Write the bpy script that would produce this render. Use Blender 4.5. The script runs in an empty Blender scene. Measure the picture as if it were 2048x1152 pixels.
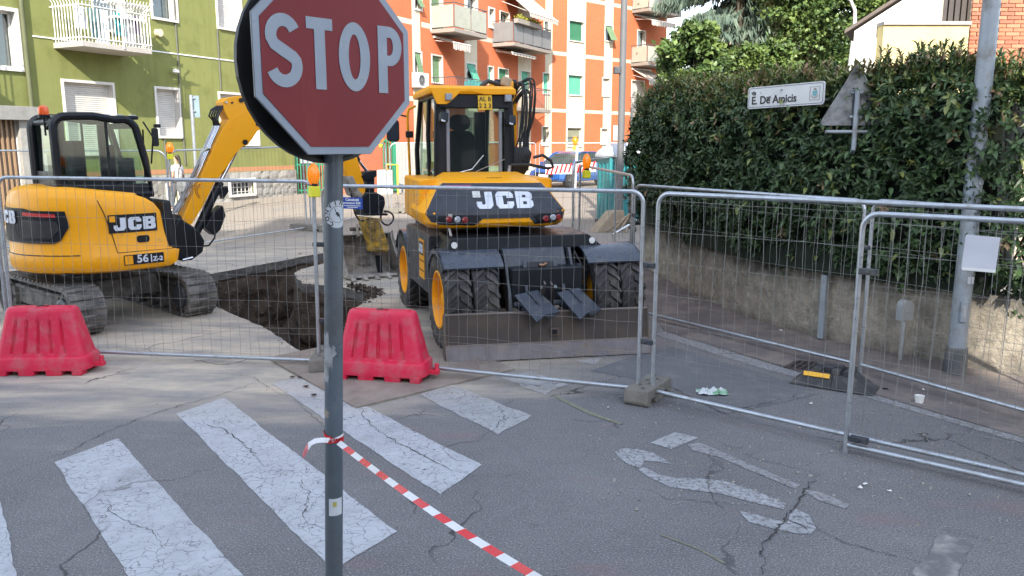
import bpy, bmesh, math, random
import numpy as np
from mathutils import Vector, Matrix, Euler, noise, geometry
R = math.radians
random.seed(7); rng = np.random.default_rng(7)
sc = bpy.context.scene
C = sc.collection
# ---------------- camera, sky, sun, exposure ----------------
FPX, PITCH, HC = 1600., R(10.1), 2.3
cd = bpy.data.cameras.new('camera'); cam = bpy.data.objects.new('camera', cd); C.objects.link(cam)
cd.sensor_width = 36; cd.lens = 36*FPX/2048; cd.clip_start = .05; cd.clip_end = 800
cam.location = (0, 0, HC); cam.rotation_euler = (R(90)-PITCH, 0, 0); sc.camera = cam
sc.render.resolution_x, sc.render.resolution_y = 1024, 576
w = bpy.data.worlds.new('World'); sc.world = w; w.use_nodes = True
wn = w.node_tree; wn.nodes.clear()
sky = wn.nodes.new('ShaderNodeTexSky'); sky.sky_type = 'NISHITA'; sky.sun_disc = False
SUN_EL, SUN_AZ = R(33), R(180)
sky.sun_elevation = SUN_EL; sky.sun_rotation = SUN_AZ; sky.air_density = 1.0; sky.dust_density = .7; sky.ozone_density = .5
bg = wn.nodes.new('ShaderNodeBackground'); bg.inputs[1].default_value = .15
wo = wn.nodes.new('ShaderNodeOutputWorld')
hs = wn.nodes.new('ShaderNodeHueSaturation'); hs.inputs['Saturation'].default_value = .60
wn.links.new(sky.outputs[0], hs.inputs['Color']); wn.links.new(hs.outputs[0], bg.inputs[0]); wn.links.new(bg.outputs[0], wo.inputs[0])
sl = bpy.data.lights.new('sun', 'SUN'); sun = bpy.data.objects.new('sun', sl); C.objects.link(sun)
sl.energy = 2.5; sl.angle = R(.5); sl.color = (1, .93, .82)
sun.rotation_euler = Vector((0.0, -1, math.tan(SUN_EL))).to_track_quat('Z', 'Y').to_euler()
sun.location = (0, -20, 30)
sc.view_settings.view_transform = 'Standard'; sc.view_settings.look = 'None'
sc.view_settings.gamma = 1; sc.view_settings.use_curve_mapping = False
sc.view_settings.exposure = 2.02
sc.cycles.max_bounces = 6; sc.cycles.transparent_max_bounces = 16
sc.cycles.caustics_reflective = False; sc.cycles.caustics_refractive = False
sc.cycles.use_denoising = True

# ---------------- measuring helpers (camera geometry -> places on real planes) ----------------
def gz(y): return min(max(0, y-8)*.025, .5)
def ray(px, py):
    a = (px-1024)/FPX; b = -(py-576)/FPX
    return Vector((a, math.cos(PITCH)+b*math.sin(PITCH), -math.sin(PITCH)+b*math.cos(PITCH)))
def G(px, py, z=0.):
    r = ray(px, py); y = 5.
    for i in range(60):
        t = (gz(y)+z-HC)/r.z; y = .5*y+.5*t*r.y
    return Vector((r.x*t, r.y*t, gz(y)+z))
def D(px, py, Y):
    r = ray(px, py); return Vector((r.x*Y/r.y, Y, HC+r.z*Y/r.y))
def FP(p0, d, px, py):
    r = ray(px, py); n = Vector((d[1], -d[0]))
    t = (p0[0]*n.x+p0[1]*n.y)/(r.x*n.x+r.y*n.y)
    return ((r.x*t-p0[0])*d[0]+(r.y*t-p0[1])*d[1], HC+r.z*t)

# ---------------- materials ----------------
MATS = {}
def nn(nt, t, **k):
    n = nt.nodes.new('ShaderNode'+t)
    for a, v in k.items():
        if a[0] == 'i': n.inputs[int(a[1:])].default_value = v
        else: setattr(n, a, v)
    return n
def base(name):
    m = bpy.data.materials.new(name); m.use_nodes = True; nt = m.node_tree
    return m, nt, nt.nodes['Principled BSDF']
def mixc(nt, fac, a, b, bt='MIX'):
    n = nt.nodes.new('ShaderNodeMix'); n.data_type = 'RGBA'; n.blend_type = bt
    for s, v in ((0, fac), (6, a), (7, b)):
        if hasattr(v, 'links') or hasattr(v, 'is_linked'): nt.links.new(v, n.inputs[s])
        else: n.inputs[s].default_value = v if s == 0 else (*v[:3], 1)
    return n.outputs[2]
def noi(nt, co, scale, det=4, rough=.55, dist=0):
    n = nn(nt, 'TexNoise'); n.inputs['Scale'].default_value = scale; n.inputs['Detail'].default_value = det
    n.inputs['Roughness'].default_value = rough; n.inputs['Distortion'].default_value = dist
    nt.links.new(co, n.inputs['Vector']); return n.outputs['Fac']
def ramp(nt, f, a, b, v0=0., v1=1.):
    n = nn(nt, 'MapRange'); n.clamp = True
    n.inputs[1].default_value = a; n.inputs[2].default_value = b; n.inputs[3].default_value = v0; n.inputs[4].default_value = v1
    nt.links.new(f, n.inputs[0]); return n.outputs[0]
def mth(nt, op, a, b=None, c=None):
    n = nn(nt, 'Math', operation=op)
    for i, v in enumerate((a, b, c)):
        if v is None: continue
        if isinstance(v, (int, float)): n.inputs[i].default_value = v
        else: nt.links.new(v, n.inputs[i])
    return n.outputs[0]
def coord(nt, kind='Object'): return nn(nt, 'TexCoord').outputs[kind]
def bump(nt, b, h, strength, dist=.01):
    n = nn(nt, 'Bump'); n.inputs['Strength'].default_value = strength; n.inputs['Distance'].default_value = dist
    nt.links.new(h, n.inputs['Height']); nt.links.new(n.outputs[0], b.inputs['Normal'])
def M(name, col, rough=.5, metal=0., var=.14, vs=3., bp=0., bs=60., dirt=None, coat=0., rv=.12, emit=None, sp=None, streak=0):
    if name in MATS: return MATS[name]
    m, nt, b = base(name); co = coord(nt)
    f = noi(nt, co, vs, 5)
    c = mixc(nt, f, [x*(1-var*1.6) for x in col], [min(1, x*(1+var*1.6)) for x in col])
    rr = ramp(nt, noi(nt, co, vs*3), .3, .7, max(0, rough-rv), min(1, rough+rv))
    if streak:
        mp = nn(nt, 'Mapping'); mp.inputs['Scale'].default_value = (2.2, 2.2, .18); nt.links.new(co, mp.inputs[0])
        c = mixc(nt, ramp(nt, noi(nt, mp.outputs[0], 1.6, 7, .65), .5, .72, 0, streak), c, [x*.55 for x in col])
    if dirt:
        dc, amt, ds = dirt
        df = ramp(nt, noi(nt, co, ds, 7, .65), .62-amt*.35, .74-amt*.2, 0, .85)
        c = mixc(nt, df, c, dc)
        rr = mth(nt, 'MAXIMUM', rr, mth(nt, 'MULTIPLY', df, .85))
    nt.links.new(c, b.inputs['Base Color']); nt.links.new(rr, b.inputs['Roughness'])
    if sp is not None: b.inputs['Specular IOR Level'].default_value = sp
    b.inputs['Metallic'].default_value = metal; b.inputs['Coat Weight'].default_value = coat
    b.inputs['Coat Roughness'].default_value = .15
    if bp: bump(nt, b, noi(nt, co, bs, 4), bp)
    if emit: b.inputs['Emission Color'].default_value = (*emit[0], 1); b.inputs['Emission Strength'].default_value = emit[1]
    MATS[name] = m; return m
def glass(name, tint=(.85, .9, .88), gl=.12, dk=0.):
    if name in MATS: return MATS[name]
    m, nt, b = base(name)
    tr = nn(nt, 'BsdfTransparent'); tr.inputs[0].default_value = (*tint, 1)
    gs = nn(nt, 'BsdfGlossy'); gs.inputs['Roughness'].default_value = .03; gs.inputs[0].default_value = (.9, .95, 1, 1)
    ge = nn(nt, 'NewGeometry'); dp = nn(nt, 'VectorMath', operation='DOT_PRODUCT'); nt.links.new(ge.outputs['Normal'], dp.inputs[0]); nt.links.new(ge.outputs['Incoming'], dp.inputs[1])
    fac = mth(nt, 'MULTIPLY_ADD', mth(nt, 'POWER', mth(nt, 'SUBTRACT', 1, mth(nt, 'ABSOLUTE', dp.outputs['Value'])), 5), .8, .025+gl*.15)
    mx = nn(nt, 'MixShader'); nt.links.new(fac, mx.inputs[0]); nt.links.new(tr.outputs[0], mx.inputs[1]); nt.links.new(gs.outputs[0], mx.inputs[2])
    nt.links.new(mx.outputs[0], nt.nodes['Material Output'].inputs[0]); MATS[name] = m; return m

# ---------------- mesh helpers ----------------
class MB:
    def __init__(s): s.v = []; s.f = []; s.mi = []; s.cur = 0
    def add(s, vs, fs):
        o = len(s.v); s.v += [tuple(v) for v in vs]; s.f += [tuple(i+o for i in f) for f in fs]; s.mi += [s.cur]*len(fs); return s
    def box(s, c, d, rot=None, taper=None):
        x, y, z = d[0]/2, d[1]/2, d[2]/2
        t = taper or (1, 1)
        vs = [(-x, -y, -z), (x, -y, -z), (x, y, -z), (-x, y, -z), (-x*t[0], -y*t[1], z), (x*t[0], -y*t[1], z), (x*t[0], y*t[1], z), (-x*t[0], y*t[1], z)]
        m = Euler(rot).to_matrix() if rot else Matrix.Identity(3)
        return s.add([m@Vector(v)+Vector(c) for v in vs], [(0, 3, 2, 1), (4, 5, 6, 7), (0, 1, 5, 4), (1, 2, 6, 5), (2, 3, 7, 6), (3, 0, 4, 7)])
    def hexa(s, p):   # 8 points: bottom ring then top ring
        return s.add(p, [(0, 3, 2, 1), (4, 5, 6, 7), (0, 1, 5, 4), (1, 2, 6, 5), (2, 3, 7, 6), (3, 0, 4, 7)])
    def cyl(s, a, b, r, n=12, r2=None, cap=True):
        return s.tube([a, b], r, n, [r, r2 if r2 is not None else r], cap)
    def tube(s, pts, r, n=8, rs=None, cap=True, flat=1.):
        pts = [Vector(p) for p in pts]; L = len(pts); rings = []; up = None
        for i, p in enumerate(pts):
            t = (pts[min(i+1, L-1)]-pts[max(i-1, 0)])
            t = t.normalized() if t.length > 1e-9 else Vector((0, 0, 1))
            if up is None: up = t.orthogonal().normalized()
            up = (up-t*up.dot(t)); up = up.normalized() if up.length > 1e-6 else t.orthogonal().normalized()
            sd = t.cross(up); rr = rs[i] if rs else r
            rings.append([p+(up*math.cos(k*2*math.pi/n)+sd*flat*math.sin(k*2*math.pi/n))*rr for k in range(n)])
        vs = [v for g in rings for v in g]; fs = []
        for i in range(L-1):
            for k in range(n): fs.append((i*n+k, i*n+(k+1) % n, (i+1)*n+(k+1) % n, (i+1)*n+k))
        if cap: fs += [tuple(range(n))[::-1], tuple(range((L-1)*n, L*n))]
        return s.add(vs, fs)
    def prism(s, poly, h, fn):    # poly in 2D, fn(a,b,t)->3D, t in 0..h
        n = len(poly); vs = [fn(a, b, 0) for a, b in poly]+[fn(a, b, h) for a, b in poly]
        tri = geometry.tessellate_polygon([[Vector((a, b, 0)) for a, b in poly]])
        fs = [tuple(t) for t in tri]+[tuple(i+n for i in t[::-1]) for t in tri]
        fs += [(i, (i+1) % n, n+(i+1) % n, n+i) for i in range(n)]
        return s.add(vs, fs)
    def loft(s, rings, cap=True, closed=True):
        n = len(rings[0]); vs = [v for r in rings for v in r]; fs = []
        for i in range(len(rings)-1):
            for k in range(n if closed else n-1): fs.append((i*n+k, i*n+(k+1) % n, (i+1)*n+(k+1) % n, (i+1)*n+k))
        if cap: fs += [tuple(range(n))[::-1], tuple(range((len(rings)-1)*n, len(rings)*n))]
        return s.add(vs, fs)
    def lathe(s, prof, n=16, ax='z', c=(0, 0, 0)):
        rings = []
        for r, h in prof:
            g = []
            for k in range(n):
                a = 2*math.pi*k/n; p = (r*math.cos(a), r*math.sin(a), h)
                if ax == 'x': p = (h, r*math.cos(a), r*math.sin(a))
                if ax == 'y': p = (r*math.cos(a), h, r*math.sin(a))
                g.append(Vector(p)+Vector(c))
            rings.append(g)
        return s.loft(rings, cap=True)
    def mesh(s, name, mats):
        me = bpy.data.meshes.new(name); me.from_pydata(s.v, [], s.f)
        for m in (mats if isinstance(mats, (list, tuple)) else [mats]): me.materials.append(m)
        if any(s.mi): me.polygons.foreach_set('material_index', s.mi)
        bm = bmesh.new(); bm.from_mesh(me); bmesh.ops.recalc_face_normals(bm, faces=bm.faces); bm.to_mesh(me); bm.free()
        return me
    def build(s, name, mats, parent=None, bev=0, smooth=False, label=None, segs=2, **kw):
        me = s.mesh(name, mats)
        return link(name, me, parent, bev, smooth, label, segs, **kw)
def link(name, me, parent=None, bev=0, smooth=False, label=None, segs=2, kind=None, ang=38):
    o = bpy.data.objects.new(name, me); C.objects.link(o)
    if parent: o.parent = parent
    if smooth:
        me.polygons.foreach_set('use_smooth', [True]*len(me.polygons))
        try: me.set_sharp_from_angle(angle=R(ang))
        except Exception: pass
    if bev:
        b = o.modifiers.new('bevel', 'BEVEL'); b.width = bev; b.segments = segs; b.limit_method = 'ANGLE'; b.angle_limit = R(35)
    if label: o['label'] = label
    if kind: o['kind'] = kind
    return o
def root(name, loc=(0, 0, 0), rz=0, label=None, cat=None, group=None):
    o = bpy.data.objects.new(name, None); o.empty_display_size = .2; C.objects.link(o)
    o.location = loc; o.rotation_euler = (0, 0, rz); tag(o, label, cat, group); return o
def tag(o, label, cat, group=None, kind=None):
    if label: o['label'] = label
    if cat: o['category'] = cat
    if group: o['group'] = group
    if kind: o['kind'] = kind
    return o
def dup(o, parent=None):
    c = o.copy(); C.objects.link(c)
    if parent: c.parent = parent
    for ch in list(o.children): dup(ch, c)
    return c
def arc(cx, cy, r, a0, a1, n, ry=None):
    ry = ry or r
    return [(cx+r*math.cos(R(a0+(a1-a0)*i/n)), cy+ry*math.sin(R(a0+(a1-a0)*i/n))) for i in range(n+1)]
def stroke(pts, w):       # polygon outline of a thick 2D line
    L = []; Rr = []
    for i, p in enumerate(pts):
        a = Vector(pts[max(0, i-1)]); b = Vector(pts[min(len(pts)-1, i+1)]); t = (b-a).normalized(); n = Vector((-t.y, t.x))
        ww = w[i] if isinstance(w, (list, tuple)) else w
        L.append(tuple(Vector(p)+n*ww/2)); Rr.append(tuple(Vector(p)-n*ww/2))
    return L+Rr[::-1]
def rrect(w, h, r, n=4, cx=0, cy=0):
    o = []
    for sx, sy, a in ((1, 1, 0), (-1, 1, 90), (-1, -1, 180), (1, -1, 270)):
        o += arc(cx+sx*(w/2-r), cy+sy*(h/2-r), r, a, a+90, n)
    return o
def text_mesh(txt, size, depth=.002, bold=0., sx=1.):
    cu = bpy.data.curves.new('lettering', 'FONT'); cu.body = txt; cu.size = size; cu.extrude = depth; cu.offset = bold
    cu.align_x = 'CENTER'; cu.align_y = 'CENTER'; cu.resolution_u = 3
    o = bpy.data.objects.new('tmp', cu); C.objects.link(o)
    me = bpy.data.meshes.new_from_object(o.evaluated_get(bpy.context.evaluated_depsgraph_get()))
    bpy.data.objects.remove(o); bpy.data.curves.remove(cu)
    for v in me.vertices: v.co.x *= sx
    return me
def text(name, txt, size, mat, parent, loc, rot, depth=.002, bold=0., sx=1., label=None):
    me = text_mesh(txt, size, depth, bold, sx); me.materials.clear(); me.materials.append(mat)
    o = link(name, me, parent, label=label); o.location = loc; o.rotation_euler = rot; return o
# blocky J C B letters (unit height), each a list of polygons
def jcb_polys():
    J = [[(0, .42), (.0, .2), (.12, 0), (.75, 0), (.92, .2), (.92, 1), (.5, 1), (.5, .3), (.42, .24), (.34, .24), (.3, .3), (.3, .42)]]
    Cc = [[(1.1, .2), (1.25, 0), (1.95, 0), (2.1, .2), (2.1, .4), (1.72, .4), (1.72, .24), (1.5, .24), (1.5, .76), (1.72, .76), (1.72, .62), (2.1, .62), (2.1, .82), (1.95, 1), (1.25, 1), (1.1, .82)]]
    B = [[(2.24, 0), (3.02, 0), (3.2, .14), (3.2, .4), (3.1, .5), (3.18, .6), (3.18, .86), (3.0, 1), (2.24, 1), (2.24, .79), (2.8, .79), (2.8, .61), (2.62, .61), (2.62, .4), (2.82, .4), (2.82, .22), (2.62, .22), (2.62, .79), (2.24, .79)]]
    B = [[(2.24, 0), (2.62, 0), (2.62, 1), (2.24, 1)], [(2.62, 0), (3.02, 0), (3.2, .14), (3.2, .4), (3.1, .5), (3.18, .6), (3.18, .86), (3.0, 1), (2.62, 1), (2.62, .78), (2.82, .78), (2.82, .62), (2.62, .62), (2.62, .4), (2.84, .4), (2.84, .22), (2.62, .22)]]
    return J+Cc+B
def jcb(parent, h, fn, mat, thick=.004, name='lettering'):
    m = MB()
    for p in jcb_polys(): m.prism([((a-1.6)*h, (b-.5)*h) for a, b in p], thick, fn)
    return m.build(name, mat, parent)
# ---------------- materials list ----------------
YEL = (.86, .365, .004)
m_yel = M('machine_yellow', YEL, .42, 0, .03, 2, coat=.08, sp=.35, dirt=((.55, .27, .05), .03, 3.5))
m_yel2 = M('hammer_yellow', (.55, .33, .03), .55, 0, .2, 12, dirt=((.1, .07, .04), .75, 9))
m_blk = M('black_paint', (.009, .011, .015), .42, 0, .2, 4, sp=.3)
m_dgrey = M('dark_grey_plastic', (.035, .04, .05), .5, 0, .12, 4, dirt=((.13, .12, .11), .3, 6))
m_chas = M('chassis_grey_blue', (.030, .038, .053), .42, 0, .15, 3, dirt=((.09, .09, .09), .28, 6))
m_fender = M('fender_sky_tint', (.055, .068, .09), .3, 0, .12, 4, dirt=((.12, .12, .12), .2, 6))  # blue-grey lifted in the colour to stand in for reflected sky
m_panel = M('engine_panel_black', (.022, .027, .038), .55, 0, .06, 3)
m_rub = M('tyre_rubber', (.032, .031, .032), .75, 0, .2, 10, bp=.25, bs=60, dirt=((.12, .11, .10), .45, 6))
m_rubd = M('dusty_track_rubber', (.055, .054, .053), .85, 0, .25, 8, bp=.3, bs=50, dirt=((.2, .185, .165), .75, 7))
m_steel = M('worn_steel', (.12, .10, .09), .5, .55, .25, 5, bp=.1, bs=30, dirt=((.16, .10, .065), .5, 4))
m_blade = M('blade_steel', (.048, .037, .032), .55, .15, .3, 3, bp=.12, bs=40, dirt=((.08, .058, .042), .35, 3.5))
m_bucket = M('dusty_bucket_steel', (.37, .335, .29), .7, .2, .2, 6, bp=.2, bs=35, dirt=((.1, .09, .08), .45, 4))
m_chrome = M('chrome_rod', (.7, .7, .72), .15, 1)
m_galv = M('galvanised_steel', (.46, .49, .52), .38, .75, .12, 9, dirt=((.33, .32, .31), .3, 8))
m_wire = M('galvanised_wire', (.30, .30, .29), .5, .6, .15, 9)
m_conc = M('concrete_block', (.19, .175, .15), .9, 0, .18, 8, bp=.5, bs=50, dirt=((.13, .125, .11), .55, 5))
m_white = M('white_paint', (.74, .74, .72), .5, 0, .05, 3)
m_letter = M('silver_lettering', (.62, .65, .72), .4)
m_red = M('barrier_red_plastic', (.62, .015, .058), .55, 0, .1, 2.5, bp=.04, bs=70, dirt=((.50, .10, .12), .4, 7))
m_hose = M('black_hose', (.014, .014, .015), .45)
m_amb = M('amber_lens', (.85, .2, .01), .3, coat=.4, emit=((.9, .25, .0), .12))
m_lampy = M('lamp_body_yellow', (.72, .68, .03), .5)
m_seat = M('seat_fabric', (.006, .006, .007), .9, bp=.2)
m_redlens = M('red_lens', (.22, .008, .012), .15, coat=.6)
m_clearlens = M('clear_lens', (.42, .44, .48), .12, .3, coat=.5)
g_cab = glass('cab_glass', (.62, .74, .66), .16)
g_win = glass('window_glass', (.5, .55, .55), .5)
m_pole = M('grey_painted_pole', (.105, .13, .155), .38, .25, .22, 6, dirt=((.09, .095, .10), .5, 5))
m_lamppole = M('lamp_pole_paint', (.3, .34, .38), .5, .1, .12, 5, dirt=((.2, .19, .17), .35, 5))
m_wood = M('weathered_wood', (.33, .26, .18), .8, 0, .2, 10, bp=.3)

def asphalt_col(nt, co, near=True):
    sep = nn(nt, 'SeparateXYZ'); nt.links.new(co, sep.inputs[0]); X, Y, Z = sep.outputs
    big = noi(nt, co, .55, 6, .6); fine = noi(nt, co, 85, 3, .75); mid = noi(nt, co, 9, 5, .65)
    c = mixc(nt, ramp(nt, big, .3, .72), (.110, .106, .110), (.195, .188, .186))
    c = mixc(nt, ramp(nt, mid, .35, .75, 0, .45), c, (.10, .10, .106))
    sp = ramp(nt, fine, .55, .66, 0, .95); c = mixc(nt, sp, c, (.36, .355, .35))
    sp2 = ramp(nt, fine, .46, .34, 0, .8); c = mixc(nt, sp2, c, (.05, .05, .054))
    # reddish stains in the crossing
    mp = nn(nt, 'Mapping'); mp.inputs['Location'].default_value = (3.3, 0, 0); mp.inputs['Scale'].default_value = (.55, 1.3, 1); nt.links.new(co, mp.inputs[0])
    rd = ramp(nt, noi(nt, mp.outputs[0], .9, 4, .6), .60, .72, 0, .45); c = mixc(nt, rd, c, (.22, .12, .12))
    # oil spots
    oil = ramp(nt, noi(nt, co, 1.7, 3, .5), .69, .75, 0, .6); c = mixc(nt, oil, c, (.04, .04, .043))
    # cracks
    wob = nn(nt, 'TexNoise', i2=1.6); nt.links.new(co, wob.inputs['Vector'])
    wv = nn(nt, 'VectorMath', operation='SCALE'); wv.inputs['Scale'].default_value = .9; nt.links.new(wob.outputs['Color'], wv.inputs[0])
    av = nn(nt, 'VectorMath', operation='ADD'); nt.links.new(co, av.inputs[0]); nt.links.new(wv.outputs[0], av.inputs[1])
    wob2 = nn(nt, 'TexNoise', i2=14.); nt.links.new(co, wob2.inputs['Vector'])
    wv2 = nn(nt, 'VectorMath', operation='SCALE'); wv2.inputs['Scale'].default_value = .09; nt.links.new(wob2.outputs['Color'], wv2.inputs[0])
    av2 = nn(nt, 'VectorMath', operation='ADD'); nt.links.new(av.outputs[0], av2.inputs[0]); nt.links.new(wv2.outputs[0], av2.inputs[1])
    vo = nn(nt, 'TexVoronoi', feature='DISTANCE_TO_EDGE'); vo.inputs['Scale'].default_value = .42; nt.links.new(av2.outputs[0], vo.inputs['Vector'])
    cr = mth(nt, 'MULTIPLY', ramp(nt, vo.outputs['Distance'], .0025, .007, 1, 0), ramp(nt, noi(nt, co, .8, 3), .46, .6))
    # dust spread from the dig
    st = nn(nt, 'Mapping'); st.inputs['Rotation'].default_value = (0, 0, R(12)); st.inputs['Scale'].default_value = (.35, 1.25, 1); nt.links.new(co, st.inputs[0])
    dn = noi(nt, st.outputs[0], 1.25, 8, .62)
    b0 = mth(nt, 'MULTIPLY', mth(nt, 'MAXIMUM', mth(nt, 'ADD', X, 2.0), 0), .42)
    e = mth(nt, 'SUBTRACT', mth(nt, 'SUBTRACT', Y, 6.75), b0)
    e = mth(nt, 'ADD', e, mth(nt, 'MULTIPLY', mth(nt, 'SUBTRACT', dn, .5), 4.6))
    ed = ramp(nt, e, -.75, .8)
    rt = ramp(nt, mth(nt, 'ADD', X, mth(nt, 'MULTIPLY', mth(nt, 'SUBTRACT', dn, .5), 2)), .3, 1.4, 1, .12)
    dust = mth(nt, 'MULTIPLY', ed, rt)
    dust = mth(nt, 'MULTIPLY', dust, ramp(nt, mid, .2, .6, .75, .97))
    dcol = mixc(nt, ramp(nt, noi(nt, st.outputs[0], 2.2, 8, .66), .36, .62), (.25, .24, .225), (.56, .47, .355))
    dcol = mixc(nt, ramp(nt, noi(nt, co, 3.5, 6, .6), .55, .75, 0, .5), dcol, (.50, .44, .36))
    # far street: old pale asphalt
    far = ramp(nt, Y, 15, 19); dcol = mixc(nt, far, dcol, (.27, .235, .195)); dust = mth(nt, 'MAXIMUM', dust, mth(nt, 'MULTIPLY', far, .85))
    return c, cr, dust, dcol, fine, mid
def ground_mat():
    m, nt, b = base('street_asphalt'); co = coord(nt)
    c, cr, dust, dcol, fine, mid = asphalt_col(nt, co)
    c = mixc(nt, dust, c, dcol); c = mixc(nt, mth(nt, 'MULTIPLY', cr, .8), c, (.02, .02, .02))
    nt.links.new(c, b.inputs['Base Color']); b.inputs['Roughness'].default_value = .85
    h = mth(nt, 'SUBTRACT', mth(nt, 'ADD', fine, mth(nt, 'MULTIPLY', mid, 1.5)), mth(nt, 'MULTIPLY', cr, 3))
    bump(nt, b, h, .45, .006); return m
def paint_mat(name, wear=.35, col=(.44, .455, .48), crk=11.):
    m, nt, b = base(name); co = coord(nt)
    c, cr, dust, dcol, fine, mid = asphalt_col(nt, co)
    wob = nn(nt, 'TexNoise', i2=7.); nt.links.new(co, wob.inputs['Vector'])
    wv = nn(nt, 'VectorMath', operation='SCALE'); wv.inputs['Scale'].default_value = .22; nt.links.new(wob.outputs['Color'], wv.inputs[0])
    av = nn(nt, 'VectorMath', operation='ADD'); nt.links.new(co, av.inputs[0]); nt.links.new(wv.outputs[0], av.inputs[1])
    vo = nn(nt, 'TexVoronoi', feature='DISTANCE_TO_EDGE'); vo.inputs['Scale'].default_value = crk; nt.links.new(av.outputs[0], vo.inputs['Vector'])
    ck = mth(nt, 'MULTIPLY', ramp(nt, vo.outputs['Distance'], .006, .030, 1, 0), ramp(nt, noi(nt, co, 2.1, 5, .65), .32, .58, .25, 1))
    wn_ = ramp(nt, noi(nt, co, 28, 8, .72), .68-wear*.32, .74-wear*.24)
    wn_ = mth(nt, 'MAXIMUM', wn_, mth(nt, 'MULTIPLY', ramp(nt, noi(nt, co, 1.6, 7, .7), .56-wear*.1, .70, 0, .8), ramp(nt, fine, .35, .62)))
    p = mixc(nt, ramp(nt, noi(nt, co, 5, 6), .3, .7), [x*.82 for x in col], col)
    c2 = mixc(nt, mth(nt, 'MAXIMUM', mth(nt, 'MULTIPLY', ck, .95), wn_), p, mixc(nt, mth(nt, 'MULTIPLY', ck, .6), c, (.03, .03, .033)))
    c2 = mixc(nt, mth(nt, 'MULTIPLY', dust, .55), c2, dcol); c2 = mixc(nt, mth(nt, 'MULTIPLY', cr, .7), c2, (.03, .03, .03))
    nt.links.new(c2, b.inputs['Base Color']); b.inputs['Roughness'].default_value = .7
    bump(nt, b, mth(nt, 'SUBTRACT', mth(nt, 'MULTIPLY', fine, .6), mth(nt, 'MULTIPLY', ck, 1.5)), .4, .005); return m
m_ground = ground_mat()
m_zebra = paint_mat('worn_crossing_paint', .3)
m_mark = paint_mat('rough_worn_marking', .62, (.36, .37, .385), 7)
m_old = paint_mat('faded_line_paint', .65, (.30, .30, .305))
m_zold = paint_mat('half_worn_crossing_paint', .42, (.36, .365, .37), 6)

# ---------------- ground with the dug trench ----------------
HOLE_PX = [(400, 552), (640, 507), (802, 478), (802, 499), (700, 515), (600, 538), (588, 550), (605, 566), (690, 575), (742, 590), (700, 625), (688, 690), (655, 712), (600, 703), (530, 655), (440, 618), (400, 598)]
def wobble_loop(pts, step, amp, seed=0):
    out = []
    n = len(pts)
    for i in range(n):
        a = Vector(pts[i][:2]); b = Vector(pts[(i+1) % n][:2]); L = (b-a).length; k = max(1, int(L/step))
        for j in range(k):
            p = a.lerp(b, j/k); q = p*3.1+Vector((seed, seed)); nz = noise.noise(Vector((q.x, q.y, seed)))*amp+noise.noise(Vector((q.x*4, q.y*4, seed+5)))*amp*.5
            d = (b-a).normalized(); out.append(p+Vector((-d.y, d.x))*nz)
    return out
hole = wobble_loop([G(*p) for p in HOLE_PX], .075, .04)
def cdt(loop_hole, outer, extra_pts, extra_edges, keep):
    vs = [Vector(p) for p in outer]+[Vector(p) for p in loop_hole]; n0 = len(outer); n1 = len(loop_hole)
    ed = [(i, (i+1) % n0) for i in range(n0)]+[(n0+i, n0+(i+1) % n1) for i in range(n1)]
    b = len(vs); vs += [Vector(p) for p in extra_pts]; ed += [(b+i, b+j) for i, j in extra_edges]
    V, E_, F_, *_ = geometry.delaunay_2d_cdt(vs, ed, [], 0, 1e-5)
    return V, [f for f in F_ if keep(sum((V[i] for i in f), Vector((0, 0)))/len(f))]
def inside(p, poly):
    c = False; n = len(poly)
    for i in range(n):
        a, b = poly[i], poly[i-1]
        if (a[1] > p[1]) != (b[1] > p[1]) and p[0] < (b[0]-a[0])*(p[1]-a[1])/(b[1]-a[1])+a[0]: c = not c
    return c
V, F_ = cdt(hole, [(-150, -90), (150, -90), (150, 300), (-150, 300)], [(-149, 8), (149, 8), (-149, 28), (149, 28)], [(0, 1), (2, 3)], lambda c: not inside(c, hole))
mb = MB(); mb.add([(p.x, p.y, gz(p.y)) for p in V], F_)
ground = mb.build('ground', m_ground); ground['kind'] = 'structure'
for p in ground.data.polygons:
    if p.normal.z < 0: ground.data.flip_normals(); break
# trench walls and floor
m, nt, b = base('trench_soil'); co = coord(nt)
sep = nn(nt, 'SeparateXYZ'); nt.links.new(co, sep.inputs[0])
c = mixc(nt, noi(nt, co, 6, 7, .7), (.016, .012, .009), (.135, .095, .066))
c = mixc(nt, ramp(nt, noi(nt, co, 22, 5, .7), .6, .7), c, (.3, .26, .21))
nt.links.new(c, b.inputs['Base Color']); b.inputs['Roughness'].default_value = .95; bump(nt, b, noi(nt, co, 25, 8, .75), .9, .04); m_soil = m
m_cut = M('cut_asphalt_edge', (.105, .1, .095), .9, 0, .25, 14, bp=.8, bs=60, dirt=((.2, .18, .16), .4, 9))
levels = [0, .03, .06, .09, .12, .145, .16]+[.2+.075*i for i in range(27)]
mb = MB(); n = len(hole)
for k, dz in enumerate(levels):
    for i, p in enumerate(hole):
        a = hole[i-1]; bb = hole[(i+1) % n]; t = (bb-a).normalized(); nrm = Vector((-t.y, t.x))
        amp = 0 if k == 0 else (.02 if dz < .16 else .11)
        q = Vector((p.x*2.3, p.y*2.3, dz*4)); o = noise.noise(q)*amp+noise.noise(q*3)*amp*.6+noise.noise(q*8)*amp*.35
        if dz > .16: o += .0
        sgn = 1 if inside(p+nrm*.02, hole) else -1
        off = nrm*sgn*(o+(dz*.08 if dz > .16 else 0))
        mb.v.append((p.x+off.x, p.y+off.y, gz(p.y)-dz))
for k in range(len(levels)-1):
    for i in range(n):
        mb.f.append((k*n+i, k*n+(i+1) % n, (k+1)*n+(i+1) % n, (k+1)*n+i)); mb.mi.append(0 if levels[k+1] <= .15 else 1)
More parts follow.
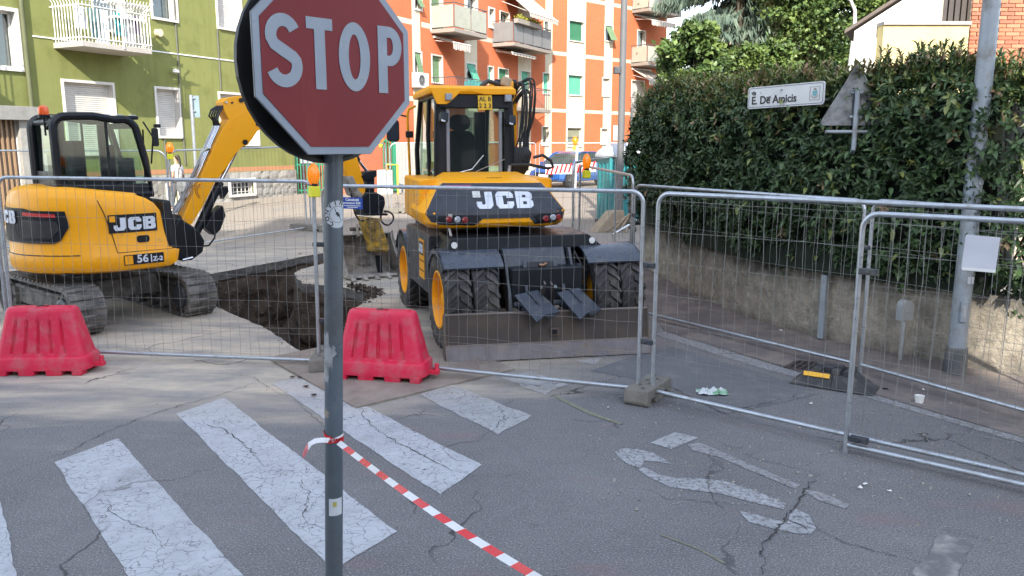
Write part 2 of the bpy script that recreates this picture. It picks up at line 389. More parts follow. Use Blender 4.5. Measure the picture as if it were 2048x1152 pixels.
tw = mb.build('trench_wall', [m_cut, m_soil], smooth=True, ang=50); tw['kind'] = 'structure'
xs = [p.x for p in hole]; ys = [p.y for p in hole]
outer = [(min(xs)-.4, min(ys)-.4), (max(xs)+.4, min(ys)-.4), (max(xs)+.4, max(ys)+.4), (min(xs)-.4, max(ys)+.4)]
pts = []
yy = min(ys)-.3
while yy < max(ys)+.3:
    xx = min(xs)-.3
    while xx < max(xs)+.3:
        pts.append((xx+random.uniform(-.04, .04), yy+random.uniform(-.04, .04))); xx += .08
    yy += .08
V, F_ = cdt([], outer, pts, [], lambda c: True)
mb = MB()
def fz(p):
    q = Vector((p.x*1.6, p.y*1.6, 3)); z = gz(p.y)-1.75+noise.noise(q)*.3+noise.noise(q*4)*.08+noise.noise(q*9)*.04
    if p.y < 10: z += .45*max(0, (p.x+2.6))
    return z+ .25*max(0, p.y-12)
mb.add([(p.x, p.y, min(fz(p), gz(p.y)-.35)) for p in V], F_); tf = mb.build('trench_floor', m_soil, smooth=True, ang=60); tf['kind'] = 'structure'
# spoil crumbs along the trench lip (uncountable)
def rocks(name, mat, spots, label, cat, hi=True):
    mb = MB()
    for (x, y, z, s) in spots:
        r = [Vector((random.gauss(0, 1), random.gauss(0, 1), random.gauss(0, 1))).normalized() for _ in range(7)]
        bm = bmesh.new(); [bm.verts.new(v*s*random.uniform(.7, 1.2)) for v in r]; bmesh.ops.convex_hull(bm, input=bm.verts)
        bm.verts.index_update(); used = [v for v in bm.verts if v.link_faces]; ix = {v: i for i, v in enumerate(used)}
        mb.add([v.co+Vector((x, y, z+s*.35)) for v in used], [tuple(ix[v] for v in f.verts) for f in bm.faces]); bm.free()
    o = mb.build(name, mat); tag(o, label, cat, kind='stuff'); return o
sp = []
for i in range(1100):
    a = random.random(); px = 690+65*a+random.gauss(0, 8); py = 583+random.gauss(0, 5)+random.random()*30*(1-a)
    p = G(px, py); s = random.choice([.01, .014, .02, .03, .042])*(1.2-a*.5)
    if inside(p, hole): continue
    sp.append((p.x, p.y, p.z+random.random()*.07*(1-a), s))
rocks('soil_spoil', m_soil, sp, 'crumbled brown soil and rubble heaped on the trench lip', 'rubble')
sp = []
for i in range(260):
    h = random.choice(hole); o = Vector((random.gauss(0, .1), random.gauss(0, .1))); p = h+o
    if inside(p, hole): continue
    sp.append((p.x, p.y, gz(p.y), random.uniform(.006, .022)))
for i in range(520):
    p = G(random.uniform(1150, 2048), random.uniform(770, 1100)); s = abs(random.gauss(0, .004))+.003; sp.append((p.x, p.y, p.z, s))
for i in range(900):
    p = G(random.uniform(1180, 2048), random.uniform(790, 1010)); s = abs(random.gauss(0, .005))+.003; sp.append((p.x, p.y, p.z, s))
for i in range(1800):
    p = G(random.uniform(0, 2048), random.uniform(860, 1150)); s = abs(random.gauss(0, .0016))+.0016; sp.append((p.x, p.y, p.z+.002, s))
for i in range(300):
    p = G(random.uniform(0, 1300), random.uniform(740, 1100)); s = abs(random.gauss(0, .003))+.002; sp.append((p.x, p.y, p.z, s))
rocks('loose_grit', M('grit', (.3, .28, .25), .9, 0, .3, 20), sp, 'scattered grit and pebbles on the road surface', 'grit')
sp = []
for i in range(520):
    p = Vector((random.uniform(-4.4, -2.2), random.uniform(9.6, 12.3)))
    if inside(p, hole): sp.append((p.x, p.y, min(fz(p), gz(p.y)-.35), random.uniform(.015, .06)))
rocks('trench_clods', m_soil, sp, 'dark earth clods lying on the trench bottom', 'rubble')

# ---------------- painted markings and sheets ----------------
def sheet(name, pts, mat, z=.004, jit=0., sub=.028, world=False, kind='structure', label=None, cat=None):
    P = [Vector(p[:2]) for p in pts] if world else [G(*p).xy for p in pts]
    if jit: P = wobble_loop(P, sub, jit, random.random()*9)
    tri = geometry.tessellate_polygon([[Vector((p.x, p.y, 0)) for p in P]])
    mb = MB(); mb.add([(p.x, p.y, gz(p.y)+z) for p in P], [tuple(t) for t in tri])
    o = mb.build(name, mat)
    if o.data.polygons[0].normal.z < 0: o.data.flip_normals()
    if kind: o['kind'] = kind
    return o
def ext(a, b, L):   # continue a->b by L metres
    a, b = Vector(a), Vector(b); return b+(b-a).normalized()*L
d = Vector((.63, -.775))
s1a, s1b = Vector((-3.37, 5.58)), Vector((-3.14, 6.06))
sheet('crossing_stripe', [s1a, s1b, s1b+d*3.4, s1a+d*3.3], m_zebra, jit=.012, world=True)
sheet('crossing_stripe', [Vector((-2.93, 6.66)), Vector((-2.66, 7.1)), Vector((-.69, 4.5)), Vector((-.98, 4.05))], m_zebra, jit=.014, world=True)
sheet('crossing_stripe', [Vector((-2.35, 7.55)), Vector((-2.09, 7.83)), Vector((-.23, 5.53)), Vector((-.48, 5.02))], m_zebra, jit=.016, world=True)
sheet('crossing_stripe', [Vector((-.86, 7.2)), Vector((-.60, 7.56)), Vector((.16, 6.61)), Vector((-.11, 6.15))], m_zold, jit=.03, world=True)
sheet('crossing_stripe', [Vector((-.10, 7.77)), Vector((.19, 7.99)), Vector((.54, 7.52)), Vector((.31, 7.2))], m_zold, jit=.04, world=True)
sheet('crossing_stripe', [Vector((-3.6, 5.25)), Vector((-3.01, 4.45)), Vector((-2.2, 3.3)), Vector((-2.9, 2.9)), Vector((-4.2, 4.7))], m_zebra, jit=.012, world=True)
sheet('road_marking', [(1150, 722), (1205, 716), (1188, 730)], m_zold, jit=.01)
sheet('lane_line', [(1306, 668), (1330, 664), (1450, 700), (1620, 752), (1608, 760), (1440, 712)], m_old, jit=.008)
sheet('lane_line', [(1722, 792), (1745, 789), (1880, 829), (2048, 877), (2300, 950), (2300, 966), (2048, 888), (1880, 839)], m_old, jit=.008)
sheet('road_marking', [(1300, 886), (1350, 865), (1396, 876), (1342, 899)], m_zold, jit=.006, sub=.03)
sheet('road_marking', [(1228, 904), (1245, 897), (1275, 899), (1310, 907), (1348, 930), (1320, 926), (1290, 922), (1280, 936), (1258, 930), (1240, 918)], m_mark, jit=.010, sub=.03)
sheet('road_marking', [(1276, 940), (1288, 935), (1320, 950), (1352, 956), (1400, 957), (1450, 963), (1500, 978), (1568, 1006), (1568, 1020), (1540, 1014), (1490, 1002), (1440, 988), (1390, 982), (1340, 975), (1300, 958)], m_mark, jit=.010, sub=.03)
sheet('road_marking', [(1374, 890), (1400, 886), (1450, 906), (1520, 938), (1601, 971), (1590, 979), (1510, 946), (1440, 916), (1385, 902)], m_old, jit=.008, sub=.03)
sheet('road_marking', [(1610, 982), (1640, 985), (1700, 1010), (1690, 1018), (1640, 1002)], m_old, jit=.012, sub=.03)
sheet('road_marking', [(1480, 1024), (1500, 1027), (1545, 1040), (1574, 1046), (1578, 1030), (1592, 1018), (1620, 1032), (1634, 1058), (1622, 1070), (1590, 1068), (1540, 1056), (1500, 1045)], m_mark, jit=.010, sub=.03)
m_ychalk = M('yellow_chalk', (.185, .18, .125), .9, 0, .3, 30)
sheet('survey_line', [(1104, 790), (1120, 795), (1185, 826), (1246, 848), (1240, 850), (1178, 829), (1116, 799)], m_ychalk, jit=.006, sub=.03)
sheet('survey_line', [(1320, 1068), (1400, 1098), (1450, 1126), (1446, 1128), (1398, 1101), (1320, 1071)], m_ychalk, jit=.006, sub=.03)
m_paste = M('dried_plaster_spill', (.36, .34, .31), .9, 0, .2, 9, bp=.4, dirt=((.1, .1, .105), .85, 4))
sheet('plaster_stain', [(1830, 1150), (1870, 1080), (1890, 1070), (1950, 1092), (1930, 1110), (1905, 1170), (1880, 1190)], m_paste, jit=.03, sub=.04)
m_crack = M('crack_dark', (.038, .037, .038), .95, 0, .2, 20)
def crack(px_pts, w0=.012):
    P = [G(*p).xy for p in px_pts]; Q = []
    for a, b_ in zip(P, P[1:]):
        k = max(2, int((b_-a).length/.035))
        for j in range(k): Q.append(a.lerp(b_, j/k)+Vector((random.gauss(0, .012), random.gauss(0, .012))))
    Q.append(P[-1]); n_ = len(Q); ws = [max(.0015, w0*.62*random.uniform(.2, 1.3)*math.sin(math.pi*(i+.6)/(n_+.2))**.5) for i in range(n_)]
    mb = MB(); vs = []
    for i, p in enumerate(Q):
        t = (Q[min(i+1, n_-1)]-Q[max(i-1, 0)]).normalized(); nv_ = Vector((-t.y, t.x))*ws[i]/2
        for q in (p+nv_, p-nv_): vs.append((q.x, q.y, gz(q.y)+.0078))
    mb.add(vs, [(2*i, 2*i+2, 2*i+3, 2*i+1) for i in range(n_-1)]); o = mb.build('road_crack', m_crack); o['kind'] = 'structure'
for pts_, w__ in (([(0, 952), (70, 928), (140, 903), (205, 868), (280, 838), (350, 815), (430, 795), (520, 762)], .014), ([(820, 990), (828, 1012), (834, 1030)], .012),
        ([(1522, 1152), (1530, 1092), (1562, 1048), (1600, 1003), (1612, 975), (1640, 950)], .022), ([(1590, 1030), (1640, 1062), (1700, 1090), (1780, 1112), (1860, 1130)], .011), ([(1575, 1042), (1600, 1050), (1615, 1062)], .014),
        ([(1310, 750), (1350, 778), (1400, 805), (1450, 829), (1500, 815), (1560, 800), (1610, 786)], .014), ([(940, 952), (1000, 956), (1060, 946)], .008), ([(1062, 790), (1030, 800), (1000, 815), (1010, 840), (975, 868), (930, 885)], .009), ([(1010, 800), (1100, 795), (1180, 768), (1240, 760)], .008),
        ([(700, 800), (745, 855), (790, 885), (850, 915), (900, 940), (948, 952)], .013), ([(700, 815), (740, 820), (780, 840)], .007), ([(590, 800), (640, 845), (700, 905)], .009), ([(385, 845), (450, 860), (505, 905), (530, 935)], .012), ([(1310, 985), (1340, 998), (1400, 1003), (1450, 1008), (1500, 1012)], .009), ([(1250, 900), (1262, 930), (1272, 945)], .009),
        ([(1430, 880), (1500, 915), (1560, 930), (1640, 950)], .007), ([(200, 1000), (240, 1040), (300, 1060), (330, 1100)], .008), ([(600, 960), (620, 1000), (600, 1040), (650, 1060)], .010), ([(1880, 1060), (1960, 1080), (2048, 1090)], .007), ([(430, 745), (500, 752), (560, 790), (640, 800)], .008)): crack(pts_, w__)
# red-brown pavement strip along the wall, and the smoother patch by the fence
WALL = [Vector(p) for p in [(2.36, 14.3), (2.73, 11.75), (3.08, 10.4), (3.62, 9.38), (4.12, 8.78), (4.66, 8.24), (5.3, 7.65), (7.5, 6.1), (11, 4.2)]]
m_pav = M('red_brown_pavement', (.135, .116, .113), .9, 0, .2, 1.4, bp=.25, bs=120, dirt=((.24, .2, .17), .5, 2.2))
g = lambda *p: G(*p).xy
sheet('pavement', [Vector((2.0, 14.6)), Vector((1.9, 11.5)), g(1330, 664), g(1450, 699), g(1620, 750), g(1745, 788), g(1880, 828), g(2048, 876), Vector((7, 3.5))]+[w_+Vector((.02, .02)) for w_ in WALL[::-1]], m_pav, z=.006, jit=0, world=True)
m_patch = M('smooth_asphalt_patch', (.125, .127, .134), .85, 0, .1, 1.5, bp=.2, bs=200, dirt=((.19, .18, .17), .3, 3))
sheet('asphalt_patch', [(1180, 742), (1330, 690), (1440, 722), (1600, 768), (1640, 788), (1560, 806), (1450, 829), (1330, 770)], m_patch, z=.0035, jit=.012)

# ---------------- retaining wall ----------------
def offs(line, o):
    out = []
    for i, p in enumerate(line):
        t = (line[min(i+1, len(line)-1)]-line[max(i-1, 0)]).normalized(); out.append(p+Vector((t.y, -t.x))*o)
    return out
def resample(line, step):
    out = [line[0]]; acc = 0
    for a, b_ in zip(line, line[1:]):
        L = (b_-a).length; k = max(1, int(L/step))
        for j in range(1, k+1): out.append(a.lerp(b_, j/k))
    return out
m, nt, b = base('rough_plaster_wall'); co = coord(nt); sep = nn(nt, 'SeparateXYZ'); nt.links.new(co, sep.inputs[0])
c = mixc(nt, ramp(nt, noi(nt, co, 7, 8, .7), .3, .7), (.30, .265, .21), (.70, .62, .50))
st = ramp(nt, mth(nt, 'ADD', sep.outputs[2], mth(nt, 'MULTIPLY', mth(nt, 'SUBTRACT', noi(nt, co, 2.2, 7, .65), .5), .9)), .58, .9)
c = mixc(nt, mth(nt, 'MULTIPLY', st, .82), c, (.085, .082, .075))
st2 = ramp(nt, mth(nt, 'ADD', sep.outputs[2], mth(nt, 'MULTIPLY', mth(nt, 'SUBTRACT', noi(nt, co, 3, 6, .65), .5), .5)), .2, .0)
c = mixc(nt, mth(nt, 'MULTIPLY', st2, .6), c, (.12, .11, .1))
nt.links.new(c, b.inputs['Base Color']); b.inputs['Roughness'].default_value = .95
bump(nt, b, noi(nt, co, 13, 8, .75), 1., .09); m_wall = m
fr = resample(WALL, .05); mb = MB(); nf = len(fr); rows = [0, .04, .12, .2, .28, .36, .44, .52, .6, .68, .74, .79, .80]
F1 = offs(fr, 0)
def wtop(p): return .80
for k, z in enumerate(rows):
    for i, p in enumerate(fr):
        t = (fr[min(i+1, nf-1)]-fr[max(i-1, 0)]).normalized(); nrm = Vector((t.y, -t.x))
        q = Vector((p.x*6, p.y*6, z*7)); o = (noise.noise(q)*.018+noise.noise(q*2.7)*.012)
        if k == len(rows)-1: o -= .03
        mb.v.append((p.x+nrm.x*o, p.y+nrm.y*o, gz(p.y)+z+(noise.noise(q)*.012 if k > 10 else 0)-(.02 if k == 0 else 0)))
for p, t in zip(fr, offs(fr, -.32)): mb.v.append((t.x, t.y, gz(p.y)+.79))
for p, t in zip(fr, offs(fr, -.32)): mb.v.append((t.x, t.y, gz(p.y)-.02))
for k in range(len(rows)+1):
    for i in range(nf-1): mb.f.append((k*nf+i, k*nf+i+1, (k+1)*nf+i+1, (k+1)*nf+i)); mb.mi.append(0)
mb.f.append(tuple(k*nf for k in range(len(rows)+2))); mb.mi.append(0)
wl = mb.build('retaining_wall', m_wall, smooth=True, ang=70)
tag(wl, 'low rough plaster retaining wall with dark stains under the tall hedge', 'wall')

# ---------------- hedge ----------------
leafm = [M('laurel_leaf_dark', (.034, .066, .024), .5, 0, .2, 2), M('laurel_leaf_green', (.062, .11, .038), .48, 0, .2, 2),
         M('laurel_leaf_young', (.17, .20, .055), .45, 0, .2, 2, coat=.1), M('laurel_leaf_bronze', (.27, .18, .10), .5, 0, .2, 2)]  # young growth tones, also used as painted sunlight near the hedge top
def leaf(mb, base_, dirv, up, L, W, mi, fold=.25, droop=.25):
    dirv = dirv.normalized(); s = dirv.cross(up)
    s = s.normalized() if s.length > 1e-4 else dirv.orthogonal().normalized()
    n_ = s.cross(dirv).normalized()
    a = base_; m1 = a+dirv*L*.38+n_*L*.03; t = a+dirv*L-n_*L*droop; m2 = a+dirv*L*.72-n_*L*droop*.45
    mb.cur = mi
    mb.add([a, m1+s*W*.5+n_*W*fold, m2+s*W*.42+n_*W*fold*.6, t, m2-s*W*.42+n_*W*fold*.6, m1-s*W*.5+n_*W*fold, m1, m2],
           [(0, 1, 6), (0, 6, 5), (6, 1, 2, 7), (6, 7, 4, 5), (7, 2, 3), (7, 3, 4)])
def sprig(mb, p, d_, n_leaf, L, wr, mats, spread=(.5, 1.15)):
    d_ = d_.normalized(); a = d_.orthogonal().normalized(); b_ = d_.cross(a); ph = random.random()*6.28
    for k in range(n_leaf):
        an = ph+k*2.4; tl = random.uniform(*spread); v = (a*math.cos(an)+b_*math.sin(an))*math.sin(tl)+d_*math.cos(tl)
        LL = L*random.uniform(.65, 1.15); leaf(mb, p-d_*.05+d_*.012*k, v, d_+Vector((0, 0, .4)), LL, LL*wr, random.choice(mats), droop=random.uniform(.05, .35))
HL = resample(WALL, .1); cum = [0]
for a, b_ in zip(HL, HL[1:]): cum.append(cum[-1]+(b_-a).length)
def hpt(s):
    for i in range(len(cum)-1):
        if cum[i+1] >= s:
            f = (s-cum[i])/(cum[i+1]-cum[i]); t = (HL[min(i+2, len(HL)-1)]-HL[max(i-1, 0)]).normalized()
            return HL[i].lerp(HL[i+1], f), Vector((t.y, -t.x)), t
    return HL[-1], Vector((-1, 0)), Vector((0, -1))
HLEN = 12.6
def htop(s): return 2.90+.06*math.sin(s*1.3)+.05*math.sin(s*3.1+1)-max(0, .9-s)*.45
def bulge(s, z): return .34-.26*max(0, min(1, (1.45-z)/.6))+.16*noise.noise(Vector((s*1.1, z*1.3, 2)))+.1*noise.noise(Vector((s*3, z*3, 7)))-.2*max(0, 1-(z-.7)/.5)*.6
hedge = root('laurel_hedge', (WALL[0].x, WALL[0].y, gz(14)), 0, 'tall dense laurel hedge with bronze young shoots growing above the low plaster wall', 'hedge')
off0 = Vector(hedge.location); mb = MB()
single = []
for i in range(8600):
    s = random.random()**1.15*HLEN if random.random() < .5 else random.uniform(1, 10)
    r = random.random()
    p, nrm, t = hpt(s); z0 = gz(p.y); top = htop(s)
    if r < .64:
        z = random.uniform(.82+.08*math.sin(s*2.3)+.06*math.sin(s*5)+(.03 if s < 6 else -.12), top); q = p+nrm*(bulge(s, z)-.16*(max(0, z-top+.35)/.35)**2+random.uniform(-.10, .04)); 
        if s > 7.3 and noise.noise(Vector((s*1.6, z*1.8, 11))) > .12 and z < 2.3: continue
        dv = Vector((nrm.x, nrm.y, random.uniform(-.35, .5)))+Vector((random.gauss(0, .5), random.gauss(0, .5), random.gauss(0, .3)))
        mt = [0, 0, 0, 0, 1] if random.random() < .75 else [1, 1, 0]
        if random.random() < (z-top+.6)/.7: mt = random.choice(([1, 2], [2, 1, 1], [1], [3, 2, 1]))  # paler, bronzer leaves towards the top, partly sunlight put into the colour
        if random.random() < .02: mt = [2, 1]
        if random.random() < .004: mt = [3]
        L = random.uniform(.075, .118)
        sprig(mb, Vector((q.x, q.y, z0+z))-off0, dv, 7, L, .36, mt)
    elif r < .965:
        o = random.uniform(-1.3, .26) if random.random() < .5 else random.uniform(-.15, .3); q = p+nrm*o; z = top+random.uniform(-.12, .05)-(.0 if o < .05 else (o-.05)*.5)
        dv = Vector((random.gauss(0, .4), random.gauss(0, .4), 1)); young = random.random()
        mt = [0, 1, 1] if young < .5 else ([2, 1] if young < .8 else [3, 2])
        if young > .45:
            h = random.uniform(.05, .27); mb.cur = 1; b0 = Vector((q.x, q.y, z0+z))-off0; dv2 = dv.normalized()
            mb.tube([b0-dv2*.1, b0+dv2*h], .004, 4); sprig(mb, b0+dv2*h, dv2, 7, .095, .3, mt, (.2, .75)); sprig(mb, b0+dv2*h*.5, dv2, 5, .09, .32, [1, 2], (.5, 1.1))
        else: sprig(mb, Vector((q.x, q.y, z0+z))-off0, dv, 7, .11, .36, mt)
    else:
        z = random.uniform(.6, top-.2); o = random.uniform(-1.1, .25); q = p*0+WALL[0]+hpt(0)[1]*o-hpt(0)[2]*random.uniform(0, .22)
        sprig(mb, Vector((q.x, q.y, gz(14)+z))-off0, Vector((-hpt(0)[2].x-.4, -hpt(0)[2].y, random.uniform(-.2, .5))), 7, .11, .36, [0, 0, 1])
for i in range(620):     # upright young shoots along the clipped top edge
    s = random.uniform(.1, HLEN); p, nrm, t = hpt(s); o = random.uniform(-.45, .30); q = p+nrm*o; z0 = gz(p.y); top = htop(s)
    dv = Vector((random.gauss(0, .22), random.gauss(0, .22), 1)).normalized(); b0 = Vector((q.x, q.y, z0+top-.12))-off0; h = random.choice((.08, .14, .2, .26, .34))*random.uniform(.7, 1.1)
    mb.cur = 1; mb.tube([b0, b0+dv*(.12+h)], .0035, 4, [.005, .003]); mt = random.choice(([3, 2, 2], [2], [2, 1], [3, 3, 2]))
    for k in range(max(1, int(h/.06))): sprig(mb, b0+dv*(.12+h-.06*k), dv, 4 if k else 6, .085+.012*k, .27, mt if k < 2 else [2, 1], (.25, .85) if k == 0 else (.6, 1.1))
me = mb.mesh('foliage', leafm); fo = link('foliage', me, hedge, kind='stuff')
# twiggy dark heart of the hedge
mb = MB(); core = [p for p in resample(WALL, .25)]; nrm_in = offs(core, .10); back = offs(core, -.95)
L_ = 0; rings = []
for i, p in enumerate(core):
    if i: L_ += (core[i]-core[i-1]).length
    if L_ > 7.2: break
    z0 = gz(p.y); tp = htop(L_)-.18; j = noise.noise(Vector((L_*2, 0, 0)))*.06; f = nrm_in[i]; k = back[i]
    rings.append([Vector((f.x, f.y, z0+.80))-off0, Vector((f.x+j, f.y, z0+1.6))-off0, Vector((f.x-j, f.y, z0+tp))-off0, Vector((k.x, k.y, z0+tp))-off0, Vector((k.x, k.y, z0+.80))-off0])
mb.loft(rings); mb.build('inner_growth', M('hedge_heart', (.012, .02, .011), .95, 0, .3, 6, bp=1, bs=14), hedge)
mb = MB()
for i in range(240):
    s = random.uniform(.3, HLEN); p, nrm, t = hpt(s); o = random.uniform(-.8, -.12); q = p+nrm*o; z0 = gz(p.y)
    pts = [Vector((q.x, q.y, z0+.78))-off0]
    for k in range(5): pts.append(pts[-1]+Vector((random.gauss(0, .09), random.gauss(0, .09), .42)))
    mb.tube(pts, .012, 4, [.018, .015, .012, .01, .007, .004])
mb.build('stems', M('hedge_stems', (.07, .05, .035), .9), hedge, kind='stuff')
# one leaf shape shared by single large leaves that stand out on the face of the hedge
lm = []
for k in range(4):
    mb = MB(); leaf(mb, Vector((0, 0, 0)), Vector((0, 1, 0)), Vector((0, 0, 1)), .13, .046, 0, droop=.1+.08*k); lm.append(mb.mesh('leaf', [leafm[[0, 1, 1, 2][k]]]))
for i in range(280):
    s = random.uniform(4.2, 9.2); z = random.uniform(.85, 2.9); p, nrm, t = hpt(s); q = p+nrm*(bulge(s, z)+.07)
    o = link('leaf', random.choice(lm), hedge); o.location = Vector((q.x, q.y, gz(p.y)+z))-off0
    dv = Vector((nrm.x, nrm.y, random.uniform(-.7, .3)))+Vector((random.gauss(0, .6), random.gauss(0, .6), 0))
    o.rotation_euler = dv.to_track_quat('Y', 'Z').to_euler()
# ---------------- temporary fence panels ----------------
FG = 'temporary mesh fence panels around the dig'
def wire_mesh(H, k):
    mb = MB(); r_ = random.Random(k); pts = []
    for j in range(9): pts.append(((0 if j in (0, 8) else r_.gauss(0, .006)), r_.gauss(0, .004), H*j/8))
    mb.tube(pts, .0016, 4, cap=False); return mb.mesh('wire', m_wire)
def hwire_mesh(L, k):
    mb = MB(); r_ = random.Random(k+50); pts = []
    for j in range(15): pts.append((L*j/14, r_.gauss(0, .004), r_.gauss(0, .004)))
    mb.tube(pts, .0016, 4, cap=False); return mb.mesh('wire', m_wire)
def fence(bl, br, H, label, foot=.12, detail=True, dark=False, top_dx=0, rc=.11, sp=.105, rb=.02):
    bl, br = Vector(bl), Vector(br); L = (br-bl).length
    r_ = root('site_fence', (bl.x, bl.y, bl.z-foot), 0, label, 'fence', FG)
    dx = (br-bl).normalized(); fwd = Vector((0, 0, 1)).cross(dx).normalized(); up = Vector((top_dx, 0, 1)).normalized()
    up = dx.cross(fwd).normalized() if not top_dx else Vector((top_dx, 0, 1)).normalized()
    mat = Matrix((dx, fwd, up)).transposed(); r_.rotation_euler = mat.to_euler()
    ft = foot; mt = m_galv
    pts = [(0, 0, 0), (0, 0, ft+H-rc)]+[(rc-rc*math.cos(R(a)), 0, ft+H-rc+rc*math.sin(R(a))) for a in range(15, 90, 15)]+[(rc, 0, ft+H), (L-rc, 0, ft+H)]
    pts += [(L-rc+rc*math.sin(R(a)), 0, ft+H-rc+rc*math.cos(R(a))) for a in range(15, 90, 15)]+[(L, 0, ft+H-rc), (L, 0, 0)]
    mb = MB(); mb.tube(pts, rb, 10); mb.build('frame', mt, r_, smooth=True)
    mb = MB(); mb.cyl((rb*.6, 0, ft), (L-rb*.6, 0, ft), rb*.95, 10); mb.build('bottom_rail', mt, r_, smooth=True)
    n = int(L/sp)
    hz = [.05, .28, .34, .62, .9, 1.18, 1.46, H-.07]
    if detail:
        ms = [wire_mesh(H-.03, k+int(L*10)) for k in range(3)]; hs = [hwire_mesh(L, k) for k in range(2)]
        for i in range(1, n):
            o = link('wire', ms[i % 3], r_); o.location = (i*L/n, .012, ft); o.rotation_euler = (0, 0, (i % 4)*1.57)
        for i, z in enumerate(hz):
            o = link('wire', hs[i % 2], r_); o.location = (0, -.003, ft+z)
    else:
        mb = MB()
        for i in range(1, n): mb.tube([(i*L/n, 0, ft), (i*L/n, 0, ft+H)], .0022, 3, cap=False)
        for z in hz: mb.tube([(0, 0, ft+z), (L, 0, ft+z)], .0022, 3, cap=False)
        mb.build('mesh_infill', m_wire, r_, kind='stuff')
    return r_
fA = fence((-5.47, 8.55, .1), (-2.03, 8.16, .07), 1.87, 'long fence panel in front of the small tracked excavator, left of the stop sign pole', foot=.1)
fA0 = fence((-9.0, 8.9, .1), (-5.53, 8.57, .1), 1.9, 'fence panel at the left edge of the photo beyond the left red barrier', foot=.1)
fB = fence((-1.93, 8.2, .1), (1.16, 7.08, .1), 1.80, 'fence panel in front of the wheeled excavator, right of the stop sign pole', foot=.1)
fC = fence((1.28, 7.02, .1), (4.05, 4.62, .1), 1.79, 'nearest fence panel, running from the concrete foot out of the picture at the right', foot=.04)
fD = fence((2.53, 5.76, .07), (5.2, 3.55, .07), 1.75, 'fence panel clamped behind the nearest one, its post standing bare on asphalt', foot=.16)
fE = fence((1.60, 10.55, .13), (3.50, 7.98, .1), 1.66, 'fence panel along the wall side road behind the nearest panels, ending at the rubber foot', foot=.1)
fF = fence((3.56, 7.9, .1), (5.0, 5.2, .1), 1.67, 'fence panel with the lamp pole and meter post behind it, right of the rubber foot', foot=.1)
fP = fence((1.12, 13.4, .22), (1.58, 10.6, .15), 1.76, 'dark looking fence panel receding between the wheeled excavator and the hedge end', foot=.12)
fG = fence((.92, 12.0, .2), (1.95, 15.1, .26), 1.85, 'leaning fence panel in front of the portable toilet', foot=.12, top_dx=.06)
fI = fence((-10.35, 16.1, .28), (-6.87, 16.1, .28), 1.92, 'rear fence panel behind the small excavator cab, in front of the green house', foot=.1, rc=.2, detail=False)
fJ = fence((-6.78, 16.1, .28), (-4.93, 19.2, .36), 1.92, 'rear fence panel under the raised yellow boom, in front of the stone plinth', foot=.1, rc=.2, detail=False)
fK = fence((-4.85, 19.3, .36), (-3.6, 23.2, .45), 1.92, 'rear fence panel behind the stop sign, in front of the green gate', foot=.1, rc=.2, detail=False)
fL = fence((-3.5, 23.3, .45), (-.2, 23.9, .47), 1.92, 'rear fence panel behind the wheeled excavator cab', foot=.1, rc=.2, detail=False)
fM = fence((-2.55, 31.6, .6), (.93, 32, .6), 1.8, 'far fence panel left of the blue car', foot=.1, rc=.1, detail=False, sp=.08)
fN = fence((1.08, 32, .6), (4.6, 32, .6), 1.8, 'far fence panel standing in front of the blue car', foot=.1, rc=.1, detail=False, sp=.08)
def joint(f, x, y, z, dark=True):
    Mi = (Matrix.Translation(f.location)@f.rotation_euler.to_matrix().to_4x4()).inverted(); mb = MB(); mb.box((0, 0, 0), (.13, .05, .045)); mb.cyl((0, -.045, 0), (0, .045, 0), .012, 8)
    mb.v = [tuple(Vector(v)+(Mi@Vector((x, y, z)))) for v in mb.v]; mb.build('coupler', m_dgrey if dark else m_galv, f, .006)
for a_ in ((fC, 1.22, 7.05, 1.25), (fC, 1.22, 7.05, .55), (fA, -1.98, 8.17, 1.3), (fA, -1.98, 8.17, .5), (fD, 2.60, 5.70, .13), (fD, 2.58, 5.72, 1.4), (fF, 3.53, 7.94, 1.3), (fP, 1.60, 10.57, 1.4)): joint(*a_)
# ---------------- fence feet ----------------
def block(x, y, rz, label, z=None, scale=1.):
    r_ = root('concrete_block', (x, y, gz(y)+.002), rz, label, 'concrete block', None)
    mb = MB(); L, W, H = .70*scale, .235, .145
    # body with a notch under each end and an arch in the middle
    prof = [(-L/2+.02, 0), (-L/2+.1, 0), (-L/2+.1, .05), (-L/2+.2, .05), (-L/2+.2, 0), (L/2-.2, 0), (L/2-.2, .05), (L/2-.1, .05), (L/2-.1, 0), (L/2-.02, 0), (L/2, .03), (L/2-.02, H), (-L/2+.02, H), (-L/2, .03)]
    mb.prism(prof, W, lambda a, b_, t: Vector((W/2-t, a, b_))); mb.build('body', m_conc, r_, bev=.012)
    mk = M('hole_shadow', (.02, .02, .02), .9)
    for k in range(6):
        mb = MB(); mb.lathe([(.021, 0), (.021, .006), (.015, .006), (.015, .0)], 12, c=((-1)**k*.03, -L/2+.1+k*.1*scale, H-.001)); mb.build('socket', m_conc, r_)
        mb = MB(); mb.cyl((((-1)**k)*.03, -L/2+.1+k*.1*scale, H-.004), (((-1)**k)*.03, -L/2+.1+k*.1*scale, H+.0015), .016, 12); mb.build('hole', mk, r_)
    return r_
block(1.26, 7.12, R(-32), 'weathered concrete foot block holding the fence joint in front of the dozer blade', scale=.86)
block(-1.98, 8.2, R(5), 'mossy concrete foot block half hidden behind the stop sign pole')
block(-4.9, 19.25, R(60), 'long concrete foot block on the street under the rear fence joint', scale=1.5)
block(-6.85, 16.1, R(20), 'small concrete foot block right of the black boom pivot')
block(-3.5, 23.2, R(70), 'far concrete foot block left of the cab handrail', scale=1.4)
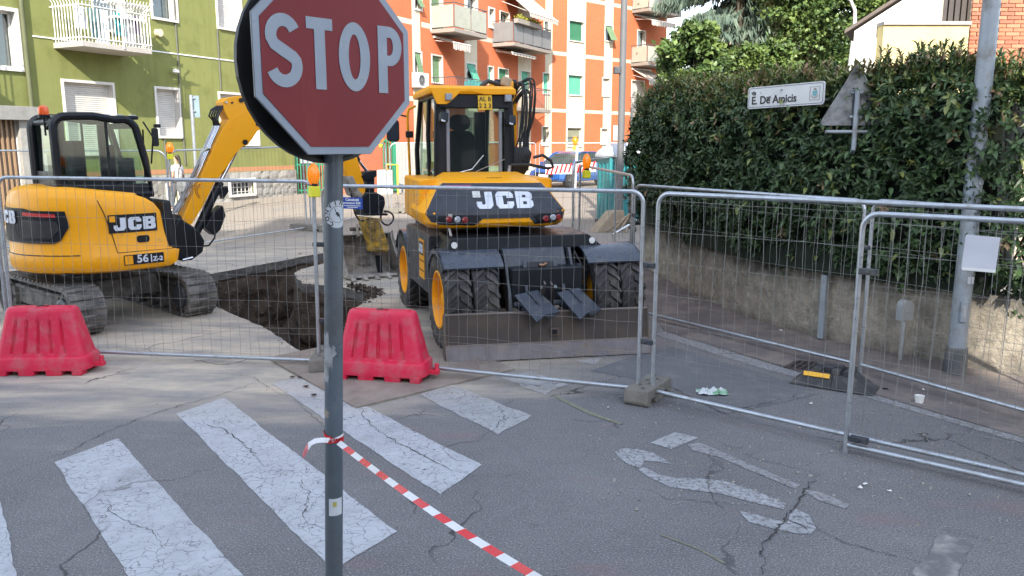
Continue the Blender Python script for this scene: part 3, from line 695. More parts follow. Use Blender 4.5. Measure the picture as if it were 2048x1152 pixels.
# black recycled-rubber foot with yellow reflector
def rubber_foot():
    r_ = root('rubber_block', (G(1668, 772).x, G(1668, 772).y, .0065), R(57), 'black rubber fence foot with a yellow reflector strip beside the drain grate', 'fence foot')
    m_ = M('black_recycled_rubber', (.042, .043, .047), .7, 0, .15, 8, bp=.3, dirt=((.12, .11, .1), .35, 8))
    mb = MB(); L, W = .78, .36
    for s in (-1, 1):
        mb.hexa([(-W/2, s*.0 if s > 0 else -L/2, 0), (W/2, s*.0 if s > 0 else -L/2, 0), (W/2, L/2 if s > 0 else 0, 0), (-W/2, L/2 if s > 0 else 0, 0),
                 (-W/2+.06, .0 if s > 0 else -L/2+.2, .14), (W/2-.06, .0 if s > 0 else -L/2+.2, .14), (W/2-.06, L/2-.2 if s > 0 else 0, .14), (-W/2+.06, L/2-.2 if s > 0 else 0, .14)])
    mb.build('body', m_, r_, bev=.01)
    for y in (-.14, -.03, .14):
        for x in (-.075, .075):
            mb = MB(); mb.box((x, y, .16), (.10, .075, .05)); mb.build('rib', m_, r_, bev=.004)
    mb = MB(); mb.box((-.135, .14, .118), (.045, .24, .012), rot=(0, R(-52), 0)); mb.build('reflector', M('yellow_reflector', (.8, .42, .02), .4), r_)
    mb = MB(); mb.box((-.0, .05, .165), (.12, .10, .06)); mb.build('clamp', m_, r_, bev=.01)
rubber_foot()
# ---------------- amber warning lamps ----------------
def make_lamp(loc, rz, label):
    r_ = root('warning_lamp', loc, rz, label, 'warning lamp', 'amber warning lamps on the fence posts')
    mb = MB(); mb.box((0, 0, .05), (.115, .07, .11), taper=(.9, .9)); mb.build('battery_box', m_lampy, r_, bev=.012)
    mb = MB(); mb.box((0, 0, .115), (.06, .05, .03)); mb.build('neck', m_blk, r_, bev=.005)
    mb = MB(); rings = []
    for k in range(9):
        a = math.pi*(k/8-.5); rings.append([Vector((.062*math.cos(a)*math.cos(t)+1e-4*math.cos(t), .055*math.sin(a), .215+.1*math.cos(a)*math.sin(t)+1e-4*math.sin(t))) for t in [2*math.pi*j/20 for j in range(20)]])
    mb.loft(rings); mb.build('lens', m_amb, r_, smooth=True, ang=80)
    mb = MB(); mb.tube([(.068*math.cos(2*math.pi*j/24), 0, .215+.106*math.sin(2*math.pi*j/24)) for j in range(25)], .006, 6, cap=False); mb.build('rim', m_amb, r_)
    mb = MB(); mb.cyl((0, .03, .05), (0, .075, .05), .012, 8); mb.build('bolt', m_blk, r_); return r_
p = D(629, 393, 8.1); l1 = make_lamp(p, R(48), 'amber warning lamp with yellow box on the fence joint beside the stop sign pole')
def lamp_copy(loc, rz, label):
    c = dup(l1); c.location = loc; c.rotation_euler = (0, 0, rz); c['label'] = label; return c
lamp_copy(D(341, 318, 16.0), R(10), 'amber warning lamp on the rear fence beside the walking woman')
lamp_copy(D(1173, 356, 10.9), R(40), 'amber warning lamp on the fence between the blue car and the hedge end')
lamp_copy(D(1150, 300, 32), 0, 'far amber warning lamp above the blue car').scale = (1.6, 1.6, 1.6)
lamp_copy(D(762, 294, 23.1), R(20), 'amber warning lamp on the rear fence right of the stop sign')
mb = MB(); q = D(1150, 379, 32); mb.cyl((q.x, 31.93, .5), (q.x+.06, 31.93, 2.25), .045, 8); tag(mb.build('lamp_post_white', m_white, None, smooth=True), 'thin white post in the far fence carrying a warning lamp', 'post').name = 'white_post'

# ---------------- stop sign ----------------
dr = Vector((.692, .722)); nr = Vector((.722, -.692)); cen = Vector((-.730, 2.335))+dr*.2805; CZ = 2.553
b0 = D(668, 1152, 2.6); t0 = D(667, 310, 2.6); slope = (t0.x-b0.x)/(t0.z-b0.z)
base_x = b0.x-slope*b0.z
ss = root('stop_sign', (base_x, 2.6, 0), 0, 'worn red octagonal stop sign on a grey pole in the foreground', 'road sign')
def SS(u, v, d): return Vector((cen.x+dr.x*u+nr.x*d-base_x, cen.y+dr.y*u+nr.y*d-2.6, CZ+v))
mb = MB(); tz = 2.88; px0 = Vector((cen.x, cen.y))-nr*.045
mb.cyl((0, 0, 0), (slope*tz, 0, tz), .0305, 24); mb.build('pole', m_pole, ss, smooth=True)
ap = .2805
octo = [(ap/math.cos(R(22.5))*math.cos(R(22.5+45*k)), ap/math.cos(R(22.5))*math.sin(R(22.5+45*k))) for k in range(8)]
m_signw = M('reflective_white_sheet', (.225, .26, .315), .35, 0, .06, 5, dirt=((.2, .23, .27), .06, 9))
m, nt, b = base('reflective_red_sheet'); co = coord(nt)
mp = nn(nt, 'Mapping'); mp.inputs['Scale'].default_value = (7, 7, 1.1); nt.links.new(co, mp.inputs[0])
c = mixc(nt, noi(nt, co, 3, 4), (.135, .007, .012), (.20, .011, .017)); c = mixc(nt, ramp(nt, noi(nt, mp.outputs[0], 1.3, 6, .6), .55, .75, 0, .3), c, (.30, .07, .045))
nt.links.new(c, b.inputs['Base Color']); b.inputs['Roughness'].default_value = .42; b.inputs['Specular IOR Level'].default_value = .28; bump(nt, b, noi(nt, co, 9, 3), .05, .02); m_signr = m
plate = MB(); plate.prism(octo, .004, lambda a, b_, t: SS(a, b_, t-.006)); plate = plate.build('plate', [M('sign_back_grey', (.2, .21, .22), .5, .4)], ss)
mb = MB(); mb.prism([(a*.995, b_*.995) for a, b_ in octo], .0015, lambda a, b_, t: SS(a, b_, t-.0005)); mb.build('border', m_signw, plate)
mb = MB(); mb.prism([(a*.915, b_*.915) for a, b_ in octo], .0015, lambda a, b_, t: SS(a, b_, t+.002)); mb.build('red_field', m_signr, plate)
Ht = .208; y0 = -.09+.004
def letter(name, polys):
    mb = MB()
    for P in polys: mb.prism(P, .0012, lambda a, b_, t: SS(a-.2805, b_+y0, t+.0045))
    mb.build(name, m_signw, plate)
def Spts():
    cx, rx = .095, .040; r1 = .044
    up = [(cx+rx*math.cos(R(a)), Ht-.018-r1+r1*math.sin(R(a))) for a in range(25, 200, 15)]
    lo = [(cx+(rx+.002)*math.cos(R(a)), .018+r1+r1*math.sin(R(a))) for a in range(20, -165, -15)]
    # diagonal spine
    return up+[(cx-.030, Ht*.58), (cx+.0, Ht*.5), (cx+.030, Ht*.42)]+lo
sp_ = Spts(); letter('letter', [stroke(sp_, .036)])
letter('letter', [[(.172, Ht-.034), (.263, Ht-.034), (.263, Ht), (.172, Ht)], [(.1985, 0), (.2355, 0), (.2355, Ht-.034), (.1985, Ht-.034)]])
def ring(cx, cy, ro, rio, h_o, h_i, a0=0, a1=360, n=32):
    o = [(cx+ro*math.cos(R(a0+(a1-a0)*k/n)), cy+h_o*math.sin(R(a0+(a1-a0)*k/n))) for k in range(n+1)]
    i = [(cx+rio*math.cos(R(a0+(a1-a0)*k/n)), cy+h_i*math.sin(R(a0+(a1-a0)*k/n))) for k in range(n+1)]
    return [[o[k], o[k+1], i[k+1], i[k]] for k in range(n)]
letter('letter', ring(.3415, Ht/2, .0585, .022, Ht/2, Ht/2-.036))
pt = Ht; rr = .06
P_ = [[(.432, 0), (.468, 0), (.468, pt), (.432, pt)], [(.468, pt-.034), (.478, pt-.034), (.478, pt), (.468, pt)], [(.468, pt-.122), (.478, pt-.122), (.478, pt-.09), (.468, pt-.09)]]
letter('letter', P_+ring(.478, pt-.061, .049, .014, .061, .028, -90, 90, 14))
# round sign mounted back to back
mb = MB(); n_ = 40; rb_ = .30
def RS(u, v, d): return SS(u+.010, v-.01, d)
mb.loft([[RS(r__*math.cos(2*math.pi*k/n_), r__*math.sin(2*math.pi*k/n_), d_) for k in range(n_)] for r__, d_ in ((rb_, -.095), (rb_, -.078), (rb_-.012, -.078), (rb_-.012, -.088))])
mb.build('round_sign_back', M('sign_back_black', (.008, .008, .009), .5), ss)
for v in (-.12, .12):
    mb = MB(); mb.prism([(-.12, v-.015), (.12, v-.015), (.12, v+.015), (-.12, v+.015)], .07, lambda a, b_, t: SS(a, b_, -.078+t)); mb.build('clamp', m_galv, ss)
# stickers on the pole (curved on its front)
def pole_patch(name, z0, z1, a0, a1, mat, r=.0312, parent=None, jag=0):
    mb = MB(); n_ = 14; m_ = 8 if jag else 1; vs = []
    for j in range(m_+1):
        z = z0+(z1-z0)*j/m_
        for k in range(n_+1):
            u = k/n_; a = R(a0+(a1-a0)*u)+ (random.gauss(0, jag) if k in (0, n_) else 0); zz = z+(random.gauss(0, jag*.05) if j in (0, m_) else 0)
            vs.append((slope*zz+r*math.sin(a), -r*math.cos(a), zz))
    mb.add(vs, [(j*(n_+1)+k, j*(n_+1)+k+1, (j+1)*(n_+1)+k+1, (j+1)*(n_+1)+k) for j in range(m_) for k in range(n_)])
    return mb.build(name, mat, parent or ss)
def zp(py): return D(668, py, 2.57).z
m_stk = M('sticker_white', (.5, .53, .56), .5, dirt=((.3, .3, .3), .2, 12)); m_ink = M('black_print', (.01, .01, .012), .5)
# round compass sticker: disc bent round the pole
zc = zp(429); rs_ = .046
def bend(u, v, r): a = u/.031+R(38); return Vector((slope*(zc+v)+r*math.sin(a), -r*math.cos(a), zc+v))
mb = MB(); nn_ = 28; vs = [bend(0, 0, .0314)]; fs = []
rings = [.25, .5, .75, 1.]
for q in rings: vs += [bend(q*rs_*math.cos(2*math.pi*k/nn_), q*rs_*math.sin(2*math.pi*k/nn_), .0314) for k in range(nn_)]
for k in range(nn_):
    fs.append((0, 1+k, 1+(k+1) % nn_))
    for j in range(3): fs.append((1+j*nn_+k, 1+j*nn_+(k+1) % nn_, 1+(j+1)*nn_+(k+1) % nn_, 1+(j+1)*nn_+k))
mb.add(vs, fs); stk = mb.build('round_sticker', m_stk, ss)
mb = MB()
for r__ in (.027, .0455):
    P0 = [[bend(q*math.cos(2*math.pi*k/nn_), q*math.sin(2*math.pi*k/nn_), .0318) for k in range(nn_)] for q in (r__-.0012, r__)]
    mb.loft(P0, cap=False)
for k in range(4):
    a = k*math.pi/2+.5; t_ = [bend(.024*math.cos(a), .024*math.sin(a), .0318), bend(.006*math.cos(a+.8), .006*math.sin(a+.8), .0318), bend(0, 0, .0318), bend(.006*math.cos(a-.8), .006*math.sin(a-.8), .0318)]
    mb.add(t_, [(0, 1, 2, 3)])
for i, ch in enumerate('CONVINTI'):
    me = text_mesh(ch, .020, 0, .0006); a = R(235-i*33)
    vs = [v.co for v in me.vertices]; o_ = len(mb.v)
    ca, sa = math.cos(a-math.pi/2), math.sin(a-math.pi/2)
    mb.add([bend(.0365*math.cos(a)+v.x*ca-v.y*sa, .0365*math.sin(a)+v.x*sa+v.y*ca, .0318) for v in vs], [tuple(p.vertices) for p in me.polygons]); bpy.data.meshes.remove(me)
mb.build('lettering', m_ink, stk)
pole_patch('paper_sticker', zp(1032), zp(998), -20, 70, m_stk)
pole_patch('star_print', zp(1014), zp(1004), 5, 30, M('faded_star', (.4, .36, .1), .6), .0316)
pole_patch('torn_tape', zp(765), zp(668), -85, -20, M('old_tape_grey', (.3, .31, .32), .7, dirt=((.12, .13, .14), .6, 18)), .0313, jag=.12)
pole_patch('torn_tape', zp(735), zp(690), -50, 10, M('old_tape_grey', (.3, .31, .32), .7), .0316, jag=.2)
pole_patch('tape_remnant', zp(835), zp(822), -85, -25, M('old_tape_tan', (.28, .25, .2), .7), .0313, jag=.12)

# ---------------- barrier tape ----------------
bt = root('barrier_tape', (base_x, 2.6, 1.0), 0, 'red and white barrier tape tied round the stop sign pole and pulled to the right', 'barrier tape')
m_tr = M('tape_red', (.62, .012, .02), .35, 0, .06, 20); m_tw = M('tape_white', (.66, .66, .68), .35, 0, .06, 20)
A = D(676, 884, 2.56)-Vector((base_x, 2.6, 1.0)); B = D(1100, 1152, 1.62)-Vector((base_x, 2.6, 1.0)); B2 = B+(B-A)*.35
def ribbon(P, W, seg, up0, m0=0, twist=None, name='ribbon'):
    # P(s) centre for s metres, W(s) width
    mb = MB(); s = 0; k = m0
    Ltot = sum((P[i+1]-P[i]).length for i in range(len(P)-1))
    cum = [0]
    for i in range(len(P)-1): cum.append(cum[-1]+(P[i+1]-P[i]).length)
    def at(s):
        s = max(0, min(Ltot-1e-6, s))
        for i in range(len(cum)-1):
            if cum[i+1] >= s: return P[i].lerp(P[i+1], (s-cum[i])/max(1e-9, cum[i+1]-cum[i])), (P[i+1]-P[i]).normalized()
    def edge(s, sd):
        p, t = at(s); side = t.cross(up0).normalized(); n_ = t.cross(side); tw = (twist or (lambda q: .5))(s)
        v = side*math.cos(tw)+n_*math.sin(tw); return p+v*sd*W/2
    sub = 4; sl_ = W*.55
    while s < Ltot:
        mb.cur = k % 2
        for j in range(sub):
            a = s+seg*j/sub; b_ = s+seg*(j+1)/sub
            if a > Ltot: break
            mb.add([edge(a+sl_, 1), edge(b_+sl_, 1), edge(b_-sl_, -1), edge(a-sl_, -1)], [(0, 1, 2, 3)])
        s += seg; k += 1
    return mb
N_ = 30; P = []
for i in range(N_+1):
    f = i/N_; P.append(A.lerp(B2, f)+Vector((0, 0, -.03*math.sin(math.pi*f))))
mb = ribbon(P, .019, .06, Vector((-.15, 1, -.35)), 1, lambda s: .3*math.sin(s*6)); mb.build('ribbon', [m_tr, m_tw], bt)
kc = Vector((slope*A.z, 0, A.z))
for dz, mt_, tilt in ((.0, m_tw, .2), (.006, m_tr, -.25), (-.004, m_tr, .1)):
    mb = MB(); vs = []
    for k in range(21):
        a = 2*math.pi*k/20
        for sd in (-.006, .006): vs.append((.0335*math.sin(a)+slope*(1.0+A.z), -.0335*math.cos(a), A.z+.002+dz+tilt*.05*math.sin(a)+sd))
    mb.add([(v[0]+.0, v[1], v[2]) for v in vs], [(2*k, 2*k+2, 2*k+3, 2*k+1) for k in range(20)]); mb.build('knot_loop', mt_, bt)
tp = [D(*q)-Vector((base_x, 2.6, 1.0)) for q in ((660, 881, 2.56), (645, 880, 2.54), (627, 882, 2.53), (617, 890, 2.52), (612, 900, 2.52), (606, 913, 2.53))]
mb = ribbon(tp, .017, .085, Vector((-.15, 1, -.35)), 1, lambda s: 6*s); mb.build('tail', [M('tape_red_pale', (.6, .16, .18), .35), m_tw], bt)

# ---------------- plastic barriers ----------------
BG = 'red plastic water barriers'
def barrier():
    r_ = root('plastic_barrier', (0, 0, 0), 0, '', 'barrier', BG)
    # footprint sections: rounded rectangle with five grooves on each long side
    def sect(L, W, z, gd, rc):
        pts = []; k = 0; gx = [(-.29+.145*i) for i in range(5)]
        xs_ = []
        for g_ in gx: xs_ += [(g_-.030, 0), (g_-.017, 1), (g_+.0, 1), (g_+.024, 0)]
        s_ = L/1.0*1.03
        for (x, g_) in xs_: pts.append((x*s_, -W/2+g_*gd))
        pts += [(L/2-rc+rc*math.sin(R(a)), -W/2+rc-rc*math.cos(R(a))) for a in (0, 30, 60, 90)]
        pts += [(L/2-rc+rc*math.cos(R(a)), W/2-rc+rc*math.sin(R(a))) for a in (0, 30, 60, 90)]
        for (x, g_) in xs_[::-1]: pts.append((x*s_, W/2-g_*gd))
        pts += [(-L/2+rc-rc*math.sin(R(a)), W/2-rc+rc*math.cos(R(a))) for a in (0, 30, 60, 90)]
        pts += [(-L/2+rc-rc*math.cos(R(a)), -W/2+rc-rc*math.sin(R(a))) for a in (0, 30, 60, 90)]
        return [Vector((a, b_, z)) for a, b_ in pts]
    def LL(z): return .92-(z-.2)*.40
    def WW(z): return .36-(z-.2)*.36
    mb = MB(); rg = []
    for z, gd, i_ in ((.2, 0, 0), (.215, 0, 0), (.23, .022, 0), (.40, .026, 0), (.55, .02, 0), (.585, 0, 0), (.66, 0, 0), (.69, 0, .012), (.70, 0, .03)):
        rg.append(sect(LL(z)-i_, WW(z)-i_, z, gd, .07))
    mb.loft(rg); mb.build('body', m_red, r_, smooth=True, ang=35)
    mb = MB(); rg = [sect(1.0, .44, .055, 0, .12), sect(1.0, .44, .17, 0, .12), sect(.97, .41, .195, 0, .11), sect(.93, .37, .202, 0, .09)]; mb.loft(rg)
    mb.build('base_band', m_red, r_, smooth=True, ang=35)
    for x, w_ in ((-.40, .12), (-.13, .16), (.16, .16), (.40, .10)):
        for y in (-.15, .15):
            mb = MB(); mb.box((x, y, .03), (w_, .13, .06), taper=(1.12, 1.02)); mb.build('foot', m_red, r_, bev=.008)
    mb = MB(); mb.cyl((0, 0, .697), (0, 0, .708), .055, 20); mb.build('filler_cap', m_red, r_)
    mb = MB(); mb.cyl((-.02, 0, .703), (-.02, 0, .7095), .043, 20); mb.box((.0, -.0, .708), (.12, .03, .004)); mb.build('filler_hole', m_blk, r_)
    for x in (-.29, .29):
        mb = MB(); mb.lathe([(.022, .698), (.022, .706), (.014, .706), (.014, .70)], 14, c=(x, 0, 0)); mb.build('top_boss', m_red, r_)
    mb = MB(); mb.box((.53, .0, .075), (.14, .08, .04)); mb.cyl((.575, 0, .06), (.575, 0, .165), .03, 14, r2=.022); mb.build('coupling_peg', m_red, r_, bev=.004)
    mb = MB(); mb.lathe([(.05, .06), (.05, .11), (.03, .11), (.03, .06)], 16, c=(-.54, 0, 0)); mb.build('coupling_ring', m_red, r_)
    return r_
b1 = barrier(); b1.scale = (.95, .95, .97); b1.location = (-4.80, 8.02, .0); b1.rotation_euler = (0, 0, R(2)); b1['label'] = 'faded red plastic barrier below the small tracked excavator, cut by the left edge'
b2 = dup(b1); b2.location = (-1.28, 7.75, .021); b2.rotation_euler = (0, 0, R(-11)); b2['label'] = 'red plastic barrier standing on the steel plate right of the stop sign pole'
# ---------------- steel road plate ----------------
sp_c = [G(535, 718), G(712, 818), G(1030, 740)]; sp4 = sp_c[0]+sp_c[2]-sp_c[1]
pl = root('steel_plate', (sp_c[1].x, sp_c[1].y, 0), 0, 'large rusty brown steel road plate lying under the right red barrier', 'steel plate')
m_plate = M('rusty_plate', (.23, .185, .155), .75, .1, .18, 2.2, bp=.12, bs=40, dirt=((.33, .285, .235), .6, 2.6))
mb = MB(); o_ = Vector((sp_c[1].x, sp_c[1].y, 0)); ring4 = [sp_c[1], sp_c[2], sp4, sp_c[0]]
mb.hexa([Vector((q.x, q.y, gz(q.y)+.001))-o_ for q in ring4]+[Vector((q.x, q.y, gz(q.y)+.02))-o_ for q in ring4]); mb.build('plate', m_plate, pl, bev=.003)
for q in [(585, 757), (592, 738), (600, 757), (612, 776), (628, 793), (578, 738), (768, 772), (790, 770), (802, 775)]:
    g_ = G(*q); mb = MB(); mb.cyl(Vector((g_.x, g_.y, .019))-o_, Vector((g_.x, g_.y, .0215))-o_, .026, 12); mb.build('hole', m_blk, pl)
def xf(mb, Mx): mb.v = [tuple(Mx@Vector(v)) for v in mb.v]; return mb
# ================= wheeled excavator =================
HYD = root('wheeled_excavator', (.27, 9.25, gz(9.25)), R(17), 'yellow and dark grey wheeled excavator seen from behind, black cab and rear dozer blade', 'excavator')
UT = Matrix.Translation((-.45, .03, 0))@Matrix.Rotation(R(-2.5), 4, 'Z')     # upper structure on the chassis
def hp(mb, name, mat, bev=0, smooth=False, up=True, parent=None, **k):
    if up: xf(mb, UT)
    return mb.build(name, mat, parent or HYD, bev, smooth, **k)
# --- wheels: shared tyre with chevron lugs
TR = .52
def tyre_mesh():
    mb = MB(); prof = [(.30, -.10), (.34, -.125), (.43, -.135), (.485, -.125), (.497, -.10), (.497, .10), (.485, .125), (.43, .135), (.34, .125), (.30, .10)]
    mb.lathe(prof+[prof[0]], 44, 'x'); mb.f = mb.f[:-2]; mb.mi = mb.mi[:-2]
    N = 26
    for k in range(N):
        for sd in (-1, 1):
            a0 = 2*math.pi*(k+(.5 if sd > 0 else 0))/N
            pts = []
            for (xx, da, rr) in ((.008, .0, .498), (.075, .10, .498), (.128, .20, .488), (.137, .22, .45)):
                for q in (-.042, .042): pts.append((xx*sd, a0+da+q, rr, rr+.030 if xx < .13 else rr+.005))
            lo = [Vector((x, r_*math.cos(a), r_*math.sin(a))) for x, a, r_, r2 in pts]; hi = [Vector((x, r2*math.cos(a), r2*math.sin(a))) for x, a, r_, r2 in pts]
            o = lo+hi; fs = []
            for i in range(3):
                a, b_, c, d_ = 2*i, 2*i+1, 2*i+3, 2*i+2
                fs += [(a+8, b_+8, c+8, d_+8), (a, d_, d_+8, a+8), (b_, b_+8, c+8, c)]
            fs += [(0, 8, 9, 1), (6, 7, 15, 14)]
            mb.add(o, fs)
    return mb.mesh('tyre', m_rub)
TY = tyre_mesh()
def wheel(x, y, side, inner=False):
    r_ = bpy.data.objects.new('wheel', None); r_.empty_display_size = .2; C.objects.link(r_); r_.parent = HYD; r_.location = (x, y, TR); r_.rotation_euler = (random.uniform(0, 1), 0, 0); r_.scale = (1.10, 1.05, 1.05); r_.location.z = TR*1.05
    o = link('tyre', TY, r_, smooth=True, ang=32)
    mb = MB(); s = side
    mb.lathe([(.315, -.11*s), (.318, .12*s), (.30, .125*s), (.285, .10*s), (.27, .02*s), (.20, -.02*s), (.12, .0), (.0001, .0)], 32, 'x'); mb.build('rim', m_yel, r_, smooth=True)
    mb = MB(); mb.lathe([(.10, 0), (.10, .05*s), (.07, .075*s), (.0001, .08*s)], 18, 'x')
    for k in range(10): a = k*math.pi/5; mb.cyl((0, .15*math.cos(a), .15*math.sin(a)), (.02*s, .15*math.cos(a), .15*math.sin(a)), .012, 6)
    mb.build('hub', m_yel, r_, smooth=True); return r_
for y in (0, 2.35):
    for x, s in ((-1.03, -1), (-.72, -1), (.72, 1), (1.03, 1)): wheel(x, y, s)
# --- fenders
for s in (-1, 1):
    mb = MB(); P_ = [(-.60*math.sin(R(a)), TR+.61*math.cos(R(a))) for a in range(-60, 50, 8)]+[(-.66, .93-.03*0+.0)]
    P_ = P_[:-1]; P2 = [(a*1.0, b_-.0) for a, b_ in P_]
    x0, x1 = s*.50, s*1.19
    vs = []; 
    for a, b_ in P_: vs += [(x0, a, b_), (x1, a, b_), (x1, a*.97, b_-.02), (x0, a*.97, b_-.02)]
    fs = []
    for i in range(len(P_)-1):
        for k in range(4): fs.append((4*i+k, 4*i+(k+1) % 4, 4*i+4+(k+1) % 4, 4*i+4+k))
    fs += [(0, 1, 2, 3), tuple(4*(len(P_)-1)+k for k in (3, 2, 1, 0))]
    mb.add(vs, fs)
    # outer drop skirt
    lo = [(x1, a*.9, TR+(b_-TR)*.9) for a, b_ in P_]; hi = [(x1, a, b_) for a, b_ in P_]; lo2 = [(x1-s*.02, v[1], v[2]) for v in lo]; hi2 = [(x1-s*.02, v[1], v[2]) for v in hi]
    L_ = len(P_)
    mb.loft([lo, hi, hi2, lo2, lo], cap=False, closed=False)
    hp(mb, 'fender', m_fender, smooth=True, up=False)
for s in (-1, 1):
    mb = MB(); P_ = [(2.35-.60*math.sin(R(a)), TR+.60*math.cos(R(a))) for a in range(-60, 61, 10)]
    mb.loft([[Vector((x, a, b_)) for x in (s*.9, s*1.19)]+[Vector((x, a*.995+.01, b_-.02)) for x in (s*1.19, s*.9)] for a, b_ in P_]); hp(mb, 'fender', m_fender, smooth=True, up=False)
# --- chassis
mb = MB(); mb.box((0, 1.2, .72), (.84, 3.3, .42)); mb.box((0, 1.2, 1.02), (1.1, 1.5, .2)); hp(mb, 'chassis_frame', m_blk, .02, up=False)
mb = MB(); mb.cyl((-.6, 0, TR), (.6, 0, TR), .12, 14); mb.box((0, 0, TR), (.36, .36, .34)); hp(mb, 'axle', m_blk, .01, up=False)
mb = MB(); mb.cyl((-.6, 2.35, TR), (.6, 2.35, TR), .12, 14); hp(mb, 'axle', m_blk, .01, up=False)
mb = MB(); mb.cyl((-.2, 1.18, 1.1), (-.2, 1.18, 1.36), .5, 28); hp(mb, 'slew_ring', m_blk, up=False)
mb = MB(); mb.hexa([(-1.1, -.12, 1.10), (.80, -.12, 1.10), (.80, .5, 1.12), (-1.1, .5, 1.12), (-1.02, -.10, 1.25), (.62, -.10, 1.25), (.62, .5, 1.28), (-1.02, .5, 1.28)]); hp(mb, 'rear_deck', m_blk, .012, up=False)
for x in (-.99, .66):
    mb = MB(); mb.cyl((x, -.118, 1.175), (x, -.13, 1.175), .036, 20); hp(mb, 'reflector', m_white, up=False)
mb = MB(); mb.hexa([(-1.17, .55, .52), (-.6, .55, .52), (-.6, 1.95, .52), (-1.17, 1.95, .52), (-1.17, .40, 1.22), (-.6, .40, 1.22), (-.6, 2.0, 1.22), (-1.17, 2.0, 1.22)]); tb = hp(mb, 'side_locker', m_dgrey, .015, up=False)
mb = MB(); mb.box((-.885, 1.2, 1.226), (.55, 1.55, .012)); hp(mb, 'locker_top', M('dusty_step_plate', (.2, .165, .14), .8, 0, .2, 5), .003, up=False)
mb = MB(); mb.prism([(.72, .66), (1.05, .66), (1.05, 1.14), (.72, 1.14)], .006, lambda a, b_, t: Vector((-1.171-t, a, b_))); dc = hp(mb, 'decal', m_yel, up=False)
mb = MB(); mb.box((-1.179, .885, 1.03), (.003, .27, .16)); hp(mb, 'decal_plate', m_blk, up=False, parent=dc)
jcb(dc, .11, lambda a, b_, t: Vector((-1.182-t, .885-a*.72, 1.03+b_)), m_letter, .002)
for z in (.88, .76):
    mb = MB(); mb.box((-1.179, .885, z), (.003, .31, .012)); hp(mb, 'decal_line', m_blk, up=False, parent=dc)
# --- blade mount
mb = MB(); mb.hexa([(-.40, -.48, .50), (.30, -.48, .50), (.34, .1, .50), (-.44, .1, .50), (-.46, -.16, 1.12), (.30, -.16, 1.12), (.30, .2, 1.12), (-.46, .2, 1.12)]); hp(mb, 'blade_bracket', m_chas, .02, up=False)
mb = MB(); mb.box((-.06, -.36, .93), (.40, .02, .17), rot=(R(-27), 0, 0)); fr_ = hp(mb, 'access_frame', m_chas, .006, up=False)
mb = MB(); mb.box((-.06, -.372, .935), (.31, .012, .11), rot=(R(-27), 0, 0)); hp(mb, 'access_hole', m_blk, up=False, parent=fr_)
mb = MB(); mb.tube([(-.08, -.385, .955), (-.04, -.40, .95), (.0, -.39, .97)], .016, 8); hp(mb, 'coupling', M('copper_fitting', (.3, .16, .1), .5, .5), up=False, parent=fr_, smooth=True)
for x in (-.46, .32):
    mb = MB(); mb.prism([(-.62, .18), (-.5, .18), (-.22, .7), (-.12, 1.1), (-.22, 1.12), (-.42, .72)], .035, lambda a, b_, t: Vector((x+t, a, b_))); hp(mb, 'side_arm', m_chas, .006, up=False)
for x in (-.27, .17):
    mb = MB(); mb.prism([(-.62, .2), (-.54, .2), (-.40, .72), (-.46, .74)], .03, lambda a, b_, t: Vector((x+t, a, b_))); hp(mb, 'link_plate', m_chas, .005, up=False)
for cx, rz_, sx in ((-.30, 8, 1), (.19, 8, 1)):
    mb = MB(); w_ = .16
    P_ = [(-w_, -.30, .68), (w_, -.30, .70), (w_+.05, -.62, .50), (.04, -.66, .46), (-.02, -.66, .50), (-w_+.02, -.66, .44)]
    v0 = [Vector(p)-Vector((0, .3, 0)) for p in P_]; Rz = Matrix.Rotation(R(rz_+12), 3, 'Z')
    v0 = [Rz@(p-Vector((0, -.6, 0)))+Vector((cx, -.62+.03, 0)) for p in v0]
    v1 = [p+Vector((0, .012, -.022)) for p in v0]; n_ = len(v0)
    mb.add(v0+v1, [tuple(range(n_)), tuple(range(n_, 2*n_))[::-1]]+[(i, n_+i, n_+(i+1) % n_, (i+1) % n_) for i in range(n_)])
    gp = hp(mb, 'cylinder_guard', m_chas, .004, up=False)
    mb = MB(); c0 = sum(v0, Vector())/n_; mb.tube([v0[0].lerp(v0[1], .55)+Vector((0, 0, .012)), v0[3]+Vector((-.0, 0, .02))], .009, 6); hp(mb, 'ridge', m_chas, up=False, parent=gp)
    mb = MB(); mb.cyl((cx, -.25, .62), (cx+.02, -.66, .28), .045, 14); hp(mb, 'cylinder', m_blk, up=False, smooth=True)
for x in (-.10, .02):
    mb = MB(); mb.box((x, -.53, .60), (.018, .05, .52), rot=(R(38), R(-6 if x < 0 else -18), 0)); hp(mb, 'link_rod', m_steel, .003, up=False)
for x in (-.02, .10):
    mb = MB(); mb.tube([(x, -.52, .46), (x, -.62, .50), (x, -.68, .46), (x, -.71, .38)], .014, 6); hp(mb, 'hook', m_steel, up=False, smooth=True)
mb = MB(); mb.cyl((-.08, -.6, .42), (.16, -.6, .42), .06, 16); hp(mb, 'pivot_pin', m_blk, up=False, smooth=True)
for x in (-.09, .07):
    mb = MB(); mb.cyl((x, -.492, .72), (x, -.51, .72), .018, 10); hp(mb, 'bolt', m_galv, up=False)
for x in (-.52, .42):
    mb = MB(); mb.box((x, -.25, .92), (.10, .10, .02)); mb.cyl((x, -.25, .75), (x, -.25, .92), .02, 8); hp(mb, 'grease_block', m_chas, .004, up=False)
for i in range(7):
    x = random.choice([-.55, -.62, .5, .58, .45]); mb = MB(); mb.tube([(x, -.1, 1.05), (x+random.uniform(-.08, .08), -.28, .85), (x+random.uniform(-.05, .05), -.2, .6), (x*.7, -.1, .5)], .012, 6); hp(mb, 'hydraulic_hose', m_hose, up=False, smooth=True)
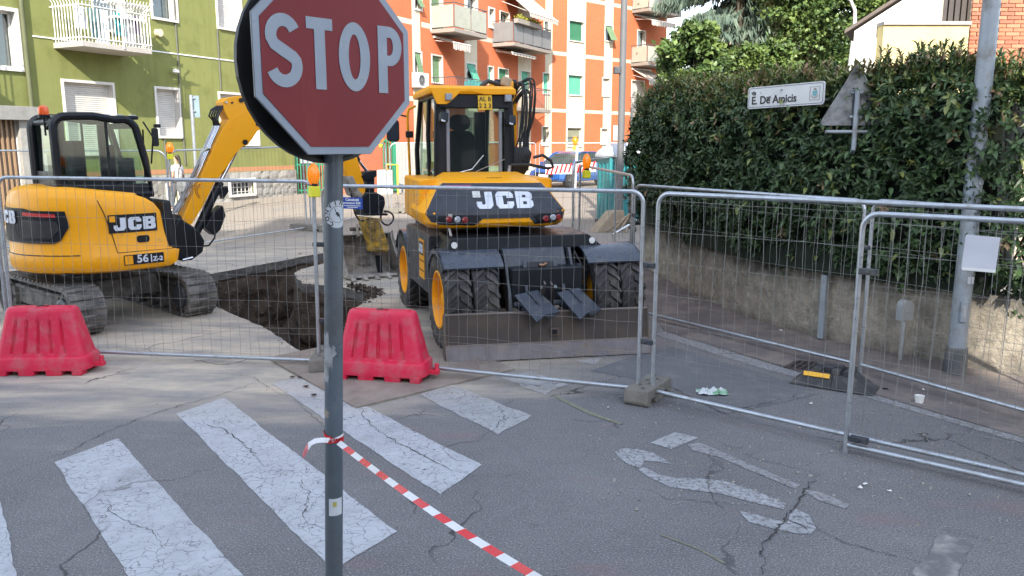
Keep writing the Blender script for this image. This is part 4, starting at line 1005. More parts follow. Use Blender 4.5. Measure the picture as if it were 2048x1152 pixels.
# --- dozer blade
BW = 1.14; BR = Matrix.Rotation(R(-6.5), 4, 'Z')
prof = [(-.66, .475), (-.70, .475), (-.725, .30), (-.75, .16), (-.80, .0), (-.76, .0), (-.71, .16), (-.685, .30)]
mb = MB(); mb.prism([(a, b_) for a, b_ in prof], 2*BW, lambda a, b_, t: Vector((-BW+t, a, b_))); xf(mb, Matrix.Rotation(R(-6.5), 4, 'Z')); bl_ = hp(mb, 'dozer_blade', m_blade, .004, up=False)
mb = MB(); mb.box((0, -.752, .155), (2*BW-.01, .008, .015), rot=(R(-12), 0, 0)); xf(mb, BR); hp(mb, 'edge_seam', M('seam_light_steel', (.2, .17, .15), .6, .4), up=False, parent=bl_)
mb = MB(); mb.prism([(-.832, -.005), (-.822, -.005), (-.764, .15), (-.774, .15)], 2*BW-.004, lambda a, b_, t: Vector((-BW+.002+t, a, b_))); xf(mb, BR); hp(mb, 'cutting_edge', M('cutting_edge_steel', (.105, .098, .105), .42, .5, .2, 4, bp=.1, dirt=((.17, .13, .1), .35, 6)), up=False, parent=bl_)
mb = MB(); mb.box((0, -.68, .482), (2*BW, .055, .016)); xf(mb, BR); hp(mb, 'top_lip', M('seam_light_steel', (.2, .17, .15)), .004, up=False, parent=bl_)
for s in (-1, 1):
    mb = MB(); mb.prism([(-.79, .0), (-.60, .02), (-.60, .44), (-.70, .50), (-.735, .3)], .02, lambda a, b_, t: Vector((s*BW+t-.01, a, b_))); xf(mb, BR); hp(mb, 'end_plate', m_steel, .003, up=False, parent=bl_)
mb = MB(); mb.box((.06, -.742, .265), (.10, .03, .09)); xf(mb, BR); hp(mb, 'slot_rim', m_steel, .006, up=False, parent=bl_)
mb = MB(); mb.box((.06, -.760, .265), (.058, .004, .05)); xf(mb, BR); hp(mb, 'slot', m_blk, up=False, parent=bl_)
# --- upper structure: hood built in layers (z, half width, rear, front)
CH = .13
def hring(z, w_, b0, b1, c=CH): return [Vector(p+(z,)) for p in [(-w_+c, b0), (-w_*.5, b0-.01), (0, b0-.015), (w_*.5, b0-.01), (w_-c, b0), (w_-c*.35, b0+c*.35), (w_, b0+c), (w_, b1), (-w_, b1), (-w_, b0+c), (-w_+c*.35, b0+c*.35)]]
HR = [(1.335, .70, .10), (1.35, .78, .04), (1.40, .83, .0), (1.52, .855, 0.), (1.60, .80, .06), (1.70, .735, .13), (1.80, .665, .205), (1.845, .63, .25), (1.865, .60, .30), (1.945, .46, .72)]
mb = MB(); mb.loft([hring(z, w_, b0, 1.05) for z, w_, b0 in HR]); hood = hp(mb, 'hood', m_yel, .006, smooth=True)
def hsurf(a, z, off=.006):
    for i in range(len(HR)-1):
        if HR[i+1][0] >= z: break
    f = (z-HR[i][0])/(HR[i+1][0]-HR[i][0]); f = max(0, min(1, f)); w_ = HR[i][1]+(HR[i+1][1]-HR[i][1])*f; b0 = HR[i][2]+(HR[i+1][2]-HR[i][2])*f
    aa = abs(a); b_ = b0-.015*(1-min(1, aa/(w_-CH)))
    if aa > w_-CH:
        d_ = aa-(w_-CH); b_ += d_*.538 if d_ < .65*CH else .35*CH+(d_-.65*CH)*1.857
    return Vector((a, b_-off*.85, z+off*.4))
def hpatch(name, poly, mat, parent, off=.010, res=.05, bev=0):
    xs = [p[0] for p in poly]; zs = [p[1] for p in poly]; extra = []
    x = min(xs)+res/2
    while x < max(xs):
        z = min(zs)+res/2
        while z < max(zs):
            if inside((x, z), poly): extra.append((x, z))
            z += res
        x += res
    P_ = []
    for i in range(len(poly)):
        a = Vector(poly[i]); b_ = Vector(poly[(i+1) % len(poly)]); k = max(1, int((b_-a).length/res)); P_ += [a.lerp(b_, j/k) for j in range(k)]
    V, F2 = cdt([], P_, extra, [], lambda c: inside(c, poly))
    mb = MB(); n0 = len(V); mb.add([hsurf(v.x, v.y, off) for v in V], F2)
    return hp(mb, name, mat, parent=parent)
PAN = [(-.82, 1.51), (-.76, 1.42), (-.68, 1.385), (-.265, 1.365), (-.17, 1.445), (.38, 1.445), (.45, 1.365), (.72, 1.385), (.79, 1.42), (.83, 1.50), (.66, 1.76), (.60, 1.83), (-.58, 1.84), (-.65, 1.78)]
pan = hpatch('rear_panel', PAN, m_panel, HYD, .014)
hpatch('lamp_recess', [(-.73, 1.475), (-.64, 1.395), (-.27, 1.378), (-.19, 1.45), (-.22, 1.478), (-.45, 1.49)], m_blk, pan, .019)
hpatch('lamp_recess', [(.42, 1.45), (.46, 1.38), (.71, 1.40), (.77, 1.47), (.70, 1.49), (.5, 1.485)], m_blk, pan, .019)
hpatch('pink_strip', [(-.56, 1.815), (-.60, 1.785), (-.30, 1.785), (-.25, 1.815)], M('pink_tape', (.3, .07, .13), .5), pan, .020)
for px_, py_, mt_ in ((891, 440, m_redlens), (908, 441, m_clearlens), (923, 442, m_redlens), (1089, 443, m_redlens), (1104, 441, m_clearlens), (1116, 441, m_redlens)):
    a = (px_-989)*.00575; z = 2.3-(py_-291)*.00574; c = hsurf(a, z, .018)
    mb = MB(); mb.lathe([(.038, 0), (.038, -.01), (.028, -.022), (.0001, -.026)], 18, 'y', c); hp(mb, 'tail_lamp', mt_, smooth=True, parent=pan)
h_ = .185
for P_ in [None]:
    mb = MB()
    for p in jcb_polys():
        pp = [((a-1.6)*h_*1.13+.105, 1.645+(b_-.5)*h_) for a, b_ in p]
        mb.prism(pp, .006, lambda a, b_, t: hsurf(a, b_, .015+t))
    hp(mb, 'lettering', m_letter, parent=pan)
hpatch('sticker', [(-.265, 1.675), (-.175, 1.675), (-.175, 1.745), (-.265, 1.745)], M('paper_white', (.6, .6, .57), .6), pan, .0235)
mb = MB()
for a0, r__ in ((100, .085), (100, .07)):
    mb.prism(stroke([(x*1., y) for x, y in arc(.06, 0, r__, 20, 160, 12, r__*1.3)], .008), .002, lambda a, b_, t: Vector((a, .40+b_*1.0, 1.878+b_*.19+t+.006)))
hp(mb, 'hood_emblem', M('emblem_red_brown', (.16, .03, .02), .6), parent=hood)
t_ = text_mesh('CAMELOTTI', .035, .001); t_.materials.append(m_ink)
o = link('lettering', t_, hood); o.matrix_local = UT@Matrix.Translation((.06, .41, 1.893))@Matrix.Rotation(R(11), 4, 'X')
mb = MB(); pts = [hsurf(-.55, 1.50, .03), hsurf(-.545, 1.42, .02), hsurf(-.55, 1.34, .03)+Vector((0, 0, 0)), hsurf(-.55, 1.34, .05)-Vector((-.02, .0, .12))]
vs = []
for p, w_ in zip(pts, (.05, .03, .022, .03)): vs += [p+Vector((-w_/2, 0, 0)), p+Vector((w_/2, -.004, 0))]
mb.add(vs, [(2*i, 2*i+1, 2*i+3, 2*i+2) for i in range(3)]); hp(mb, 'torn_strap', M('paper_strip', (.45, .44, .4), .8))
# left flank: yellow side cover with louvres under the cab
mb = MB(); mb.loft([hring(z, w_, .5, 1.9, .05) for z, w_ in ((1.36, .80), (1.40, .82), (1.85, .82), (1.88, .80))]); xf(mb, Matrix.Translation((-.0, 0, 0))); sc_ = hp(mb, 'side_cover', m_yel, .008)
for k in range(6):
    mb = MB(); mb.box((-.822, .72, 1.42+k*.04), (.012, .16, .022)); hp(mb, 'louvre', m_yel, .003, parent=sc_)
for b_ in (.95, 1.5):
    mb = MB(); mb.box((-.8205, b_, 1.62), (.003, .008, .46)); hp(mb, 'panel_gap', m_blk, parent=sc_)
# --- cab
CA0, CA1, CB0, CB1 = -.52, .42, .98, 2.42
def cz(z): return z
mb = MB()
def cbar(p, q, r=.035, fl=1.): mb.tube([p, q], r, 8)
for a in (CA0, CA1):
    mb.tube([(a, CB0+.02, 1.86), (a, CB0, 2.3), (a+(.02 if a < 0 else -.02), CB0+.02, 2.86)], .042, 8)
    mb.tube([(a-(.03 if a < 0 else -.02), CB1+.03, 1.4), (a-(.04 if a < 0 else -.02), CB1+.08, 2.2), (a, CB1-.1, 2.88)], .035, 8)
    mb.tube([(a, CB0, 2.87), (a, CB1-.1, 2.88)], .035, 8)
mb.tube([(CA0, CB0+.62, 1.86), (CA0-.02, CB0+.60, 2.4), (CA0, CB0+.58, 2.87)], .028, 8)
mb.tube([(CA0, CB0, 1.9), (CA1, CB0, 1.9)], .04, 8); mb.tube([(CA0, CB1, 1.45), (CA1, CB1, 1.45)], .035, 8); mb.tube([(CA0, CB1-.1, 2.88), (CA1, CB1-.1, 2.88)], .035, 8)
mb.box((CA0+.06, CB0-.01, 2.4), (.10, .03, 1.0)); mb.box((CA1-.05, CB0-.01, 2.4), (.09, .03, 1.0))
cab = hp(mb, 'cab', m_blk, smooth=True)
mb = MB(); mb.box(((CA0+CA1)/2, 1.7, 1.62), (.92, 1.42, .5)); hp(mb, 'cab_base', m_blk, .03, parent=cab)
mb = MB(); mb.box(((CA0+CA1)/2, CB0-.045, 2.80), (.86, .05, .17)); mb.box(((CA0+CA1)/2, CB0+.0, 2.84), (.9, .12, .1)); hp(mb, 'rear_fascia', m_blk, .015, parent=cab)
rt = [(-.62, .88), (.45, .88), (.47, 1.0), (.47, 2.3), (.40, 2.4), (-.55, 2.4), (-.63, 2.3), (-.64, 1.0)]
mb = MB(); mb.loft([[Vector((a*s1+(s1-1)*.08, (b_-1.6)*s1+1.6, z)) for a, b_ in rt] for z, s1 in ((2.885, .98), (2.91, 1.0), (2.95, .99), (2.985, .93), (2.992, .8))]); roof = hp(mb, 'roof', m_yel, smooth=True)
mb = MB(); mb.prism([(-.60, 2.92), (.45, 2.92), (.45, 2.885), (.02, 2.885), (-.08, 2.87), (-.16, 2.895), (-.26, 2.90), (-.36, 2.80), (-.40, 2.765), (-.50, 2.765), (-.60, 2.90)][:0] or [(-.62, 2.95), (.45, 2.95), (.455, 2.885), (.05, 2.88), (-.1, 2.91), (-.24, 2.905), (-.37, 2.785), (-.41, 2.76), (-.53, 2.76), (-.56, 2.83)], .03, lambda a, b_, t: Vector((a, .875+t, b_))); hp(mb, 'roof_visor', m_yel, .01, parent=roof)
g_ = []
for (p0, p1, p2, p3) in (((CA0+.04, CB0+.01, 1.92), (CA1-.04, CB0+.01, 1.92), (CA1-.04, CB0+.02, 2.78), (CA0+.04, CB0+.02, 2.78)),
                         ((CA0-.005, CB0+.05, 1.92), (CA0-.03, CB1, 1.5), (CA0, CB1-.1, 2.85), (CA0, CB0+.05, 2.85)),
                         ((CA1+.005, CB0+.05, 1.92), (CA1+.02, CB1, 1.5), (CA1, CB1-.1, 2.85), (CA1, CB0+.05, 2.85)),
                         ((CA0, CB1+.06, 1.5), (CA1, CB1+.06, 1.5), (CA1, CB1-.09, 2.86), (CA0, CB1-.09, 2.86))):
    mb = MB(); mb.add([p0, p1, p2, p3], [(0, 1, 2, 3)]); hp(mb, 'window', g_cab, parent=cab)
# seat
def sbox(c, d, tp=None, rot=None): mb.box(c, d, rot, tp)
mb = MB(); sx = -.14
mb.prism(rrect(.40, .62, .12, 4, sx, 2.15), .16, lambda a, b_, t: Vector((a*(1)+0, 1.50+t+(b_-2.15)*-.12, b_)))
seat = hp(mb, 'seat_back', m_seat, .03, parent=cab, smooth=True)
mb = MB(); mb.prism(rrect(.27, .20, .09, 5, sx, 2.56), .10, lambda a, b_, t: Vector((a, 1.45+t, b_))); hp(mb, 'headrest', m_seat, .02, parent=cab, smooth=True)
mb = MB(); mb.box((sx, 1.82, 1.88), (.46, .5, .16)); mb.box((sx+.33, 1.8, 2.0), (.12, .4, .12)); mb.box((sx-.33, 1.8, 2.0), (.1, .4, .12)); hp(mb, 'seat_cushion', m_seat, .03, parent=cab)
mb = MB(); mb.box((sx+.42, 2.2, 2.2), (.16, .1, 1.05)); mb.box((.0, 2.35, 1.95), (.3, .1, .35)); hp(mb, 'console', m_blk, .02, parent=cab)
mb = MB(); mb.tube([(sx+.19*math.cos(t_), 2.15+.05*math.sin(t_), 2.12+.17*math.sin(t_)) for t_ in [k*math.pi/10 for k in range(21)]], .013, 6); hp(mb, 'steering_wheel', m_blk, parent=cab, smooth=True)
mb = MB(); mb.tube([(CA0+.13, CB0-.03, 2.7), (CA0+.13, CB0-.03, 1.95)], .022, 6); mb.tube([(CA1-.15, CB0-.03, 2.7), (CA1-.15, CB0-.03, 1.95)], .022, 6); hp(mb, 'window_channel', M('grey_channel', (.22, .23, .26), .5), parent=cab)
mb = MB(); mb.tube([(.05, CB0-.05, 2.15), (-.1, CB0-.06, 1.98), (-.3, CB0-.05, 1.93)], .007, 5); mb.tube([(CA1-.1, CB0-.05, 2.1), (-.05, CB0-.06, 1.95)], .006, 5); hp(mb, 'wiper', m_galv, parent=cab)
for a, z, sz in ((CA0+.13, 2.845, .085), (CA1-.07, 2.84, .085)):
    mb = MB(); mb.box((a, CB0-.10, z), (sz, .06, sz)); f = hp(mb, 'work_light', M('light_housing', (.3, .31, .33), .4, .5), .008, parent=cab)
    mb = MB(); mb.cyl((a, CB0-.132, z), (a, CB0-.137, z), .034, 16); hp(mb, 'light_lens', m_clearlens, parent=f) if False else hp(mb, 'light_lens', m_clearlens, parent=cab)
for a, z in ((CA0+.06, 2.60), (CA1-.04, 2.57)):
    mb = MB(); mb.box((a, CB0-.14, z), (.10, .09, .12), rot=(R(-20), R(12), R(15))); hp(mb, 'work_light', m_blk, .015, parent=cab)
    mb = MB(); mb.box((a-.01, CB0-.19, z-.015), (.055, .012, .08), rot=(R(-20), R(12), R(15))); hp(mb, 'light_lens', m_clearlens, .01, parent=cab)
mb = MB(); mb.box((.065, CB0-.085, 2.785), (.175, .012, .175), rot=(0, R(-2), 0)); lp = hp(mb, 'number_plate', M('plate_yellow', (.7, .42, .02), .5), .004, parent=cab)
for txt, z in (('AL B', 2.825), ('2 2 3', 2.745)):
    t_ = text_mesh(txt, .075, .001, .0012); t_.materials.append(m_ink); o = link('plate_lettering', t_, cab); o.matrix_local = UT@Matrix.Translation((.065, CB0-.0925, z))@Matrix.Rotation(R(90), 4, 'X')
# handrail and mirror at the left front
mb = MB(); mb.tube([(-.66, 2.42, 1.35), (-.68, 2.40, 1.9), (-.70, 2.38, 2.68), (-.68, 2.36, 2.76), (-.6, 2.3, 2.80)], .018, 8); hp(mb, 'handrail', m_yel, smooth=True)
mb = MB(); mb.tube([(-.70, 2.38, 2.66), (-.82, 2.44, 2.69), (-.92, 2.44, 2.64)], .012, 6); mr = hp(mb, 'mirror_arm', m_blk, smooth=True)
mb = MB(); mb.prism(rrect(.17, .30, .05, 4, 0, 2.47), .07, lambda a, b_, t: Vector((a-.90, 2.38+t, b_))); hp(mb, 'mirror', m_blk, .015, smooth=True)
mb = MB(); mb.prism(rrect(.14, .26, .04, 4, 0, 2.47), .004, lambda a, b_, t: Vector((a-.90, 2.372+t, b_))); hp(mb, 'mirror_glass', M('mirror_glass', (.05, .06, .08), .08, .6))
mb = MB(); mb.box((-.68, 2.36, 2.42), (.10, .08, .09)); hp(mb, 'mirror_bracket', m_blk, .01)
mb = MB(); mb.tube([(-.66, 2.42, 1.5), (-.62, 2.36, 1.42), (-.58, 2.34, 1.3), (-.6, 2.36, 1.15)], .03, 8); hp(mb, 'strut', m_blk, smooth=True)
# --- folded boom to the right of the cab
BXa = .60
mb = MB()
mb.prism([(1.60, 1.5), (1.85, 1.5), (1.95, 2.2), (1.9, 2.95), (1.72, 3.08), (1.6, 2.9), (1.62, 2.2)], .15, lambda a, b_, t: Vector((BXa-.09+t, a, b_))); bm_ = hp(mb, 'lower_boom', m_yel, .012)
mb = MB(); mb.box((BXa-.12, 1.75, 2.2), (.05, .12, 1.3)); hp(mb, 'boom_cylinder', m_blk, .01)
mb = MB(); mb.cyl((BXa-.05, 1.55, 2.0), (BXa-.05, 1.6, 2.75), .03, 10); hp(mb, 'cylinder_rod', m_chrome, smooth=True)
mb = MB(); mb.prism([(1.5, 2.98), (1.66, 2.96), (1.9, 3.02), (2.3, 3.0), (2.3, 3.10), (1.75, 3.14), (1.52, 3.1)], .17, lambda a, b_, t: Vector((BXa-.18+t, a, b_))); hp(mb, 'upper_boom', m_yel, .012)
mb = MB(); mb.cyl((BXa-.24, 1.6, 3.07), (BXa+.04, 1.6, 3.07), .055, 16); hp(mb, 'boom_pin', m_blk, smooth=True)
mb = MB(); mb.box((BXa-.13, 1.46, 3.08), (.12, .1, .12), rot=(0, R(20), 0)); hp(mb, 'pin_cover', M('cover_tan', (.4, .3, .2), .6), .02)
mb = MB(); mb.tube([(BXa-.45, 1.5, 3.02), (BXa-.36, 1.5, 3.09), (BXa-.25, 1.5, 3.06), (BXa-.18, 1.5, 3.03)], .03, 8); hp(mb, 'hydraulic_hose', m_hose, smooth=True)
rr_ = random.Random(3)
for k in range(13):
    a0 = BXa+rr_.uniform(.02, .16); top = rr_.uniform(2.9, 3.12); x1 = a0+rr_.uniform(0, .08)
    pts = [(BXa-.03+rr_.uniform(0, .06), 1.5, top-.12), (a0-.02, 1.45, top), (x1+.03, 1.42, top-.03), (x1+.02, 1.42, top-.4), (a0+.02, 1.42, 2.4), (a0-.02+rr_.uniform(-.04, .04), 1.4, 2.15), (a0-.03+rr_.uniform(-.05, .05), 1.38, 1.9)]
    sm = []
    for i in range(len(pts)-1):
        for j in range(4):
            t_ = j/4; p0_ = Vector(pts[max(0, i-1)]); p1_ = Vector(pts[i]); p2_ = Vector(pts[i+1]); p3_ = Vector(pts[min(len(pts)-1, i+2)])
            sm.append(.5*((2*p1_)+(-p0_+p2_)*t_+(2*p0_-5*p1_+4*p2_-p3_)*t_*t_+(-p0_+3*p1_-3*p2_+p3_)*t_**3))
    mb = MB(); mb.tube(sm, rr_.uniform(.008, .014), 6); hp(mb, 'hydraulic_hose', m_hose, smooth=True)
for k in range(8):
    a0 = BXa-.1+k*.028; mb = MB(); mb.tube([(a0-.05, 1.35, 1.86), (a0+.02, 1.30, 1.98), (a0+.06, 1.30, 2.10+.01*k), (a0+.03, 1.36, 2.24)], .021, 8); hp(mb, 'hydraulic_hose', m_hose, smooth=True)
mb = MB(); pts = [(BXa-.22, .95, 1.94), (BXa-.2, .95, 2.03), (BXa+.05, .95, 2.03), (BXa+.3, .95, 1.98), (BXa+.36, .95, 2.0), (BXa+.33, .95, 2.08), (BXa+.22, .95, 2.15), (BXa+.1, .95, 2.12)]; mb.tube(pts, .02, 8); hp(mb, 'hose_loop', m_hose, smooth=True)
mb = MB(); mb.tube([(BXa-.22, .95, 1.94), (BXa-.21, .95, 2.02)], .024, 8); hp(mb, 'hose_fitting', m_galv, smooth=True)

# ================= small tracked excavator =================
MC = Vector((-5.38, 10.38, gz(10.4)))
MINI = root('tracked_excavator', MC, 0, 'small yellow tracked excavator with black framed cab and raised boom beside the trench', 'excavator')
MU = Matrix.Rotation(R(-45), 4, 'Z'); MT = Matrix.Translation((-.09, .24, 0))@Matrix.Rotation(R(-130), 4, 'Z')
def mp_(mb, name, mat, bev=0, smooth=False, T=MU, parent=None, **k):
    if T is not None: xf(mb, T)
    return mb.build(name, mat, parent or MINI, bev, smooth, **k)
# tracks (local: y along the track, x across)
TL, THt, TW = 2.42, .56, .40
def tpath(n=64, r=THt/2, ins=0.):
    r_ = r-ins; L = TL/2-r; pts = []
    tot = 4*L+2*math.pi*r
    for k in range(n):
        s = k/n*tot
        if s < 2*L: pts.append((L-s, r+r_*1., 0))
        elif s < 2*L+math.pi*r: a = (s-2*L)/r; pts.append((-L-r_*math.sin(a), r+r_*math.cos(a), a))
        elif s < 4*L+math.pi*r: pts.append((-L+(s-2*L-math.pi*r), r-r_, math.pi))
        else: a = math.pi+(s-4*L-math.pi*r)/r; pts.append((L-r_*math.sin(a), r+r_*math.cos(a), a))
    return pts
lug = MB(); lug.box((0, 0, .008), (TW-.012, .066, .022), taper=(.98, .75)); lugm = lug.mesh('tread_lug', m_rubd)
for cx in (-.72, .72):
    grp = bpy.data.objects.new('track', None); C.objects.link(grp); grp.parent = MINI; grp.matrix_local = MT@Matrix.Translation((cx, 0, 0))
    mb = MB(); po = tpath(72); pi_ = tpath(72, ins=.035); rings = []
    for (a, z, an), (b_, z2, _) in zip(po, pi_): rings.append([Vector((-TW/2, a, z)), Vector((TW/2, a, z)), Vector((TW/2, b_, z2)), Vector((-TW/2, b_, z2))])
    rings.append(rings[0]); mb.loft(rings, cap=False); mb.build('belt', m_rubd, grp, smooth=True)
    for (a, z, an) in tpath(44):
        o = link('tread_lug', lugm, grp); o.location = (0, a, z); o.rotation_euler = (an, 0, 0)
    mb = MB(); mb.box((0, 0, .30), (.20, TL-.55, .22)); mb.box((0, 0, .42), (.26, TL-.8, .05)); mb.build('track_frame', m_rubd, grp, .02)
    for y in (-TL/2+.29, TL/2-.29):
        mb = MB(); mb.lathe([(.225, -.10), (.225, .15), (.19, .165), (.10, .165), (.0001, .165)], 20, 'x', (0, y, THt/2)); mb.lathe([(.225, .10), (.225, -.15), (.19, -.165), (.10, -.165), (.0001, -.165)], 20, 'x', (0, y, THt/2)); mb.build('sprocket', m_rubd, grp, smooth=True)
        for s in (-1, 1):
            mb = MB(); mb.lathe([(.175, s*.16), (.17, s*.20), (.13, s*.215), (.0001, s*.215)], 8, 'x', (0, y, THt/2)); mb.build('hub_cover', m_dgrey, grp, .006)
            for k in range(8):
                mb = MB(); a = k*math.pi/4; mb.cyl((s*.16, y+.205*math.cos(a), THt/2+.205*math.sin(a)), (s*.178, y+.205*math.cos(a), THt/2+.205*math.sin(a)), .014, 6); mb.build('bolt', m_steel, grp)
    for k in range(5):
        mb = MB(); mb.cyl((-.15, -.7+k*.35, .10), (.15, -.7+k*.35, .10), .065, 14); mb.build('roller', m_rubd, grp, smooth=True)
mb = MB(); mb.hexa([(-.62, -.35, .26), (.62, -.35, .26), (.62, .35, .26), (-.62, .35, .26), (-.5, -.4, .52), (.5, -.4, .52), (.5, .4, .52), (-.5, .4, .52)]); mb.cyl((0, 0, .5), (0, 0, .74), .36, 24); mp_(mb, 'undercarriage', m_rubd, .02, T=MT)
mb = MB(); mb.prism([(-.5, .05), (.5, .05), (.5, .35), (-.5, .35)], .05, lambda a, b_, t: Vector((a*1.7, -1.45-t, b_+.15))); mb.box((-.3, -1.1, .35), (.12, .75, .12)); mb.box((.3, -1.1, .35), (.12, .75, .12)); mp_(mb, 'dozer_blade', m_steel, .01, T=MT)
# body
Rb = 1.01
def mring(z, ins, front=.62, sl=0):
    R_ = Rb-ins; A_ = 1.0-ins; bb = -math.sqrt(max(0, R_*R_-A_*A_)); a0 = math.degrees(math.atan2(bb, A_)); pts = [Vector((A_, front-ins*1.2+sl, z)), Vector((A_, .2, z))]
    for k in range(25): a = R(a0+(-180-2*a0)*k/24); pts.append(Vector((R_*math.cos(a), R_*math.sin(a), z)))
    return pts+[Vector((-A_, .2, z)), Vector((-A_, front-ins, z)), Vector((0, front-ins, z))]
mb = MB(); mb.loft([mring(z, i_, f_) for z, i_, f_ in ((.72, .09, .50), (.745, .03, .55), (.80, .0, .59), (.945, .0, .62), (.965, .014, .55), (1.3, .014, .50), (1.50, .018, .44), (1.62, .035, .40), (1.69, .07, .36), (1.735, .13, .32), (1.755, .22, .26))])
mb.v = [(v[0], v[1], v[2]-(max(0, v[2]-1.3)/.445*.13*max(0, min(1, (v[1]+.5)/1.0)))) for v in mb.v]; body = mp_(mb, 'body', m_yel, .012, smooth=True)
mb = MB(); mb.box((0, 0, .715), (1.5, 1.3, .04)); mp_(mb, 'belly_plate', m_blk, .01)
def rsurf(an, z, off=.008):   # an: degrees from straight back, + towards the machine's right
    a = R(-90+an); r_ = Rb+off-(.012 if z > .95 else 0)-(max(0, z-1.45)*.1); return Vector((r_*math.cos(a), r_*math.sin(a), z))
def band(name, poly, mat, off, parent=body, T=MU, step=3):
    P_ = []
    for i in range(len(poly)):
        a = Vector(poly[i]); b_ = Vector(poly[(i+1) % len(poly)]); k = max(1, int(abs(b_.x-a.x)/step)); P_ += [a.lerp(b_, j/k) for j in range(k)]
    ex = []
    an = min(p[0] for p in poly)+step/2
    while an < max(p[0] for p in poly):
        for z in np.arange(1.0, 1.6, .1):
            if inside((an, z), poly): ex.append((an, float(z)))
        an += step
    V, F2 = cdt([], P_, ex, [], lambda c: inside(c, poly))
    mb = MB(); mb.add([rsurf(v.x, v.y, off) for v in V], F2); return mp_(mb, name, mat, parent=parent)
band('lamp_panel', [(-49, 1.14), (-44, 1.10), (44, 1.10), (49, 1.14), (55, 1.30), (53, 1.48), (30, 1.485), (22, 1.51), (-22, 1.51), (-30, 1.485), (-53, 1.48), (-55, 1.30)], m_blk, .014)
band('lamp_glass', [(20, 1.16), (42, 1.155), (49, 1.27), (47, 1.36), (20, 1.38)], M('smoked_lens', (.035, .033, .033), .2, coat=.6), .019)
band('reflector', [(22, 1.425), (47, 1.405), (47, 1.445), (22, 1.465)], M('red_reflector', (.5, .03, .03), .35), .023)
mb = MB()
for p in jcb_polys():
    mb.prism([((a-1.6)*.155, (b_-.5)*.155) for a, b_ in p], .004, lambda a, b_, t: rsurf(math.degrees(a/Rb), 1.40+b_, .022+t))
mp_(mb, 'lettering', m_letter, parent=body)
SX = 1.0
def side(name, poly, mat, d0, d1, parent=body, bev=0):
    mb = MB(); mb.prism(poly, d1-d0, lambda a, b_, t: Vector((SX-.012+d0+t, a, b_))); return mp_(mb, name, mat, bev, parent=parent)
side('decal', [(-.20, 1.20), (.37, 1.20), (.37, 1.42), (-.20, 1.42)], m_blk, .0, .004)
mb = MB()
for p in jcb_polys(): mb.prism([((a-1.6)*.155*1.0+.105, (b_-.5)*.155+1.305) for a, b_ in p], .003, lambda a, b_, t: Vector((SX-.008+t, a, b_)))
mp_(mb, 'lettering', m_letter, parent=body)
side('emblem', [(-.185, 1.335), (-.12, 1.335), (-.12, 1.405), (-.185, 1.405)], m_yel, .004, .0075)
side('model_decal', [(-.06, .80), (.42, .80), (.42, .925), (-.06, .925)], m_blk, .012, .016)
side('emblem', [(-.05, .81), (.045, .81), (.045, .915), (-.05, .915)], m_yel, .016, .019)
for txt, sz, y_, z_, sx_ in (('56', .135, .16, .865, 1.05), ('|', .10, .265, .87, 1), ('Z-2', .075, .345, .85, 1.1)):
    t_ = text_mesh(txt, sz, .0015, .003, sx_); t_.materials.append(m_letter); o = link('lettering', t_, body); o.matrix_local = MU@Matrix.Translation((SX+.0055, y_, z_))@Matrix.Rotation(R(90), 4, 'Z')@Matrix.Rotation(R(90), 4, 'X')
side('door_handle', rrect(.15, .085, .03, 4, .19, 1.11), m_blk, .0, .006)
for P_ in ([(-.30, 1.60), (-.24, 1.45), (-.17, 1.2), (-.12, .96), (.55, .955)], ):
    side('panel_gap', stroke(P_, .010), m_blk, .0, .0045)
band('skirt_gap', [(-95, .948), (60, .948), (60, .958), (-95, .958)], m_blk, .002)
side('front_trim', [(.42, 1.46), (.49, 1.35), (.54, 1.0), (.50, .98), (.45, 1.2)], m_blk, .0, .005)
mb = MB(); mb.box((.50, .56, 1.25), (.85, .16, .62), taper=(.9, .6)); mp_(mb, 'front_cover', m_blk, .03)
# cab frame with rounded corners on each side
c0, c1, d0, d1, zb, zt = -.95, .0, -.40, .66, 1.60, 2.62
def cabside(a):
    def S_(p): return Vector((a, p[0], p[1]))
    out = [(d0, zb)]+[(d0-.02, zb+.3)]+arc(d0+.13, zt-.17, .15, 180, 95, 5)+[(d0+.45, zt-.01), (d1-.35, zt-.05)]+arc(d1-.26, zt-.22, .18, 80, 10, 5)+[(d1-.0, zb+.45), (d1+.06, zb)]
    return [S_(p) for p in out]
mb = MB()
for a in (c0, c1): mb.tube(cabside(a)+[Vector((a, d0, zb))], .05, 8)
for b_, z_ in ((d0+.03, zt-.09), (d0, zb+.03), (d1-.12, zt-.12), (d1+.03, zb+.05)): mb.tube([(c0, b_, z_), (c1, b_, z_)], .04, 8)
mc = mp_(mb, 'cab', m_blk, smooth=True)
mb = MB(); mb.box(((c0+c1)/2, .15, zt-.02), (.95, .95, .05)); mp_(mb, 'roof', m_blk, .02, parent=mc)
mb = MB(); mb.box((c1, .15, zb+.02), (.06, 1.06, .24)); mb.box((c0, .15, zb), (.05, 1.25, .14)); mp_(mb, 'sill', m_blk, .01, parent=mc)
for a in (c0, c1):
    mb = MB(); mb.box((a, .2, (zb+zt)/2), (.03, .025, zt-zb-.1)); mp_(mb, 'window_bar', m_blk, parent=mc)
    mb = MB(); pts = cabside(a); mb.add([Vector((a, .1, 2.1))]+pts, [(0, i+1, i+2) for i in range(len(pts)-1)]+[(0, len(pts), 1)]); mp_(mb, 'window', g_cab, parent=mc)
for b_, t__ in ((d0, 0), (d1, .05)):
    mb = MB(); mb.add([(c0, b_, zb), (c1, b_, zb), (c1, b_-(.13 if t__ else -.02), zt-.1), (c0, b_-(.13 if t__ else -.02), zt-.1)], [(0, 1, 2, 3)]); mp_(mb, 'window', g_cab, parent=mc)
